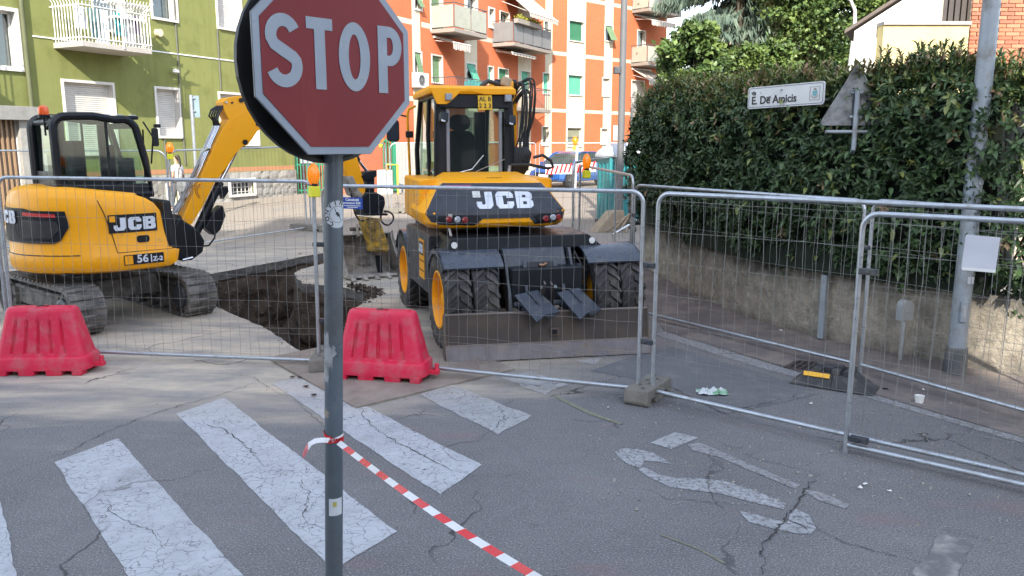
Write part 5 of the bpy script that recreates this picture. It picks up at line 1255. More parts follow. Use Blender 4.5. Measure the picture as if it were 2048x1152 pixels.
mb = MB(); mb.prism(rrect(.42, .6, .1, 4, -.5, 2.0), .13, lambda a, b_, t: Vector((a, -.12+t, b_))); mb.box((-.5, .15, 1.75), (.44, .44, .14)); mp_(mb, 'seat', m_seat, .03, parent=mc)
mb = MB(); mb.box((-.80, .5, 1.95), (.1, .1, .6)); mb.box((-.16, .45, 1.85), (.12, .2, .4)); mb.box((-.5, .62, 1.85), (.2, .1, .45)); mp_(mb, 'console', m_blk, .02, parent=mc)
mb = MB(); mb.box((c0+.03, d0+.30, 2.15), (.05, .14, .9)); mb.box((c1-.9, d0+.05, 2.15), (.10, .05, .9)); mb.box(((c0+c1)/2, d0-.0, 1.80), (c1-c0-.05, .03, .22)); mb.box((c0, d1-.2, 2.1), (.05, .12, .85)); mb.box(((c0+c1)/2, .1, zb+.06), (.85, .95, .06)); mp_(mb, 'inner_pillar', m_blk, .01, parent=mc)
mb = MB(); mb.tube([(c1+.05, .72, 2.0), (c1+.07, .76, 2.35), (c1+.03, .66, 2.55)], .012, 6); mb.tube([(-.3, .75, 1.75), (-.1, .70, 2.45)], .012, 6); mp_(mb, 'wiper', m_blk, parent=mc)
mb = MB(); mb.prism(rrect(.13, .24, .03, 3, 0, 0), .04, lambda a, b_, t: Vector((c1+.02+t, .80+a*.6, 2.35+b_))); mp_(mb, 'mirror', m_blk, .008, parent=mc)
mb = MB(); mb.box((c1-.02, .86, 2.50), (.09, .07, .05)); mp_(mb, 'work_light', m_blk, .01, parent=mc)
for k in range(6):
    mb = MB(); mb.box((c1-.02, -.25+k*.16, zt+.012), (.05, .07, .012)); mp_(mb, 'roof_clip', m_galv, parent=mc)
# beacon
bpos = MU.inverted()@(D(88, 236, 10.35)-MC)
mb = MB(); mb.cyl(bpos+Vector((0, 0, -.22)), bpos, .012, 8); mb.box(bpos+Vector((.09, .02, -.08)), (.26, .03, .03), rot=(0, R(-25), 0)); mp_(mb, 'beacon_stalk', m_blk)
mb = MB(); mb.cyl(bpos+Vector((0, 0, 0)), bpos+Vector((0, 0, .04)), .068, 16); mp_(mb, 'beacon_base', m_blk, smooth=True)
mb = MB(); mb.lathe([(.060, .04), (.064, .08), (.058, .13), (.035, .152), (.0001, .158)], 18, 'z', bpos); mp_(mb, 'beacon', M('beacon_orange', (.85, .1, .01), .25, coat=.5), smooth=True)
# boom assembly in its own vertical plane, outlines measured on that plane
bp0 = (-4.57, 11.02); bd = Vector((.69, .72)).normalized(); bn = Vector((bd.y, -bd.x))
def BPt(px, py): return FP(bp0, bd, px, py)
def plane_prism(px_list, t0, t1, name, mat, bev=.012, parent=None, p0=bp0, raw=None):
    P_ = raw or [FP(p0, bd, *q) for q in px_list]; mb = MB()
    mb.prism(P_, t1-t0, lambda a, b_, t: Vector((p0[0]+bd.x*a+bn.x*(t0+t), p0[1]+bd.y*a+bn.y*(t0+t), b_))-MC); return mb.build(name, mat, parent or MINI, bev)
def bpt(px, py, t=0): a, z = BPt(px, py); return Vector((bp0[0]+bd.x*a+bn.x*t, bp0[1]+bd.y*a+bn.y*t, z))-MC
boom = plane_prism([(350, 452), (364, 422), (391, 362), (421, 292), (438, 258), (450, 240), (441, 222), (438, 204), (446, 197), (474, 192), (486, 200), (510, 214), (560, 218), (620, 216), (655, 222), (655, 246), (620, 256), (560, 256), (524, 254), (508, 262), (497, 278), (488, 290), (477, 294), (464, 308), (450, 330), (422, 366), (401, 408), (378, 446), (362, 458)], -.11, .11, 'boom', m_yel, .014)
# raised web outline on the boom side
mb = MB(); st_ = [BPt(*q) for q in ((452, 262), (462, 240), (480, 226), (505, 222))]
mb.prism(stroke(st_, .012), .006, lambda a, b_, t: Vector((bp0[0]+bd.x*a+bn.x*(.108+t), bp0[1]+bd.y*a+bn.y*(.108+t), b_))-MC); mb.build('weld_line', m_yel, boom)
for q, r__ in (((474, 201), .032), ((482, 284), .035), ((444, 205), .016), ((456, 206), .014)):
    mb = MB(); c_ = bpt(*q, .10); mb.cyl(c_, c_+Vector((bn.x, bn.y, 0))*.035, r__, 14); mb.build('pin', m_blk if q[0] != 444 else m_galv, boom, smooth=True)
plane_prism([(504, 238), (530, 238), (530, 254), (504, 252)], .1115, .115, 'decal', m_blk, 0, boom)
mb = MB()
for p in jcb_polys()[:1]:
    a0, z0 = BPt(507, 252); mb.prism([(a0+a*.085, z0+b_*.085) for a, b_ in p], .003, lambda a, b_, t: Vector((bp0[0]+bd.x*a+bn.x*(.1155+t), bp0[1]+bd.y*a+bn.y*(.1155+t), b_))-MC)
mb.build('lettering', m_letter, boom)
mb = MB(); ec = BPt(397, 382)
for r__, a0_, a1_ in ((.095, 100, 250), (.072, 110, 240)):
    mb.prism(stroke(arc(ec[0], ec[1], r__, a0_, a1_, 10, r__*1.05), .009), .002, lambda a, b_, t: Vector((bp0[0]+bd.x*a+bn.x*(.111+t), bp0[1]+bd.y*a+bn.y*(.111+t), b_))-MC)
mb.build('boom_emblem', M('emblem_red_brown', (.16, .03, .02), .6), boom)
for k in range(5):   # pipes on the back of the boom
    t_ = -.09+k*.045; mb = MB(); mb.tube([bpt(352-3, 430-4, t_), bpt(372, 388, t_), bpt(398, 332, t_), bpt(418, 286, t_), bpt(434, 250, t_)], .011, 6); mb.build('hydraulic_pipe', m_chrome if k > 1 else m_galv, MINI, smooth=True)
    mb = MB(); mb.tube([bpt(434, 252, t_), bpt(432-k, 240, t_), bpt(424+k*2, 232-k, t_), bpt(428+k*2, 220, t_), bpt(440, 212, t_), bpt(455, 206-k, t_)], .014, 6); mb.build('hydraulic_hose', m_hose, MINI, smooth=True)
    mb = MB(); mb.tube([bpt(350, 432, t_), bpt(340, 450, t_), bpt(338+k*2, 470, t_), bpt(350, 490, t_)], .017, 6); mb.build('hydraulic_hose', m_hose, MINI, smooth=True)
mb = MB(); c_ = bpt(410, 300, 0); mb.box(c_, (.30, .03, .03), rot=(0, R(-15), R(-45))); mb.build('pipe_clamp', m_galv, MINI)
# kingpost and boom cylinder
plane_prism([(338, 512), (334, 480), (340, 446), (350, 426), (358, 440), (372, 448), (388, 460), (400, 480), (396, 502), (374, 518), (350, 520)], -.17, .17, 'kingpost', m_blk, .03)
mb = MB(); mb.cyl(bpt(388, 474, .0), bpt(440, 364, .0), .058, 14); cy = mb.build('boom_cylinder', m_blk, MINI, .006, smooth=True)
mb = MB(); mb.cyl(bpt(440, 364, 0), bpt(478, 290, 0), .032, 12); mb.build('cylinder_rod', m_chrome, cy, smooth=True)
plane_prism([(405, 455), (420, 425), (440, 410), (446, 430), (436, 458), (424, 470)], -.09, .09, 'cylinder_guard', m_blk, .012)
plane_prism([(432, 375), (452, 372), (455, 382), (444, 398)], -.05, .05, 'cylinder_bracket', m_blk, .006)
mb = MB(); mb.tube([bpt(426, 455, .08), bpt(424, 475, .08), bpt(414, 490, .06), bpt(402, 492, .05)], .014, 6); mb.build('hydraulic_hose', m_hose, MINI, smooth=True)
mb = MB(); mb.cyl(bpt(346, 516, .3), bpt(366, 511, .3), .02, 10); mb.build('swing_rod', m_chrome, MINI, smooth=True)
# stick (dipper), link and tilt rotator
stick = plane_prism([(640, 205), (668, 205), (690, 255), (703, 300), (716, 345), (724, 378), (722, 392), (712, 395), (700, 388), (690, 360), (680, 320), (664, 270), (640, 235)], -.10, .10, 'stick', m_yel, .012)
plane_prism([(686, 352), (699, 352), (712, 384), (722, 390), (714, 396), (700, 390)], -.104, .104, 'stick_wear_plate', m_bucket, .004, stick)
mb = MB(); mb.cyl(bpt(700, 285, .0), bpt(716, 322, .0), .045, 12); mb.build('bucket_cylinder', m_blk, MINI, smooth=True)
mb = MB(); mb.cyl(bpt(714, 318, 0), bpt(736, 345, 0), .024, 10); mb.build('cylinder_rod', m_chrome, MINI, smooth=True)
plane_prism([(715, 352), (722, 344), (745, 340), (745, 352), (738, 357), (722, 362)], -.12, .12, 'link', m_blk, .01)
plane_prism([(730, 350), (744, 348), (744, 395), (730, 395)], -.07, .07, 'link', m_blk, .01)
plane_prism([(716, 392), (724, 384), (745, 384), (760, 393), (762, 405), (756, 428), (720, 430), (717, 410)], -.13, .13, 'tilt_rotator', m_blk, .02)
mb = MB(); mb.cyl(bpt(752, 408, .16), bpt(752, 408, -.16), .07, 14); mb.build('rotator_cap', m_blk, MINI, .01, smooth=True)
mb = MB(); c_ = bpt(742, 428, 0); mb.box(c_, (.44, .34, .035), rot=(0, R(3), R(46))); mb.build('coupler_plate', m_blk, MINI, .006)
mb = MB(); c_ = bpt(738, 437, 0); mb.box(c_, (.30, .3, .04), rot=(0, R(10), R(46))); mb.build('coupler_flange', m_hamy if False else m_yel2, MINI, .006)
ham = plane_prism([(722, 437), (752, 442), (760, 462), (766, 478), (768, 502), (742, 503), (738, 480), (728, 458)], -.12, .12, 'hydraulic_hammer', m_yel2, .02)
mb = MB(); c_ = bpt(735, 450, .125); mb.lathe([(.075, 0), (.075, .02), (.05, .03), (.0001, .03)], 12, 'z'); mb.v = [tuple(Matrix.Rotation(math.atan2(bn.y, bn.x), 3, 'Z')@(Matrix.Rotation(R(90), 3, 'Y')@Vector(v))+c_) for v in mb.v]; mb.build('bolt_flange', m_yel2, ham, .004)
plane_prism([(742, 478), (766, 476), (768, 498), (744, 500)], -.135, .135, 'collar', m_yel2, .008, ham)
plane_prism([(744, 503), (766, 502), (768, 508), (746, 510)], -.11, .11, 'hammer_nose', m_steel, .006, ham)
mb = MB(); mb.tube([bpt(756, 505, 0), bpt(758, 530, 0), bpt(760, 546, 0)], .05, 12, [.055, .05, .035]); mb.build('chisel', m_blk, ham, smooth=True)
def cat(pts, k=4):
    out = []
    for i in range(len(pts)-1):
        a, b_, c, d_ = pts[max(0, i-1)], pts[i], pts[i+1], pts[min(len(pts)-1, i+2)]
        for j in range(k):
            t = j/k; out.append(.5*((2*b_)+(-a+c)*t+(2*a-5*b_+4*c-d_)*t*t+(-a+3*b_-3*c+d_)*t**3))
    return out+[pts[-1]]
mb = MB(); mb.tube(cat([bpt(*q, .05) for q in ((692, 365), (700, 395), (706, 425), (716, 440), (728, 440))]), .016, 6); mb.build('hydraulic_hose', m_hose, MINI, smooth=True)
mb = MB(); mb.tube(cat([bpt(*q, .08) for q in ((757, 424), (756, 438), (762, 447), (772, 449), (780, 440), (780, 430), (772, 423), (762, 422))]), .016, 6); mb.build('hydraulic_hose', m_hose, MINI, smooth=True)
mb = MB(); mb.tube(cat([bpt(*q, .0) for q in ((700, 352), (704, 372), (712, 392), (720, 400))]), .02, 6); mb.build('hydraulic_hose', m_hose, MINI, smooth=True)

# ================= loose digging bucket =================
BK = root('digging_bucket', (-2.47, 13.5, gz(13.5)), R(28), 'dusty grey toothed digging bucket lying on the slab beside the hammer', 'bucket')
prof = [(-.42, .02), (-.2, .0), (.05, .02), (.25, .1), (.37, .26), (.38, .45), (.28, .58), (.1, .62)]
inn = [(p[0]*.94-.01, p[1]*.92+.03) for p in prof]
Wb = .40; BK.scale = (1.12, 1.12, 1.12)
mb = MB()
for a, b_ in zip(range(len(prof)-1), range(1, len(prof))):
    q = [prof[a], prof[b_], inn[b_], inn[a]]; mb.hexa([(-Wb, q[0][0], q[0][1]), (Wb, q[0][0], q[0][1]), (Wb, q[1][0], q[1][1]), (-Wb, q[1][0], q[1][1]), (-Wb, q[3][0], q[3][1]), (Wb, q[3][0], q[3][1]), (Wb, q[2][0], q[2][1]), (-Wb, q[2][0], q[2][1])])
mb.build('shell', m_bucket, BK)
for s in (-1, 1):
    mb = MB(); mb.prism(prof, .025, lambda a, b_, t: Vector((s*Wb+t*s, a, b_))); mb.build('side_plate', m_bucket, BK, .004)
    mb = MB(); mb.prism(stroke([(-.42, .05), (-.15, .3), (-.02, .5), (.06, .64)], .05), .015, lambda a, b_, t: Vector((s*(Wb+.025)+t*s, a, b_))); mb.build('side_cutter', m_bucket, BK, .003)
for k in range(5):
    x = -Wb+.04+k*(2*Wb-.08)/4; mb = MB(); mb.hexa([(x-.035, -.55, .0), (x+.035, -.55, .0), (x+.035, -.38, .0), (x-.035, -.38, .0), (x-.02, -.55, .012), (x+.02, -.55, .012), (x+.03, -.38, .06), (x-.03, -.38, .06)]); mb.build('tooth', m_bucket, BK, .004)
for x in (-.12, .12):
    mb = MB(); mb.prism([(.0, .58), (.34, .5), (.3, .66), (.1, .76)], .03, lambda a, b_, t: Vector((x+t, a, b_))); mb.build('ear', m_bucket, BK, .005)
mb = MB(); mb.cyl((-.2, .16, .68), (.2, .16, .68), .03, 12); mb.build('pin', m_steel, BK, smooth=True)
# ================= buildings =================
def brick_mat(name, c1, c2, mortar, w_=.25, h_=.065, scale=1.):
    m, nt, b = base(name); co = coord(nt); sep = nn(nt, 'SeparateXYZ'); nt.links.new(co, sep.inputs[0]); cb = nn(nt, 'CombineXYZ')
    nt.links.new(sep.outputs[0], cb.inputs[0]); nt.links.new(sep.outputs[2], cb.inputs[1])
    bt_ = nn(nt, 'TexBrick'); nt.links.new(cb.outputs[0], bt_.inputs['Vector']); bt_.inputs['Scale'].default_value = scale
    bt_.inputs['Color1'].default_value = (*c1, 1); bt_.inputs['Color2'].default_value = (*c2, 1); bt_.inputs['Mortar'].default_value = (*mortar, 1)
    bt_.inputs['Brick Width'].default_value = w_; bt_.inputs['Row Height'].default_value = h_; bt_.inputs['Mortar Size'].default_value = .008
    c = mixc(nt, ramp(nt, noi(nt, co, .7, 6), .3, .7, 0, .4), bt_.outputs['Color'], [x*.68 for x in c1])
    nt.links.new(c, b.inputs['Base Color']); b.inputs['Roughness'].default_value = .9; bump(nt, b, bt_.outputs['Fac'], -.4, .01); return m
m_brk = brick_mat('red_brick', (.55, .140, .048), (.49, .118, .042), (.43, .17, .095))
m_cream = M('cream_render', (.60, .53, .40), .9, 0, .06, .6, streak=.5, dirt=((.42, .37, .29), .3, .8))
m_cream2 = M('balcony_grey_slab', (.26, .23, .2), .9, 0, .12, 3)
m_green = M('olive_green_render', (.19, .205, .062), .9, 0, .08, .5, streak=.45, bp=.15, bs=90, dirt=((.14, .155, .042), .35, 1.6))
m_wframe = M('white_window_frame', (.62, .6, .56), .6, 0, .06, 4)
m_shg = M('shutter_green', (.16, .26, .14), .7); m_sht = M('shutter_turquoise', (.12, .42, .30), .7); m_shd = M('shutter_dark_green', (.05, .20, .11), .7)
m_shw = M('shutter_white', (.55, .53, .50), .7); m_sho = M('shutter_olive', (.26, .27, .19), .7)
m_cur = M('net_curtain', (.45, .45, .43), .9, 0, .15, 6); m_dark = M('dark_interior', (.03, .03, .032), .8)
m_frost = M('frosted_balcony_glass', (.34, .34, .28), .35, 0, .1, 3)
m_awn = M('awning_cream', (.58, .52, .44), .9); m_awn2 = M('awning_stripe', (.30, .25, .22), .9)
class Facade:
    def __init__(s, p0, d, L, H, name, label, cat='building', z0=None, depth=9):
        s.p0 = Vector((p0[0], p0[1])); s.d = Vector(d).normalized(); s.L = L; s.H = H; s.z0 = gz(p0[1]) if z0 is None else z0
        s.r = root(name, (p0[0], p0[1], 0), math.atan2(s.d.y, s.d.x), label, cat); s.op = []; s.depth = depth
    def px(s, x, y): return FP(s.p0, s.d, x, y)
    def rect(s, x0, y0, x1, y1):
        ym = (y0+y1)/2; u0 = s.px(x0, ym)[0]; u1 = s.px(x1, ym)[0]; xm = (x0+x1)/2; return min(u0, u1), max(u0, u1), s.px(xm, y1)[1], s.px(xm, y0)[1]
    def wall(s, us, zs, matf, mats, rev=.2, revm=None):
        U_ = sorted(set([0, s.L]+list(us)+[o[0] for o in s.op]+[o[1] for o in s.op])); Z_ = sorted(set([s.z0-.3, s.H]+list(zs)+[o[2] for o in s.op]+[o[3] for o in s.op]))
        U_ = [u for u in U_ if 0 <= u <= s.L]; Z_ = [z for z in Z_ if s.z0-.3 <= z <= s.H]; mb = MB()
        for u0, u1 in zip(U_, U_[1:]):
            for z0, z1 in zip(Z_, Z_[1:]):
                uc, zc = (u0+u1)/2, (z0+z1)/2
                if any(o[0] < uc < o[1] and o[2] < zc < o[3] for o in s.op): continue
                mb.cur = matf(uc, zc); mb.add([(u0, 0, z0), (u1, 0, z0), (u1, 0, z1), (u0, 0, z1)], [(0, 1, 2, 3)])
        mb.cur = len(mats)-1 if revm is None else revm
        for u0, u1, z0, z1 in s.op:
            for q in (((u0, 0, z0), (u0, rev, z0), (u0, rev, z1), (u0, 0, z1)), ((u1, 0, z0), (u1, rev, z0), (u1, rev, z1), (u1, 0, z1)), ((u0, 0, z0), (u1, 0, z0), (u1, rev, z0), (u0, rev, z0)), ((u0, 0, z1), (u1, 0, z1), (u1, rev, z1), (u0, rev, z1))): mb.add(q, [(0, 1, 2, 3)])
        o = mb.build('wall', mats, s.r)
        mb = MB(); mb.box((s.L/2, s.depth/2+.35, (s.H+s.z0)/2), (s.L, s.depth, s.H-s.z0)); mb.build('building_volume', mats[0], s.r)
        mb = MB(); mb.box((s.L/2, s.depth/2, s.H+.1), (s.L+.6, s.depth+1.0, .2)); mb.build('roof', m_cream2, s.r)
        mb = MB(); mb.box((-.02, .17, (s.H+s.z0)/2), (.04, .34, s.H-s.z0)); mb.box((s.L+.02, .17, (s.H+s.z0)/2), (.04, .34, s.H-s.z0)); mb.build('end_return', mats[0], s.r)
        return o
    def window(s, R4, kind='shutter', mat=None, surround=.07, rev=.18, drop=1., tilt=0, sill=True, mul=1):
        u0, u1, z0, z1 = R4; s.op.append(R4); W_, H_ = u1-u0, z1-z0; mb = MB()
        t = .05
        for c, d_ in (((u0+t/2, rev-.02, (z0+z1)/2), (t, .05, H_)), ((u1-t/2, rev-.02, (z0+z1)/2), (t, .05, H_)), (((u0+u1)/2, rev-.02, z0+t/2), (W_-2*t, .05, t)), (((u0+u1)/2, rev-.02, z1-t/2), (W_-2*t, .05, t))): mb.box(c, d_)
        if surround:
            q = surround
            for c, d_ in (((u0-q/2, -.005, (z0+z1)/2), (q, .05, H_+2*q)), ((u1+q/2, -.005, (z0+z1)/2), (q, .05, H_+2*q)), (((u0+u1)/2, -.005, z1+q/2), (W_, .05, q)), (((u0+u1)/2, -.02, z0-q/2), (W_, .1, q))): mb.box(c, d_)
        f = mb.build('window', m_wframe, s.r)
        zs_ = z1-(H_)*drop
        if kind == 'shutter' and drop > 0:
            mb = MB(); n_ = max(4, int((z1-zs_)/.055)); vs = []
            for k in range(n_):
                za = zs_+(z1-zs_)*k/n_; zb_ = zs_+(z1-zs_)*(k+1)/n_
                a = [(u0+t, rev-.045, za), (u1-t, rev-.045, za), (u1-t, rev-.062, za+(zb_-za)*.25), (u0+t, rev-.062, za+(zb_-za)*.25), (u1-t, rev-.060, zb_-.006), (u0+t, rev-.060, zb_-.006), (u1-t, rev-.04, zb_), (u0+t, rev-.04, zb_)]
                mb.add(a, [(0, 1, 2, 3), (3, 2, 4, 5), (5, 4, 6, 7)])
            if tilt:
                mb.v = [(x, y-(z1-.02-z)*math.tan(R(tilt))-.1, z) for x, y, z in mb.v]
            mb.build('shutter', mat, f)
        if kind == 'curtain' or drop < 1 or tilt:
            mb = MB(); mb.add([(u0+t, rev-.01, z0+t), (u1-t, rev-.01, z0+t), (u1-t, rev-.01, z1-t), (u0+t, rev-.01, z1-t)], [(0, 1, 2, 3)]); mb.build('pane', g_win, f)
            mb = MB(); N_ = 20
            for k in range(N_):
                a, b_ = u0+t+(W_-2*t)*k/N_, u0+t+(W_-2*t)*(k+1)/N_; ya, yb = rev+.06+.02*(k % 2), rev+.06+.02*((k+1) % 2); mb.add([(a, ya, z0), (b_, yb, z0), (b_, yb, z1), (a, ya, z1)], [(0, 1, 2, 3)])
            mb.build('curtain', m_cur if mat is None or kind == 'curtain' else m_cur, f)
        if mul > 1:
            mb = MB()
            for k in range(1, mul): mb.box((u0+W_*k/mul, rev-.03, (z0+z1)/2), (.05, .05, H_))
            mb.build('mullion', m_wframe, f)
        mb = MB(); mb.add([(u0, rev+.12, z0), (u1, rev+.12, z0), (u1, rev+.12, z1), (u0, rev+.12, z1)], [(0, 1, 2, 3)]); mb.build('dark_room', m_dark, f)
        return f
    def balcony(s, u0, u1, z, dep, h=1.0, kind='glass', slabm=None, th=.16, panelm=None, planter=None):
        mb = MB(); mb.box(((u0+u1)/2, -dep/2, z-th/2), (u1-u0, dep, th)); b = mb.build('balcony', slabm or m_cream2, s.r, .01)
        mr_ = M('dark_railing', (.10, .10, .11), .5, .3) if kind != 'white' else m_white
        if kind in ('glass', 'grey'):
            mb = MB(); pm = panelm or m_frost
            e = .02
            for (xa, ya, xb, yb) in ((u0+e, 0, u0+e, -dep+e), (u0+e, -dep+e, u1-e, -dep+e), (u1-e, -dep+e, u1-e, 0)):
                n_ = max(1, int(math.hypot(xb-xa, yb-ya)/.9)); dv = Vector((xb-xa, yb-ya, 0))/n_
                for k in range(n_):
                    a = Vector((xa, ya, z))+dv*k; b_ = a+dv; q1 = a.lerp(b_, .04); q2 = a.lerp(b_, .96)
                    mq = MB(); mq.hexa([q1+Vector((0, 0, .06)), q2+Vector((0, 0, .06)), q2+Vector((.012, .012, .06)), q1+Vector((.012, .012, .06)), q1+Vector((0, 0, h-.08)), q2+Vector((0, 0, h-.08)), q2+Vector((.012, .012, h-.08)), q1+Vector((.012, .012, h-.08))]); mq.build('glass_panel', pm, b)
                    mb.tube([a, a+Vector((0, 0, h))], .016, 5)
                mb.tube([Vector((xa, ya, z+h)), Vector((xb, yb, z+h))], .022, 5); mb.tube([Vector((xa, ya, z+.05)), Vector((xb, yb, z+.05))], .014, 5)
            mb.build('railing', mr_, b)
        if kind == 'bars':
            mb = MB()
            for (xa, ya, xb, yb) in ((u0, 0, u0, -dep), (u0, -dep, u1, -dep), (u1, -dep, u1, 0)):
                n_ = max(2, int(math.hypot(xb-xa, yb-ya)/.12))
                for k in range(n_+1): p = Vector((xa, ya, z)).lerp(Vector((xb, yb, z)), k/n_); mb.tube([p, p+Vector((0, 0, h))], .009, 4)
                mb.tube([Vector((xa, ya, z+h)), Vector((xb, yb, z+h))], .02, 5)
            mb.build('railing', mr_, b)
        return b
    def awning(s, u0, u1, z, out, drop, val=.22, n=14, mats=None):
        mb = MB()
        for k in range(n*2):
            a, b_ = u0+(u1-u0)*k/(2*n), u0+(u1-u0)*(k+1)/(2*n); mb.cur = k % 2
            mb.add([(a, -.05, z), (b_, -.05, z), (b_, -out, z-drop), (a, -out, z-drop)], [(0, 1, 2, 3)])
            ds = val*(.8+.2*math.sin(math.pi*((k % 4)+.5)/4)); mb.add([(a, -out, z-drop), (b_, -out, z-drop), (b_, -out-.01, z-drop-ds), (a, -out-.01, z-drop-ds)], [(0, 1, 2, 3)])
        o = mb.build('awning', mats or [m_awn, m_awn2], s.r); mb = MB(); mb.tube([(u0, -out, z-drop), (u1, -out, z-drop)], .025, 6); mb.tube([(u0, -.05, z+.02), (u1, -.05, z+.02)], .05, 6); mb.tube([(u0+.1, -.05, z-drop*.5), (u0+.1, -out, z-drop)], .012, 4); mb.tube([(u1-.1, -.05, z-drop*.5), (u1-.1, -out, z-drop)], .012, 4); mb.build('awning_bar', m_white, o)
    def ac(s, u, z, y=-.5):
        mb = MB(); mb.box((u, y, z), (.8, .3, .58)); b = mb.build('air_conditioner', m_white, s.r, .02); mb = MB(); mb.lathe([(.22, 0), (.22, -.02), (.19, -.02), (.19, 0)], 20, 'y', (u-.12, y-.151, z)); mb.cyl((u-.12, y-.15, z), (u-.12, y-.17, z), .06, 10)
        for k in range(6): mb.box((u-.12, y-.16, z-.17+k*.068), (.36, .006, .008))
        mb.build('fan_grille', M('grille_grey', (.2, .2, .2), .6), b)
# ---- red apartment block, wing along the street (A) and frontal wing (B)
A_ = Facade((-5.75, 30.1), (5.3, 10), 14.58, 15.5, 'apartment_building', 'red brick apartment wing with frosted glass balconies and cream strips, receding along the street', depth=4)
def strips(f, pxs, y=200): return [f.px(x, y)[0] for x in pxs]
aus = strips(A_, [827, 843, 930, 955, 974])
for x0, y0, x1, y1 in ((829, 105, 842, 158),): A_.window(A_.rect(x0, y0, x1, y1), 'shutter', m_shg, tilt=14)
A_.window(A_.rect(829, -10, 842, 18), 'shutter', m_shg, drop=.9, tilt=30)
A_.window(A_.rect(934, -8, 953, 49), 'curtain', surround=.1)
A_.window(A_.rect(933, 128, 950, 178), 'shutter', m_sht, tilt=25)
A_.window(A_.rect(864, 112, 884, 165), 'shutter', m_shg, surround=.05)
A_.window(A_.rect(862, -20, 884, 62), 'shutter', m_shg, drop=.95)
A_.window(A_.rect(978, 18, 988, 54), 'curtain'); A_.window(A_.rect(1000, 25, 1018, 62), 'curtain', surround=.04)
A_.window(A_.rect(976, 134, 986, 170), 'shutter', m_sht, surround=.05); A_.window(A_.rect(997, 138, 1016, 205), 'shutter', m_shd, surround=.04)
A_.window(A_.rect(1042, 143, 1060, 190), 'shutter', m_sht, surround=.06); A_.window(A_.rect(1039, 252, 1056, 288), 'shutter', m_sho, drop=.5, surround=.06)
A_.window(A_.rect(934, 235, 950, 275), 'shutter', m_sho, surround=.06)
sa = sorted(aus); s_last = strips(A_, [1036, 1062]); zb_ = [4.08, 4.26, 7.06, 7.26, 10.06, 10.26, 13.1, 13.3]
def matA(u, z):
    if any(a < z < b for a, b in ((4.08, 4.26), (7.06, 7.26), (10.06, 10.26), (13.1, 13.3))) and not (sa[1] < u < sa[1]+.1): return 1
    if sa[0] < u < sa[1] or sa[2] < u < sa[3] or s_last[0] < u < s_last[1]: return 1
    return 0
A_.wall(aus+s_last, zb_, matA, [m_brk, m_cream])
ub = strips(A_, [852, 934], 80); A_.balcony(A_.px(862, 80)[0], A_.px(930, 80)[0], 7.05, 1.15)
A_.balcony(A_.px(862, 80)[0], A_.px(930, 80)[0], 4.1, 1.15, kind='bars')
A_.balcony(A_.px(985, 100)[0], A_.px(1062, 100)[0], 7.05, 1.15, panelm=M('grey_balcony_panel', (.17, .17, .17), .5)); A_.balcony(A_.px(985, 200)[0], A_.px(1062, 200)[0], 4.1, 1.15, kind='bars')
A_.awning(A_.px(1000, 10)[0], A_.px(1060, 10)[0], 9.7, 1.6, 1.25)
A_.awning(A_.px(866, 95)[0], A_.px(902, 95)[0], 6.75, 1.0, .25, .3, 8); A_.awning(A_.px(990, 110)[0], A_.px(1040, 110)[0], 6.75, .9, .12, .12, 8)
A_.ac(A_.px(868, 150)[0]+.2, 4.45, -.6); A_.ac(A_.px(1040, 100)[0], 7.4, -.6); A_.ac(A_.px(833, 178)[0], 4.9, -.2)
mb = MB(); rr_ = random.Random(2)
u0_, u1_ = A_.px(985, 60)[0], A_.px(1035, 60)[0]
mb.box(((u0_+u1_)/2, -1.25, 8.0), (u1_-u0_, .22, .2)); pl_ = mb.build('planter', m_cream2, A_.r)
mb = MB()
for k in range(160): p = Vector((rr_.uniform(u0_, u1_), rr_.gauss(-1.25, .07), 8.12+abs(rr_.gauss(0, .06)))); leaf(mb, p, Vector((rr_.gauss(0, 1), rr_.gauss(0, 1), 1)), Vector((0, 1, 0)), .12, .06, 0)
mb.build('plants', M('yellow_green_plants', (.3, .3, .04), .6), pl_, kind='stuff')
mb = MB(); uu = A_.px(911, 130)[0]
for k in range(5): mb.box((uu-.6+.3*k, -.9, 4.75+.05*(k % 2)), (.24, .03, .5+.1*(k % 3)))
mb.build('laundry', M('teal_cloth', (.05, .32, .30), .9), A_.r)
B_ = Facade((1.1, 43.1), (1.05, 1.0), FP((1.1, 43.1), Vector((1.05, 1.0)).normalized(), 1330, 150)[0], 15.5, 'apartment_building', 'red brick apartment wing with cream window strips, facing the street above the blue car', depth=6)
bx = [1090, 1104, 1133, 1170, 1207, 1224, 1330]
bu = strips(B_, bx, 170)
for x0, x1, rows in ((1088, 1101, ((36, 77, 'c', None), (147, 187, 's', m_sht), (254, 290, 'h', m_sho))), (1138, 1167, ((43, 82, 's', m_shd), (151, 190, 's', m_sht), (256, 292, 'h', m_sho)))):
    for y0, y1, k, mt_ in rows:
        if x0 == 1138: xx0, xx1 = x0-(y0-60)*.02, x1-(y0-60)*.02
        else: xx0, xx1 = x0-(y0-60)*.02, x1-(y0-60)*.02
        B_.window(B_.rect(xx0, y0, xx1, y1), 'curtain' if k == 'c' else 'shutter', mt_, drop=.5 if k == 'h' else 1., surround=.05)
B_.window(B_.rect(1210, 52, 1225, 82), 'shutter', m_shg, tilt=30, surround=.05)
B_.window(B_.rect(1205, 157, 1219, 192), 'shutter', m_shw, surround=.05); B_.window(B_.rect(1202, 258, 1215, 288), 'shutter', m_shw, surround=.05)
B_.window(B_.rect(1275, 62, 1290, 95), 'curtain', surround=.05); B_.window(B_.rect(1263, 162, 1287, 222), 'shutter', m_shw, mul=2, surround=.05); B_.window(B_.rect(1262, 255, 1284, 310), 'curtain', surround=.05)
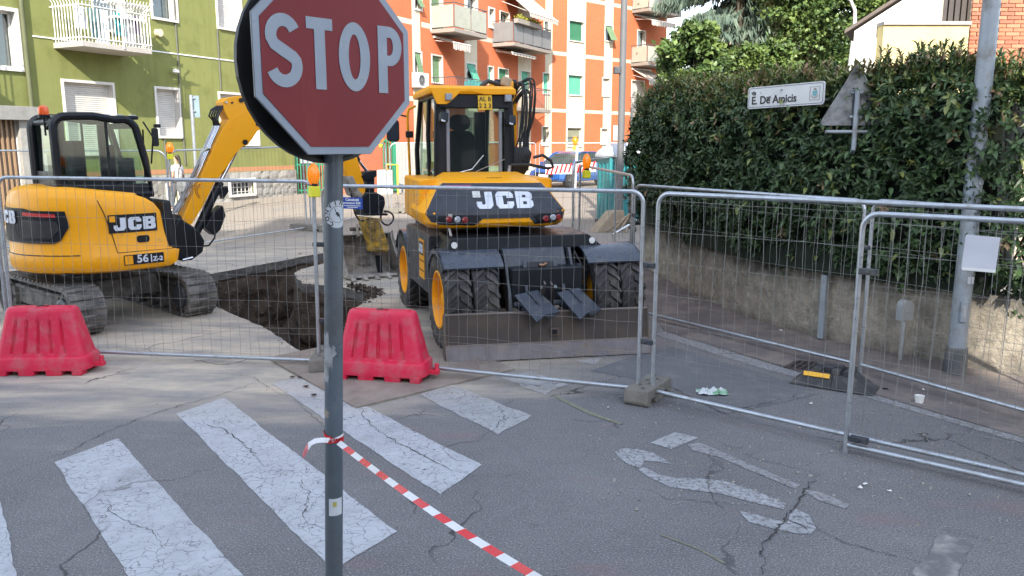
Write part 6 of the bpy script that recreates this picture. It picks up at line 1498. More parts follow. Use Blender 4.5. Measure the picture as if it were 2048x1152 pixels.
B_.window(B_.rect(1276, -20, 1295, 12), 'curtain', surround=.05)
def matB(u, z):
    if any(a < z < b for a, b in ((4.08, 4.26), (7.06, 7.26), (10.06, 10.26), (13.1, 13.3))): return 1
    if bu[0] < u < bu[1] or bu[2] < u < bu[3] or bu[4] < u < bu[5]: return 1
    return 0
B_.wall(bu, zb_, matB, [m_brk, m_cream])
u0_ = B_.px(1262, 100)[0]; u1_ = B_.L-.1
for z in (4.1, 7.05, 10.05): B_.balcony(u0_, u1_-.05, z, 1.2, kind='bars' if z < 5 else 'glass')
B_.awning(u0_+.2, u1_-.8, 9.8, 1.3, .4, .3, 14); B_.awning(u0_+.1, u1_-1.4, 6.75, 1.3, .7, .3, 12); B_.ac(u0_+1.7, 10.4, -.4); B_.ac(u0_+2.6, 7.4, -.4)
rr_ = random.Random(5); mb = MB()
for k in range(260): p = Vector((rr_.uniform(u0_, u1_), rr_.uniform(-1.1, -.2), rr_.choice([7.3, 7.5, 7.7, 10.3])+rr_.gauss(0, .15))); leaf(mb, p, Vector((rr_.gauss(0, 1), rr_.gauss(0, 1), .6)), Vector((0, 1, 0)), .16, .09, k % 2)
mb.build('balcony_plants', [M('potted_green', (.08, .16, .05), .6), M('potted_red', (.3, .09, .05), .6)], B_.r, kind='stuff')
# garden wall and hedge at the foot of the red block
mb = MB(); q0, q1 = Vector((-2.2, 38)), Vector((9, 47)); dq = (q1-q0).normalized()
lw = Facade((-3.5, 35.6), (1.0, .95), 16, 1.35, 'low_wall', 'low pale wall in front of the red apartment block, behind the blue car', cat='wall', depth=.2); lw.op = []
mb = MB(); mb.box((8, .1, .95), (16, .22, .8)); mb.build('wall', m_cream, lw.r)
# ---- green house
GR = Facade((-13.92, 17.72), (.441, .897), 13.4, 13.5, 'apartment_building', 'olive green rendered apartment house with white barred balcony and stone plinth', z0=0.1, depth=5)
GR.window(GR.rect(-30, 20, 34, 133), 'curtain', surround=.09, rev=.25)
GR.window(GR.rect(133, 167, 229, 306), 'shutter', m_shw, surround=.07, rev=.25)
GR.window(GR.rect(315, 179, 359, 272), 'shutter', m_shw, surround=.07, rev=.25)
GR.window(GR.rect(303, -45, 350, 37), 'curtain', surround=.07, rev=.25)
GR.window(GR.rect(434, -40, 480, 57), 'shutter', m_shw, surround=.07, rev=.25)
GR.window(GR.rect(442, 190, 514, 288), 'shutter', m_shw, surround=.07, rev=.25)
GR.window(GR.rect(185, -60, 245, 60), 'curtain', surround=.05, rev=.25)
ent = GR.rect(-60, 236, 44, 470); GR.op.append((ent[0], ent[1], .1, ent[3]))
bw1 = GR.rect(457, 361, 504, 388); bw2 = GR.rect(333, 372, 352, 405)
zpl = 1.42
def pz(u): return zpl
for bwi in (bw1, bw2):
    GR.op.append(bwi); mb = MB(); u0, u1, z0, z1 = bwi
    for k in range(6): mb.box((u0+(u1-u0)*(k+.5)/6, .06, (z0+z1)/2), (.02, .02, z1-z0))
    for k in range(3): mb.box(((u0+u1)/2, .05, z0+(z1-z0)*(k+.5)/3), (u1-u0, .02, .02))
    for c, d_ in (((u0-.04, -.10, (z0+z1)/2), (.08, .06, z1-z0+.16)), ((u1+.04, -.10, (z0+z1)/2), (.08, .06, z1-z0+.16)), (((u0+u1)/2, -.10, z1+.04), (u1-u0, .06, .08)), (((u0+u1)/2, -.12, z0-.04), (u1-u0, .1, .08))): mb.box(c, d_)
    g__ = mb.build('basement_window', m_wframe, GR.r); mb = MB(); mb.add([(u0, .2, z0), (u1, .2, z0), (u1, .2, z1), (u0, .2, z1)], [(0, 1, 2, 3)]); mb.build('dark_room', m_dark, g__)
m_org = M('orange_render_band', (.42, .20, .10), .9, 0, .1, 1)
GR.wall([], [zpl+.02, zpl+.16], lambda u, z: 1 if zpl+.02 < z < zpl+.16 and u > ent[1]+.3 else 0, [m_green, m_org, m_wframe], rev=.22)
# rough stone plinth: single blocks
m_stn = [M('plinth_stone_a', (.25, .245, .23), .9, 0, .2, 5, bp=.6, bs=14), M('plinth_stone_b', (.20, .195, .185), .9, 0, .2, 5, bp=.6, bs=14), M('plinth_stone_c', (.30, .29, .265), .9, 0, .2, 5, bp=.6, bs=14)]
stm = []
for k in range(6):
    mb = MB(); r_ = random.Random(k); N_ = 3; vs = []
    for j in range(N_+1):
        for i in range(N_+1):
            ed = i in (0, N_) or j in (0, N_); vs.append(((i/N_-.5), (-.0 if ed else -.012-.012*r_.random()), (j/N_-.5)))
    vs += [(-.5, .1, -.5), (.5, .1, -.5), (.5, .1, .5), (-.5, .1, .5)]
    fs = [(j*(N_+1)+i, j*(N_+1)+i+1, (j+1)*(N_+1)+i+1, (j+1)*(N_+1)+i) for j in range(N_) for i in range(N_)]
    c = [0, N_, N_*(N_+1)+N_, N_*(N_+1)]; b4 = (N_+1)**2
    mb.add(vs, fs); stm.append(mb.mesh('stone', m_stn[k % 3]))
u_s = ent[1]+.55; rows = 4
mb = MB(); mb.box(((u_s+GR.L)/2, -.03, (.1+zpl)/2), (GR.L-u_s, .10, zpl-.1))
for j in range(rows):
    z0 = .28+(zpl-.28)*j/rows; z1 = .28+(zpl-.28)*(j+1)/rows; u = u_s
    while u < GR.L-.1:
        wd = random.uniform(.26, .52); u2 = min(GR.L, u+wd); uc, zc = (u+u2)/2, (z0+z1)/2
        if not any(o[0]-.15 < uc < o[1]+.15 and o[2]-.12 < zc < o[3]+.1 for o in (bw1, bw2)):
            o = link('stone', random.choice(stm), GR.r); o.location = (uc, -.08, zc); o.scale = (u2-u-.02, 1, z1-z0-.02)
        u = u2
mb = MB(); seg = [u_s, bw2[0]-.1, bw2[1]+.1, bw1[0]-.1, bw1[1]+.1, GR.L]
for a, b_ in ((seg[0], seg[1]), (seg[2], seg[3]), (seg[4], seg[5])): mb.box(((a+b_)/2, -.04, (.05+zpl)/2), (b_-a, .08, zpl-.05))
for (a, b_, bw) in ((seg[1], seg[2], bw2), (seg[3], seg[4], bw1)):
    mb.box(((a+b_)/2, -.04, (.05+bw[2]-.08)/2), (b_-a, .078, bw[2]-.08-.05)); mb.box(((a+b_)/2, -.04, (bw[3]+.08+zpl)/2), (b_-a, .078, max(.01, zpl-bw[3]-.08)))
mb.build('plinth', M('plinth_mortar', (.24, .23, .2), .95), GR.r)
# entrance portal
u0, u1, z0, z1 = ent; mb = MB(); mb.box(((u0+u1)/2+.2, -.1, z1+.13), (u1-u0+1.0, .3, .34)); mb.build('lintel', m_stn[0], GR.r, .01)
mb = MB(); mb.box((u1+.17, -.04, z1/2+.05), (.34, .14, z1-.1)); mb.build('jamb', m_stn[2], GR.r, .01)
mb = MB(); mb.box((u1+.50, -.05, .8), (.30, .10, 2.6)); mb.build('render_strip', M('pale_render', (.42, .4, .36), .9), GR.r)
dr_ = MB(); dr_.box(((u0+u1)/2, .12, z1/2), (u1-u0, .04, z1)); dd = dr_.build('door', M('brown_door', (.16, .10, .06), .6), GR.r)
k = u0
while k < u1:
    mb = MB(); mb.box((k, .07, z1/2+.02), (.045, .05, z1-.1)); mb.build('door_slat', M('door_slat_wood', (.30, .2, .12), .55), dd); k += .13
# downpipes, conduits, floor line, lamp
up = GR.px(50, 120)[0]; mb = MB(); mb.cyl((up, -.07, zpl+.9), (up, -.07, 13), .06, 10); mb.build('downpipe', M('downpipe_green', (.10, .11, .05), .6), GR.r, smooth=True)
for (x, ya, yb) in ((358, 0, 330), (437, 60, 180), (331, 275, 372)):
    u_ = GR.px(x, (ya+yb)/2)[0]; za, zb2 = GR.px(x, yb)[1], GR.px(x, ya)[1]; mb = MB(); mb.cyl((u_, -.025, za), (u_, -.025, zb2+(3 if ya == 0 else 0)), .02, 6); mb.build('conduit', M('conduit_grey', (.13, .13, .12), .7), GR.r)
mb = MB(); zl = GR.px(250, 95)[1]; mb.box(((up+GR.L)/2+.1, -.012, zl), (GR.L-up-.3, .024, .035)); mb.build('floor_line', m_white, GR.r)
u_, z_ = GR.px(350, 146); mb = MB(); mb.tube([(u_, 0, z_), (u_-.05, -.12, z_+.05), (u_-.12, -.2, z_)], .03, 6); mb.lathe([(.11, 0), (.08, .08), (.0001, .11)], 14, 'z', (u_-.14, -.2, z_)); mb.build('wall_lamp', m_white, GR.r, smooth=True)
u_, z_ = GR.px(313, 66); mb = MB(); mb.cyl((u_, -.02, z_), (u_, -.16, z_), .11, 16); mb.build('vent_cap', M('vent_cream', (.6, .55, .35), .6), GR.r)
# white barred balcony
ba, bb = GR.px(107, 95)[0], GR.px(312, 100)[0]; zs_ = GR.px(107, 93)[1]; dep = 1.15; bb = ba+2.75
q_, _ = FP(GR.p0+Vector((GR.d.y, -GR.d.x))*dep, GR.d, 304, 100); bb = q_
mb = MB(); mb.box(((ba+bb)/2, -dep/2, zs_+.02), (bb-ba, dep, .14)); bal = mb.build('balcony', M('balcony_underside', (.40, .37, .33), .9), GR.r, .01)
def bpost(x, y):
    mb = MB(); mb.tube([(0, 0, -.02), (0, 0, .95), (0, -.0, 1.0), (0, -.05, 1.08), (0, -.14, 1.13), (0, -.2, 1.22)], .013, 5); return mb
for k in range(22):
    x = ba+(bb-ba)*k/21; mb = bpost(0, 0); o = mb.build('baluster', m_white, bal); o.location = (x, -dep+.02, zs_+.06)
for (x, sgn) in ((ba, -1), (bb, 1)):
    for k in range(1, 10): mb = bpost(0, 0); xf(mb, Matrix.Rotation(R(90*sgn), 4, 'Z')); o = mb.build('baluster', m_white, bal); o.location = (x, -dep*k/10, zs_+.06)
mb = MB()
for z in (zs_+.18, zs_+.98): mb.tube([(ba, 0, z), (ba, -dep, z), (bb, -dep, z), (bb, 0, z)], .018, 6)
mb.tube([(bb-.9, -dep, zs_), (bb-.9, -dep, zs_+1.9)], .03, 6); mb.build('rail', m_white, bal)
cl = [((.5, .52, .56), .3, .55), ((.06, .12, .13), .9, .75), ((.7, .7, .7), 1.15, .95), ((.03, .25, .27), 1.9, .6), ((.62, .6, .58), 2.3, .8), ((.2, .13, .2), 2.55, .5)]
for i, (c_, x, h_) in enumerate(cl):
    mb = MB(); W_ = .34; n_ = 8; x = x*(bb-ba)/2.9
    vs = []
    for k in range(n_+1):
        for z in (0, h_): vs.append((ba+x-W_/2+W_*k/n_+.03*math.sin(z*3), -dep*.72+.03*math.sin(k*1.9+i)*(1.2-z), zs_+.98-z))
    mb.add(vs, [(2*k, 2*k+2, 2*k+3, 2*k+1) for k in range(n_)]); mb.build('laundry', M('cloth_%d' % i, c_, .9), bal)
mb = MB(); mb.box(((bb+ba)/2+.65, -dep*.62, zs_+.86), (1.0, .45, .05)); mb.box(((bb+ba)/2+.65, -dep*.62, zs_+1.25), (1.05, .5, .04)); mb.cyl(((bb+ba)/2+.2, -dep*.62, zs_), ((bb+ba)/2+.2, -dep*.62, zs_+1.25), .02, 6); mb.cyl(((bb+ba)/2+1.1, -dep*.62, zs_), ((bb+ba)/2+1.1, -dep*.62, zs_+1.25), .02, 6); mb.build('shelf', m_white, bal)
# upper left balcony outside the frame whose shadow falls on the wall
mb = MB(); mb.box((-.3+.3, -.55, zs_+.02), (2.0, 1.1, .14)); b2_ = mb.build('balcony', MATS['balcony_underside'], GR.r)
for k in range(14):
    mb = bpost(0, 0); o = mb.build('baluster', m_white, b2_); o.location = (-1+2*k/13, -1.08, zs_+.06)
# ---- tall block behind the viewer that shades the works
sb = root('apartment_building', (-6, -25, 0), 0, 'tall plain apartment block standing behind the viewpoint and shading the street', 'building')
mb = MB(); mb.box((-24.5, -6, 14.5), (48, 12, 29.0)); mb.box((5.2, -6, 15.4), (11.2, 12, 30.8)); sbw = mb.build('wall', M('blue_grey_render', (.2, .22, .25), .9), sb)
for i in range(10):
    for j in range(8):
        mb = MB(); mb.box((-26+i*3.6, .02, 2.2+j*3.1), (1.2, .08, 1.5)); mb.build('window', m_shw, sb)
sky_blocker = root('apartment_building', (30, -27, 0), 0, 'added unseen grey block behind the viewpoint, hiding bright sky on the garden side', 'building')  # added out of view to keep bright sky out of the reflections
mb = MB(); mb.box((6, -6, 9), (50, 12, 18)); mb.build('wall', MATS['blue_grey_render'], sky_blocker)
for i in range(12):
    for j in range(5):
        mb = MB(); mb.box((-16+i*3.6, .02, 2.2+j*3.1), (1.2, .08, 1.5)); mb.build('window', m_shw, sky_blocker)
# ---- white gabled house behind the hedge
WH = root('house', (6.15, 15, gz(15)), 0, 'white gabled house with yellow balcony front and brick corner behind the hedge', 'house')
m_wr = M('white_render', (.72, .71, .67), .9, 0, .04, .8, dirt=((.5, .5, .47), .22, 1.2))
def wp(x, y, Y): p = D(x, y, Y); return (p.x-6.15, p.z-gz(15))
mb = MB(); e0 = wp(1709, 62, 15); e1 = wp(1865, -38, 15)
mb.prism([(e0[0], -.2), e0, e1, (e1[0], -.2)], 7, lambda a, b_, t: Vector((a+t*.55, t, b_))); mb.build('gable_wall', m_wr, WH)
mb = MB(); sl_ = (e1[1]-e0[1])/(e1[0]-e0[0]); rx = 4.5
mb.prism([(e0[0]-.10, e0[1]-.10*sl_-.0), (rx, e0[1]+rx*sl_), (rx, e0[1]+rx*sl_+.08), (e0[0]-.10, e0[1]-.10*sl_+.06)], 7.4, lambda a, b_, t: Vector((a+(t-.2)*.55, t-.08, b_+.012))); mb.build('roof', M('dark_roof_edge', (.12, .095, .08), .8), WH)
y0_ = wp(1768, 50, 14.75); y1_ = wp(1939, 50, 14.75)
mb = MB(); mb.box(((y0_[0]+y1_[0])/2, -.125, y0_[1]/2), (y1_[0]-y0_[0], .246, y0_[1])); mb.build('balcony_front', M('yellow_render', (.58, .48, .24), .9, 0, .05, .8, dirt=((.42, .36, .18), .4, .9)), WH)
mb = MB(); mb.box(((y0_[0]+y1_[0])/2, -.13, y0_[1]+.03), (y1_[0]-y0_[0]+.04, .32, .06)); mb.build('coping', M('grey_coping', (.32, .3, .28), .8), WH)
xl0, xl1 = wp(1858, 20, 15)[0], wp(1945, 20, 15.0)[0]
mb = MB(); mb.box(((xl0+xl1)/2+.1, .32, 4.6), (xl1-xl0+.4, .1, 3.6)); mb.box((xl0+.14, .16, 4.6), (.28, .2, 3.6)); mb.build('loggia_wall', M('beige_render', (.42, .36, .27), .9), WH)
for k in range(5):
    mb = MB(); x = xl0+.32+k*.115; mb.box((x, .10, 5.0), (.085, .05, 2.0)); mb.build('shutter_leaf', M('brown_shutter', (.055, .045, .04), .6), WH)
BX0 = wp(1940, 60, 14.97)[0]
mb = MB(); mb.box((BX0+1.5, .5, 3.0), (3.0, 1.0, 6.6)); bwall = mb.build('brick_wall', M('brick_mortar', (.45, .36, .28), .95), WH)
bmm = [M('house_brick_a', (.40, .155, .085), .9, 0, .15, 12, bp=.3), M('house_brick_b', (.34, .12, .07), .9, 0, .15, 12, bp=.3), M('house_brick_c', (.45, .19, .11), .9, 0, .15, 12, bp=.3)]
bmesh_ = []
for m_ in bmm: mb = MB(); mb.box((0, 0, 0), (.245, .04, .058)); bmesh_.append(mb.mesh('brick', m_))
for j in range(30):
    for i in range(7):
        z = 3.05+j*.07; x = BX0+.125+i*.258+(.129 if j % 2 else 0)-(.0)
        o = link('brick', random.choice(bmesh_), bwall); o.location = (x, -.018, z)
        if i == 0 and j % 2: o2 = link('brick', random.choice(bmesh_), bwall); o2.location = (BX0+.06, -.018, z); o2.scale = (.44, 1, 1)
# ---- pink house far behind the trees
PH = Facade((14, 62), (1, -.15), 9, 11, 'house', 'pale pink house partly hidden behind the trees', depth=5, z0=.4)
for i in range(3):
    for z in (2.5, 5.5, 8.4): PH.window((1+i*2.8, 2.0+i*2.8, z, z+1.4), 'shutter', m_shw)
PH.wall([], [], lambda u, z: 0, [M('pink_render', (.5, .33, .25), .9), m_wframe])
# ================= green gate and grey panels =================
gt = root('metal_gate', (-8.05, 29.9, gz(29)), math.atan2(2.4, 4.6), 'tall green metal bar gate between the green house and the red block', 'gate')
m_gg = M('gate_green', (.02, .22, .12), .5)
for k in range(34):
    if 16 < k < 18: continue
    mb = MB(); mb.box((k*.115, 0, 1.05), (.035, .035, 2.05)); mb.build('bar', m_gg, gt)
for x in (0, 1.5, 2.6, 3.9):
    mb = MB(); mb.box((x, .03, 1.15), (.13, .1, 2.35)); mb.build('gate_post', m_gg, gt, .008)
for z in (.15, 1.1, 1.98): mb = MB(); mb.box((1.95, .035, z), (3.9, .04, .05)); mb.build('rail', m_gg, gt)
mb = MB(); mb.box((.45, -.05, 1.3), (.45, .02, .3)); mb.build('notice', M('grey_notice', (.3, .33, .34), .6), gt)
mb = MB(); mb.box((.75, -.06, 1.95), (.22, .02, .3)); mb.build('notice', m_white, gt)
gp_ = root('corrugated_fence', (-4.4, 31.2, gz(31)), R(8), 'grey corrugated metal fence left of the wheeled excavator cab', 'fence')
for k in range(30):
    mb = MB(); mb.box((k*.12, (k % 2)*.03, .95), (.118, .03, 1.9)); mb.build('panel', M('grey_sheet', (.26, .26, .25), .6), gp_)
sb2 = root('gas_pipe_box', (-4.75, 30.2, gz(30)), 0, 'white utility box with a yellow gas pipe beside the green gate', 'utility box')
mb = MB(); mb.box((0, 0, .45), (.55, .3, .9)); mb.build('box', m_white, sb2, .02); mb = MB(); mb.tube([(.1, -.2, .9), (.1, -.2, 1.1), (.5, -.2, 1.1), (.5, -.2, 0)], .04, 8); mb.build('pipe', M('gas_yellow', (.7, .5, .05), .5), sb2, smooth=True)
# ================= trees =================
tl = [M('tree_leaf_mid', (.075, .125, .03), .55), M('tree_leaf_light', (.13, .185, .045), .55), M('tree_leaf_dark', (.04, .078, .022), .55)]
m_bark = M('bark', (.09, .07, .05), .95, 0, .3, 6, bp=.6)
def tree(loc, H, blobs, n, ls, label, mats=tl, seed=0, tr=.16, cat='tree'):
    r_ = root('tree', loc, 0, label, cat); q = random.Random(seed)
    mb = MB(); top = Vector((blobs[0][0], blobs[0][1], H*.75)); mb.tube([(0, 0, 0), (q.gauss(0, .1), 0, H*.3), top*.7+Vector((0, 0, H*.1)), top], tr, 10, [tr*1.3, tr, tr*.7, tr*.25])
    for b_ in blobs:
        c = Vector(b_[:3]); mb.tube([(0, 0, min(c.z*.5, H*.4)), c*.6+Vector((0, 0, c.z*.15)), c], .06, 6, [tr*.55, tr*.3, tr*.1])
    mb.build('trunk', m_bark, r_, smooth=True); mb = MB()
    tot = sum(b_[3]**2 for b_ in blobs)
    for b_ in blobs:
        c = Vector(b_[:3]); rx = b_[3]; rz = b_[4] if len(b_) > 4 else rx; k = int(n*rx*rx/tot)
        subs = [Vector((q.gauss(0, 1), q.gauss(0, 1), q.gauss(0, 1))).normalized()*q.uniform(.55, 1.0) for _ in range(max(10, int(rx*rx*26)))]
        for _ in range(k):
            s_ = q.choice(subs); v = s_+Vector((q.gauss(0, .13), q.gauss(0, .13), q.gauss(0, .11))); p = c+Vector((v.x*rx, v.y*rx, v.z*rz))
            d_ = Vector((v.x+q.gauss(0, .6), v.y+q.gauss(0, .6), q.gauss(-.1, .6))); L_ = ls*q.uniform(.6, 1.3)
            mb.cur = 0; hh = hash((round(s_.x, 3), round(s_.y, 3))) % 10; mi = 0 if hh < 5 else (1 if hh < 8 else 2)
            if q.random() < .25: mi = q.choice((0, 1, 2))
            d_.normalize(); sd = d_.cross(Vector((q.gauss(0, 1), q.gauss(0, 1), q.gauss(0, 1)))).normalized(); mb.cur = mi
            mb.add([p, p+d_*L_*.5+sd*L_*.3, p+d_*L_, p+d_*L_*.5-sd*L_*.3], [(0, 1, 2, 3)])
    me = bpy.data.meshes.new('crown'); me.from_pydata(mb.v, [], mb.f)
    for m_ in mats: me.materials.append(m_)
    me.polygons.foreach_set('material_index', mb.mi); link('crown', me, r_, kind='stuff'); return r_
def TL_(px_, py_, Y): p = D(px_, py_, Y); return p
def tree_px(Y, xb, blobs, n, ls, label, seed, mats=tl, H=None):
    b0_ = D(xb, 300, Y); bl2 = []
    for (x, y, r__, *rz) in blobs:
        p = D(x, y, Y); rr2 = r__/FPX*Y; bl2.append((p.x-b0_.x, random.Random(seed+x).uniform(-.4, .4)*rr2, p.z-gz(Y), rr2, (rz[0]/FPX*Y if rz else rr2)))
    return tree((b0_.x, Y, gz(Y)), H or max(b_[2] for b_ in bl2), bl2, n, ls, label, mats, seed)
tree_px(27, 1385, [(1388, 118, 58), (1372, 190, 52), (1415, 205, 50), (1348, 245, 36), (1400, 80, 42)], 19000, .19, 'dense rounded green tree right beside the red apartment balconies', 11)
tree_px(29, 1510, [(1510, 140, 58), (1470, 190, 46), (1555, 190, 55), (1520, 225, 50), (1560, 130, 45)], 18000, .19, 'green tree between the rounded tree and the street lamp, over the street name sign', 12)
tree_px(33, 1650, [(1650, 60, 75), (1600, 20, 60), (1700, 10, 70), (1640, 140, 60), (1730, 120, 45), (1760, 40, 60), (1590, -60, 80), (1700, -70, 80)], 30000, .2, 'tall leafy green tree left of the white house gable', 13)
tree_px(36, 1460, [(1610, 190, 60), (1450, 240, 50), (1560, 260, 50)], 9000, .2, 'low green tree behind the hedge top in the middle distance', 14)
# blue-green cedar with drooping needles
cedar = root('cedar_tree', (D(1465, 300, 42).x, 42, gz(42)), 0, 'tall blue green cedar with drooping feathery boughs behind the leafy trees', 'tree')
mb = MB(); mb.tube([(0, 0, 0), (.1, 0, 6), (0, 0, 12), (.1, 0, 19)], .3, 10, [.42, .34, .24, .06]); mb.build('trunk', m_bark, cedar, smooth=True)
q = random.Random(9); nd = MB(); bw = MB()
for k in range(90):
    z = q.uniform(3.5, 17.5); an = q.uniform(0, 6.28); L_ = (19-z)*.12+q.uniform(1.2, 2.7)
    dv = Vector((math.cos(an), math.sin(an), 0)); pts = [Vector((0, 0, z))+dv*L_*t+Vector((0, 0, .5*t-1.1*t*t)) for t in (0, .25, .5, .75, 1)]
    bw.tube(pts, .05, 5, [.07, .05, .04, .025, .01])
    for j in range(190):
        t = q.random()**.7; i = min(3, int(t*4)); p = pts[i].lerp(pts[i+1], t*4-i)+Vector((q.gauss(0, .28), q.gauss(0, .28), q.gauss(0, .08)))
        L2 = q.uniform(.3, .8); dd_ = Vector((q.gauss(0, .35)+dv.x*.3, q.gauss(0, .35)+dv.y*.3, -1)).normalized(); sd = Vector((q.gauss(0, 1), q.gauss(0, 1), 0)).normalized(); nd.cur = q.choice((0, 0, 1))
        for h in range(3):
            a = p+Vector((q.gauss(0, .08), q.gauss(0, .08), 0)); w_ = .022; nd.add([a+sd*w_, a+dd_*L2*.5+sd*w_*1.5, a+dd_*L2, a+dd_*L2*.5-sd*w_*1.5, a-sd*w_], [(0, 1, 2, 3, 4)])
bw.build('boughs', m_bark, cedar)
me = bpy.data.meshes.new('crown'); me.from_pydata(nd.v, [], nd.f); me.materials.append(M('cedar_blue_green', (.07, .11, .08), .7)); me.materials.append(M('cedar_grey_green', (.12, .16, .115), .7)); me.polygons.foreach_set('material_index', nd.mi); link('crown', me, cedar, kind='stuff')
# ================= street furniture and small things =================
def pole_thing(name, x, y, h, r0, r1, mat, label, cat, extra=None):
    r_ = root(name, (x, y, gz(y)), 0, label, cat); mb = MB(); mb.cyl((0, 0, 0), (0, 0, h), r0, 20, r1); mb.build('pole', mat, r_, smooth=True); return r_
lp1 = pole_thing('lamp_post', 4.54, 7.93, 8.5, .085, .07, m_lamppole, 'pale grey lamp post rising through the hedge at the right', 'lamp post')
mb = MB(); mb.cyl((0, 0, 0), (0, 0, .28), .115, 20, .10); mb.build('base_sleeve', M('base_sleeve_dark', (.09, .095, .10), .7, dirt=((.2, .19, .17), .5, 7)), lp1, .01, smooth=True)
mb = MB(); mb.box((-.02, -.092, .66), (.07, .03, .22)); mb.build('access_door', m_lamppole, lp1, .012)
mb = MB(); mb.box((-.02, -.105, .66), (.03, .01, .12)); mb.build('door_lock', m_galv, lp1, .004)
mb = MB(); mb.box((.02, -.087, .98), (.07, .01, .07), rot=(0, 0, R(10))); mb.build('torn_sticker', m_stk, lp1)
mb = MB(); mb.box((.03, -.083, 1.98), (.045, .008, .11), rot=(0, 0, R(15))); mb.build('number_tag', m_stk, lp1)
lp2 = pole_thing('lamp_post', 2.59, 19.34, 9.5, .085, .07, M('grey_pole_far', (.12, .122, .125), .6), 'straight grey lamp post in front of the portable toilet', 'lamp post')
mb = MB(); mb.cyl((0, 0, .0), (0, 0, .36), .12, 16); mb.build('base_sleeve', m_blk, lp2, smooth=True)
mb = MB(); mb.box((-.13, .0, 3.75), (.15, .2, .16)); mb.build('junction_box', m_dgrey, lp2, .01)
lp3 = pole_thing('thin_post', 2.86, 19.5, 2.9, .035, .035, M('dark_thin_post', (.1, .105, .11), .6), 'thin dark post right of the straight grey lamp post', 'post')
q_ = D(1133+120, 300, 45)
sp3 = root('traffic_sign', (D(1227, 300, 33).x, 33, .5), 0, 'small grey backed traffic sign left of the straight grey lamp post', 'road sign'); mb = MB(); mb.cyl((0, 0, 0), (0, 0, 2.6), .03, 8); mb.build('post', m_galv, sp3); mb = MB(); mb.box((.12, -.04, 2.3), (.30, .03, .6)); mb.build('plate', m_galv, sp3)
sp4_ = root('traffic_sign', (D(389, 300, 21.5).x, 21.5, gz(21.5)), 0, 'grey backed rectangular road sign on a thin post before the green house', 'road sign')
mb = MB(); mb.cyl((0, 0, 0), (0, 0, D(389, 190, 21.5).z-gz(21.5)), .045, 10); mb.build('post', m_galv, sp4_, smooth=True)
mb = MB(); mb.box((.06, .06, D(389, 213, 21.5).z-gz(21.5)), (.26, .02, .56)); mb.build('plate', M('sign_back_blue_grey', (.20, .27, .30), .5, .3), sp4_)
for z in (196, 222): mb = MB(); mb.box((.03, .03, D(389, z, 21.5).z-gz(21.5)), (.13, .05, .03)); mb.build('clamp', m_galv, sp4_)
sl_ = root('street_lamp', (D(1694, 130, 30).x, 30, gz(30)), 0, 'thin white curved street lamp between the tall tree and the white house', 'street lamp')
zt_ = D(1700, 20, 30).z-gz(30); mb = MB(); mb.tube([(0, 0, 0), (.03, 0, zt_*.5), (.18, 0, zt_-.6), (.14, 0, zt_), (-.05, 0, zt_+.35), (-.5, 0, zt_+.6), (-1.2, 0, zt_+.7)], .06, 10, [.09, .08, .07, .06, .055, .05, .045]); mb.build('pole', M('white_lamp_paint', (.5, .5, .48), .5), sl_, smooth=True)
mb = MB(); mb.box((-1.4, 0, zt_+.68), (.6, .22, .12)); mb.build('lamp_head', m_dgrey, sl_, .03)
# meter box on a post
mp2 = root('meter_post', (4.22, 8.42, gz(8.4)), R(20), 'small grey round-topped utility box on a thin post before the plaster wall', 'utility post')
mb = MB(); mb.cyl((0, 0, 0), (0, 0, .48), .026, 10); mb.build('post', m_galv, mp2, smooth=True)
mb = MB(); mb.prism([(-.075, 0), (.075, 0), (.075, .15)]+arc(0, .15, .075, 0, 180, 10)[1:], .09, lambda a, b_, t: Vector((a, -.045+t, b_+.44))); mb.build('box', M('grey_box_paint', (.33, .35, .36), .55), mp2, .01)
# cable duct on wall
i0 = 3.78; mb = MB(); p_ = Vector((3.70, 9.26, gz(9.26))); tv = Vector((.5, -.6)).normalized(); nv = Vector((tv.y, -tv.x))
cdv = root('cable_duct', (p_.x+nv.x*.06, p_.y+nv.y*.06, gz(9.26)), math.atan2(tv.y, tv.x), 'grey metal cable duct strip screwed upright to the plaster wall', 'cable duct'); mb = MB(); mb.box((0, 0, .40), (.07, .05, .76)); mb.build('channel', m_lamppole, cdv, .005)
# street name sign
def vec2(a): return Vector((a.x, a.y))
sl0, sl1 = D(1496, 197, 9.72), D(1649, 185, 8.84); w_ = (vec2(sl1)-vec2(sl0)).length; rzs = math.atan2(sl1.y-sl0.y, sl1.x-sl0.x)
ns = root('street_name_sign', (sl0.x, sl0.y, gz(9.9)), rzs, 'white street name sign reading via E. De Amicis, standing out of the hedge', 'street sign')
zc_ = sl0.z-gz(9.9); hh = .245; tl_ = (sl1.z-sl0.z)/w_
mb = MB(); mb.prism([(a+w_/2, b_) for a, b_ in rrect(w_, hh, .03)], .012, lambda a, b_, t: Vector((a, t, b_+zc_+tl_*a))); pt_ = mb.build('plate', M('sign_white', (.58, .59, .60), .4), ns)
mb = MB()
for s1, s2 in ((.97, .955),):
    o_ = rrect(w_*.975, hh*.90, .025); i_ = rrect(w_*.975-.012, hh*.90-.012, .02); n_ = len(o_)
    mb.add([Vector((a+w_/2, -.002, b_+zc_+tl_*(a+w_/2))) for a, b_ in o_+i_], [(k, (k+1) % n_, n_+(k+1) % n_, n_+k) for k in range(n_)])
mb.build('border', M('sign_blue_line', (.05, .07, .12), .5), pt_)
for txt, sz, x_, z_, b_ in (('via', .062, .085, .058, .001), ('E. De Amicis', .125, .375, -.035, .0022)):
    o = text('lettering', txt, sz, m_ink, pt_, (x_, -.003, zc_+z_+tl_*x_), (R(90), R(-math.degrees(math.atan(tl_))), 0), .001, b_, sx=1.0 if sz < .1 else .98)
mb = MB(); cx_ = w_-.12
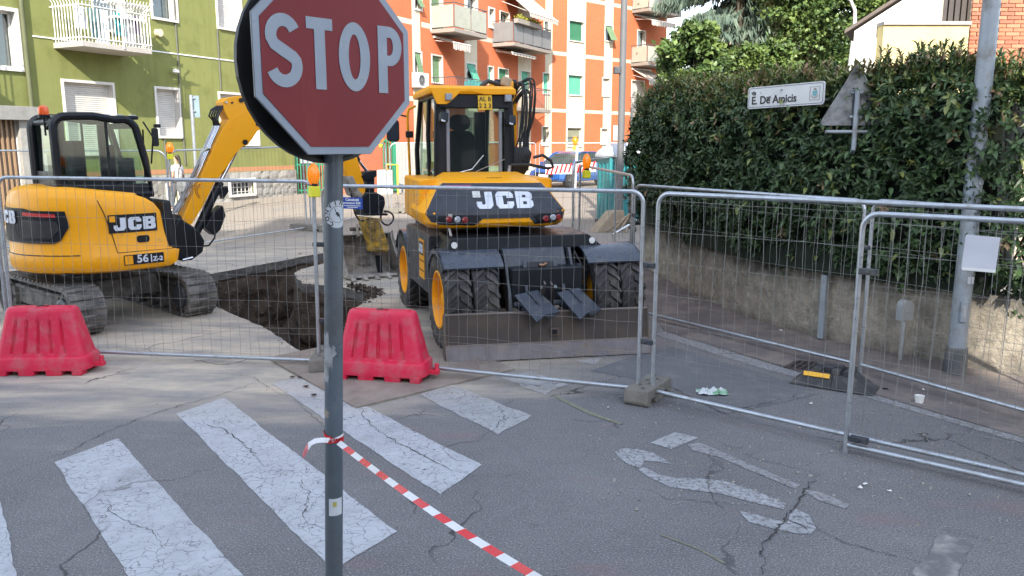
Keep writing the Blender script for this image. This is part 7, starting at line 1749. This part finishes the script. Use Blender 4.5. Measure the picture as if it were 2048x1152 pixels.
mb.prism(stroke([(cx_-.062, -.07), (cx_+.062, -.07), (cx_+.062, .07), (cx_-.062, .07), (cx_-.062, -.0699)], .004), .001, lambda a, b_, t: Vector((a, -.003-t, b_+zc_+tl_*a))); mb.build('crest_frame', m_ink, pt_)
mb = MB(); mb.prism([(cx_-.03, .03), (cx_+.03, .03), (cx_+.03, -.01), (cx_, -.04), (cx_-.03, -.01)], .001, lambda a, b_, t: Vector((a, -.003-t, b_+zc_+tl_*a))); mb.build('crest_shield', M('crest_teal', (.15, .35, .38), .6), pt_)
mb = MB(); mb.box((cx_, -.004, zc_+.045+tl_*cx_), (.035, .002, .012)); mb.prism(stroke(arc(cx_, -.005, .045, 200, 340, 8), .006), .001, lambda a, b_, t: Vector((a, -.0045-t, b_+zc_+tl_*a))); mb.build('crest_crown', M('crest_brown', (.15, .08, .05), .6), pt_)
for x_ in (.15, w_-.15): mb = MB(); mb.tube([(x_, .74, 0), (x_, .74, zc_-.05), (x_, .03, zc_-.05)], .02, 8); mb.build('post', m_galv, ns, smooth=True)
# triangular sign seen from behind
tc = D(1708, 250, 8.74); ap_ = D(1708, 128, 8.74); tg = root('triangular_sign', (tc.x, 8.74, gz(8.74)), R(-6), 'grey back of a triangular road sign half grown into the hedge', 'road sign')
zb0, za0 = tc.z-gz(8.78), ap_.z-gz(8.78); hw = .33
tri_ = []
for (a, b_, a0_) in ((hw-.02, zb0+.03, -90), (0, za0-.045, 30), (-hw+.02, zb0+.03, 150)): tri_ += arc(a, b_, .035, a0_, a0_+120, 5)
mb = MB(); mb.prism(tri_, .012, lambda a, b_, t: Vector((a, t, b_))); tp_ = mb.build('plate', M('dull_sign_back', (.24, .25, .26), .6, .3, .15, 4, dirt=((.09, .09, .09), .5, 6)), tg, .004)
mb = MB(); mb.tube([(.12, .72, 0), (.12, .72, zb0-.6), (0, -.045, zb0-.25), (0, -.045, za0-.25)], .026, 12); mb.build('post', m_lamppole, tg, smooth=True)
for z in (zb0+.09, zb0+.34): mb = MB(); mb.box((0, -.02, z), (.12, .035, .022)); mb.build('clamp', m_lamppole, tg)
mb = MB(); mb.cyl((-.30, -.03, zb0-.07), (.2, -.03, zb0-.07), .018, 8); mb.build('cross_bar', m_lamppole, tg, smooth=True)
# notices on fences
def notice(loc, rz, W_, H_, mat, label, tilt=0):
    r_ = root('notice', loc, rz, label, 'notice'); mb = MB(); mb.box((0, 0, 0), (W_, .004, H_), rot=(0, R(tilt), 0)); o = mb.build('sheet', mat, r_); return r_
rzD = math.atan2(3.55-5.76, 5.2-2.53); pD = D(1961, 507, 5.27)
nt_ = notice((pD.x, 5.27, pD.z), rzD, .20, .235, M('paper_white_clean', (.55, .56, .62), .5), 'white paper notice in a plastic sleeve on the nearest right fence', 2)
mb = MB(); mb.box((0, -.004, -.11), (.195, .002, .02)); mb.build('sleeve_edge', m_white, nt_)
pB = D(707, 406, 8.07); rzB = math.atan2(7.08-8.2, 1.16+1.93)
n2 = root('hire_sign', (pB.x, 8.06, pB.z), rzB, 'blue plastic hire company sign on the fence right of the stop sign pole', 'sign')
mb = MB(); mb.box((-.03, 0, 0), (.27, .006, .115)); mb.build('plate', M('sign_blue', (.012, .06, .33), .45), n2)
text('lettering', 'Camelotti', .038, m_white, n2, (-.01, -.005, .033), (R(90), 0, 0), .0008, .0008); text('lettering', 'attrezzature Edili', .032, m_white, n2, (-.025, -.005, .0), (R(90), 0, 0), .0008, .0006)
mb = MB(); mb.box((-.01, -.004, -.027), (.19, .001, .006)); mb.box((-.01, -.004, -.042), (.12, .001, .006)); mb.build('small_print', m_white, n2)
# drain grate
g0 = G(1640, 738); gr_ = root('drain_grate', (g0.x, g0.y, gz(g0.y)+.0065), R(-38), 'rusty slotted iron drain grate in the pavement edge by the rubber foot', 'drain'); m_iron = M('rusty_iron', (.07, .055, .05), .8, .3, .2, 8)
mb = MB(); mb.box((0, 0, .002), (.62, .40, .012)); mb.build('frame', m_iron, gr_, .002)
for i in range(9):
    for j in range(2): mb = MB(); mb.box((-.25+i*.062, -.09+j*.18, .009), (.028, .14, .003)); mb.build('slot', m_blk, gr_)
# litter
def crumple(name, px_, py_, W_, L_, mat, label, h=.03, n=9, rz=0., cat='litter'):
    g_ = G(px_, py_); mb = MB(); r_ = random.Random(px_); vs = []
    for j in range(n+1):
        for i in range(n+1):
            ed = 0 if i in (0, n) or j in (0, n) else 1
            vs.append(((i/n-.5)*W_+r_.gauss(0, W_*.025), (j/n-.5)*L_+r_.gauss(0, L_*.025), .007+abs(r_.gauss(0, h))*(.35+.65*ed)))
    mb.add(vs, [(j*(n+1)+i, j*(n+1)+i+1, (j+1)*(n+1)+i+1, (j+1)*(n+1)+i) for j in range(n) for i in range(n)]); o = mb.build(name, mat); o.location = (g_.x, g_.y, gz(g_.y)+.006); o.rotation_euler = (0, 0, rz); tag(o, label, cat); return o
m, nt, b = base('printed_bag'); co = coord(nt); c = mixc(nt, ramp(nt, noi(nt, co, 9, 2), .5, .6), (.55, .58, .6), (.2, .42, .25)); c = mixc(nt, ramp(nt, noi(nt, co, 22, 3), .6, .68), c, (.06, .07, .09)); nt.links.new(c, b.inputs['Base Color']); b.inputs['Roughness'].default_value = .35
crumple('plastic_bag', 1424, 787, .27, .17, m, 'flattened white and green plastic wrapper on the asphalt patch behind the nearest fence', .02)
crumple('paper_scrap', 1562, 663, .05, .04, m_white, 'tiny white paper scrap on the reddish pavement', .015, 3); crumple('paper_scrap', 1637, 740, .06, .05, m_white, 'white paper scrap lying on the drain grate', .01, 3)
crumple('dark_scrap', 1770, 780, .05, .03, m_blk, 'small dark scrap right of the rubber fence foot', .012, 3)
for k, (x, y, l_) in enumerate(((1720, 979, 'pale stone chip left of the dark road stain'), (1731, 972, 'upper pale stone chip left of the dark road stain'), (1779, 985, 'pale stone chip nearest the dark road stain'), (1622, 810, 'white shard below the rubber fence foot'), (1846, 782, 'small white pebble at the lane line'), (1018+0, 0, None))):
    if l_: crumple('stone_chip', x, y, .03, .02, m_white if k != 3 else m_wframe, l_, .012, 2)
g_ = G(1838, 806); mb = MB(); mb.lathe([(.026, 0), (.032, .05), (.029, .05), (.024, .004)], 14); cu_ = mb.build('plastic_cup', m_white); cu_.location = (g_.x, g_.y, gz(g_.y)+.0065); cu_.scale = (1.3, 1.3, 1.3); tag(cu_, 'small white plastic cup standing behind the nearest right fence', 'cup')
# portable toilet
PT = root('portable_toilet', (2.80, 20.75, gz(20.7)), R(14), 'turquoise portable toilet with a grey white domed roof by the hedge end', 'portable toilet')
m_teal = M('toilet_teal', (.02, .24, .26), .5, 0, .08, 2, dirt=((.05, .2, .21), .3, 3)); m_troof = M('toilet_roof', (.45, .47, .50), .5)
mb = MB(); mb.box((0, 0, 1.0), (1.02, 1.02, 1.9)); mb.build('cabin', m_teal, PT, .02)
for i in range(4): mb = MB(); mb.box((-.38+i*.25, -.52, .95), (.10, .03, 1.6)); mb.build('rib', m_teal, PT, .008)
for s in (-1, 1): mb = MB(); mb.box((s*.5, -.5, 1.0), (.08, .08, 1.95)); mb.build('corner_post', m_teal, PT, .01)
mb = MB(); mb.box((0, -.525, 1.75), (.8, .02, .10)); mb.build('vent_strip', m_blk, PT)
for s in (-1, 1):
    for i in range(3): mb = MB(); mb.box((s*.52, -.3+i*.3, .95), (.03, .10, 1.6)); mb.build('rib', m_teal, PT, .008)
mb = MB(); rg = []
for z, s in ((1.93, 1.10), (2.0, 1.10), (2.1, .98), (2.22, .75), (2.30, .45), (2.32, .1)): rg.append([Vector((a*s, b_*s, z)) for a, b_ in rrect(1.08, 1.08, .12)])
mb.loft(rg); mb.build('roof', m_troof, PT, smooth=True); mb = MB(); mb.box((0, 0, .05), (1.1, 1.1, .1)); mb.build('skid', m_blk, PT, .02)
PT.scale = (.93, .93, .88)
# timber and rubble by the toilet
tw_ = root('timber_wedge', (D(1222, 455, 19).x, 19.0, gz(19)), R(25), 'weathered plywood wedge and boards at the foot of the straight grey lamp post', 'timber')
mb = MB(); mb.prism([(-.55, 0), (.55, 0), (.5, .62), (.1, .6)], .5, lambda a, b_, t: Vector((a, t, b_))); mb.build('wedge', m_wood, tw_, .01)
for k in range(4): mb = MB(); mb.box((.1+k*.16, -.12-.05*k, .2+.04*k), (.9, .03, .12), rot=(R(20), R(-28-6*k), R(10*k))); mb.build('board', m_wood, tw_)
tw_.scale = (.72, .72, .8)
lb = root('long_bar', (2.3, 18.2, gz(18)), 0, 'thin metal bar leaning low beside the straight grey lamp post', 'metal bar'); mb = MB(); mb.cyl((0, 0, .05), (1.3, .4, .75), .03, 8); mb.build('bar', m_galv, lb, smooth=True)
# striped board on far fence
def board(x0, x1, y0, y1, label):
    a = D(x0, (y0[0]+y1[0])/2, 31.85); b_ = D(x1, (y0[1]+y1[1])/2, 31.85); Wd = b_.x-a.x; Hh = .36; r_ = root('warning_board', (a.x, 31.85, a.z), 0, label, 'warning board', 'striped boards on the far fence')
    mb = MB(); mb.box((Wd/2, 0, (b_.z-a.z)/2), (Wd, .02, Hh)); mb.build('board', m_white, r_)
    n_ = int(Wd/.17); mb = MB()
    for k in range(n_): x = k*Wd/n_; mb.add([(x, -.014, -Hh/2+.02), (x+.085, -.014, -Hh/2+.02), (x+.085+.1, -.014, Hh/2-.02), (x+.1, -.014, Hh/2-.02)], [(0, 1, 2, 3)])
    mb.v = [(v[0], v[1], v[2]+(b_.z-a.z)*v[0]/Wd) for v in mb.v]; mb.build('stripes', m_tr, r_); return r_
board(1091, 1144, (338, 331), (346, 340), 'left red and white striped warning board in front of the blue car'); board(1153, 1192, (334, 326), (342, 334), 'right red and white striped warning board in front of the blue car')
# ================= blue car =================
CAR = root('parked_car', (2.6, 36.4, .5), math.atan2(-.80, -.60), 'blue compact SUV facing left towards the viewer behind the far fence', 'car')
m_car = M('car_blue', (.015, .10, .36), .25, .3, .05, 1, coat=.8)
def csec(x, zs, w_lo, w_hi, zl=.32):
    return [Vector((x, -w_lo, zl)), Vector((x, -w_lo*1.02, zl+.25)), Vector((x, -w_hi, zs)), Vector((x, 0, zs+.03)), Vector((x, w_hi, zs)), Vector((x, w_lo*1.02, zl+.25)), Vector((x, w_lo, zl))]
mb = MB(); mb.loft([csec(x, z, a, b_, zl) for x, z, a, b_, zl in ((2.08, .62, .62, .55, .36), (2.02, .78, .78, .66, .30), (1.7, .93, .86, .76, .28), (1.0, 1.0, .88, .82, .28), (0, 1.02, .89, .84, .28), (-1.2, 1.04, .89, .84, .28), (-1.85, 1.02, .86, .80, .32), (-2.06, .9, .78, .72, .40))], cap=True); mb.build('body', m_car, CAR, smooth=True, ang=40)
def cab_(x, z, w0, w1, z0=1.0): return [Vector((x, -w0, z0)), Vector((x, -w1, z)), Vector((x, 0, z+.03)), Vector((x, w1, z)), Vector((x, w0, z0))]
mb = MB(); mb.loft([cab_(*q) for q in ((1.05, 1.01, .80, .78), (.35, 1.42, .81, .64), (0, 1.50, .81, .64), (-1.0, 1.50, .81, .64), (-1.75, 1.38, .80, .6), (-1.98, 1.03, .78, .7))]); mb.build('greenhouse', M('car_glass_dark', (.05, .07, .07), .08, 0, coat=1), CAR, smooth=True)
mb = MB(); mb.loft([[Vector((x, -w_, z)), Vector((x, 0, z+.04)), Vector((x, w_, z)), Vector((x, w_, z-.03)), Vector((x, -w_, z-.03))] for x, w_, z in ((.32, .66, 1.43), (0, .66, 1.515), (-1.0, .66, 1.515), (-1.72, .62, 1.40))]); mb.build('roof', m_car, CAR, smooth=True)
for s in (-1, 1):
    mb = MB(); mb.tube([(1.0, s*.80, 1.0), (.36, s*.66, 1.44), (0, s*.655, 1.51), (-1.0, s*.655, 1.51), (-1.72, s*.61, 1.39), (-1.95, s*.76, 1.03)], .035, 6); mb.tube([(-.35, s*.82, 1.0), (-.4, s*.66, 1.5)], .03, 6); mb.build('pillar', m_car, CAR, smooth=True)
    mb = MB(); mb.box((1.93, s*.58, .78), (.22, .30, .12), rot=(0, R(20), R(-s*20))); mb.build('headlight', m_clearlens, CAR, .03)
    mb = MB(); mb.box((.75, s*.98, 1.02), (.12, .2, .14)); mb.build('mirror', m_car, CAR, .03)
    for x in (1.32, -1.30):
        w0 = bpy.data.objects.new('wheel', None); C.objects.link(w0); w0.parent = CAR; w0.location = (x, s*.80, .33)
        mb = MB(); mb.lathe([(.20, -.11), (.32, -.11), (.335, -.08), (.335, .08), (.32, .11), (.20, .11)], 26, 'y'); mb.build('tyre', m_rub, w0, smooth=True)
        mb = MB(); mb.lathe([(.21, -.1*s*-1), (.21, .112*s), (.18, .10*s), (.17, .04*s), (.0001, .04*s)], 20, 'y')
        for k in range(5): a = k*2*math.pi/5; mb.box((.1*math.cos(a), .09*s, .1*math.sin(a)), (.2, .04, .05), rot=(0, -a, 0))
        mb.build('rim', m_galv, w0)
        mb = MB(); mb.lathe([(.36, .115*s), (.42, .115*s), (.42, .10*s), (.36, .10*s)], 22, 'y', (x, s*.785, .33)); mb.build('arch_trim', m_blk, CAR)
mb = MB(); mb.box((2.05, 0, .55), (.08, 1.0, .22)); mb.build('grille', m_blk, CAR, .02); mb = MB(); mb.box((2.09, 0, .52), (.02, .5, .11)); mb.build('number_plate', m_white, CAR)
mb = MB(); mb.box((0, 0, .31), (3.4, 1.72, .12)); mb.build('sill', m_blk, CAR, .03)
# ================= walking woman =================
PW = root('person', (-9.78, 23.6, gz(23.6)), R(180-15), 'woman with dark ponytail walking left in white top and grey trousers, bag on her arm', 'person')
def skin(name, verts, edges, mat, parent, sub=2, rt=0):
    me = bpy.data.meshes.new(name); me.from_pydata([v[:3] for v in verts], edges, []); me.materials.append(mat)
    o = bpy.data.objects.new(name, me); C.objects.link(o); o.parent = parent
    s = o.modifiers.new('skin', 'SKIN'); s.use_smooth_shade = True; me.skin_vertices or o.data.skin_vertices
    for i, v in enumerate(verts): sv = me.skin_vertices[0].data[i]; sv.radius = (v[3], v[4] if len(v) > 4 else v[3]); sv.use_root = i == rt
    u = o.modifiers.new('sub', 'SUBSURF'); u.levels = sub; u.render_levels = sub; return o
m_skin = M('skin', (.48, .29, .20), .55); m_top = M('white_cotton', (.6, .58, .56), .9); m_trs = M('grey_cotton', (.10, .105, .115), .9); m_hair = M('dark_hair', (.02, .014, .01), .5)
# local: x forward (walking direction), y to her left
bv = [(0, 0, .90, .11, .13), (0, 0, 1.08, .095, .12), (.01, 0, 1.26, .10, .15), (.01, 0, 1.36, .06, .07), (.02, 0, 1.43, .045), (.035, 0, 1.50, .075, .07), (.035, 0, 1.59, .075, .07),
      (0, .17, 1.30, .045), (.0, .20, 1.06, .035), (.10, .20, .87, .026), (.13, .19, .80, .025), (0, -.17, 1.30, .045), (-.05, -.21, 1.06, .035), (.06, -.22, .88, .026), (.09, -.21, .80, .025),
      (0, .09, .84, .085), (.12, .09, .47, .06), (.22, .09, .09, .04), (.34, .09, .04, .03), (0, -.09, .84, .085), (-.03, -.09, .47, .06), (-.26, -.09, .14, .04), (-.17, -.09, .04, .03)]
be = [(0, 1), (1, 2), (2, 3), (3, 4), (4, 5), (5, 6), (2, 7), (7, 8), (8, 9), (9, 10), (2, 11), (11, 12), (12, 13), (13, 14), (0, 15), (15, 16), (16, 17), (17, 18), (0, 19), (19, 20), (20, 21), (21, 22)]
skin('body', bv, be, m_skin, PW)
skin('top', [(0, 0, .86, .135, .165), (0, 0, 1.08, .115, .14), (.01, 0, 1.28, .118, .155), (.01, 0, 1.37, .07, .09), (0, .185, 1.30, .065), (0, .21, 1.14, .06), (0, -.185, 1.30, .065), (-.03, -.215, 1.14, .06)], [(0, 1), (1, 2), (2, 3), (2, 4), (4, 5), (2, 6), (6, 7)], m_top, PW)
skin('trousers', [(0, 0, .88, .12, .15), (0, .09, .82, .10), (.12, .09, .47, .08), (.21, .09, .12, .065), (0, -.09, .82, .10), (-.03, -.09, .47, .08), (-.25, -.09, .17, .065)], [(0, 1), (1, 2), (2, 3), (0, 4), (4, 5), (5, 6)], m_trs, PW)
skin('hair', [(-.005, 0, 1.62, .085), (-.05, 0, 1.56, .075), (-.10, 0, 1.50, .04), (-.13, 0, 1.38, .03), (-.12, 0, 1.28, .015)], [(0, 1), (1, 2), (2, 3), (3, 4)], m_hair, PW)
for x, y, z in ((.105, .028, 1.565), (.105, -.028, 1.565)): mb = MB(); mb.cyl((x-.01, y, z), (x+.004, y, z), .009, 8); mb.build('eye', m_blk, PW)
mb = MB(); mb.hexa([(.10, -.012, 1.52), (.10, .012, 1.52), (.125, .008, 1.525), (.125, -.008, 1.525), (.10, -.006, 1.56), (.10, .006, 1.56), (.105, .004, 1.56), (.105, -.004, 1.56)]); mb.build('nose', m_skin, PW)
mb = MB(); mb.box((.106, 0, 1.497), (.008, .04, .008)); mb.build('mouth', M('lips', (.35, .1, .09), .5), PW)
for s, hx in ((1, .13), (-1, .09)):
    for k in range(5): mb = MB(); mb.tube([(hx+(-.018+.012*k if k < 4 else .02), s*.195, .80), (hx+(-.018+.012*k if k < 4 else .035), s*.195, .76), (hx+(-.01+.012*k if k < 4 else .035), s*.19, .735+.004*abs(k-1.5) if k < 4 else .765)], .007, 5); mb.build('finger', m_skin, PW)
for x in (.30, -.19): mb = MB(); mb.box((x, .09 if x > 0 else -.09, .03), (.25, .09, .06)); mb.build('shoe', m_white, PW, .02)
bag = root('shoulder_bag', (-9.55, 23.3, gz(23.6)+.78), R(165), 'slack grey shoulder bag hanging at the walking woman\'s hip', 'bag'); mb = MB(); mb.loft([[Vector((a, b_, z)) for a, b_ in rrect(.34*s, .12*s, .05)] for z, s in ((-.18, .7), (-.12, 1), (.05, .95), (.14, .7))]); mb.build('pouch', M('grey_bag', (.14, .15, .16), .7), bag, smooth=True); mb = MB(); mb.tube([(-.12, 0, .13), (-.05, 0, .42), (.05, 0, .5), (.12, 0, .13)], .012, 6); mb.build('strap', m_blk, bag)
# pavements across the street
sheet('pavement', [Vector((-13.4, 17.0)), Vector((-12.3, 16.7)), Vector((-6.3, 29.1)), Vector((-7.8, 29.9)), Vector((-13.7, 18.0))], M('far_pavement', (.25, .22, .18), .9, 0, .12, 1.2), z=.03, world=True)
sheet('lane_line', [(430, 500), (640, 461), (640, 464), (432, 504)], m_old, jit=.01)
sheet('lane_line', [(540, 418), (650, 404), (700, 398), (700, 401), (640, 409), (545, 423)], m_old, jit=.01)
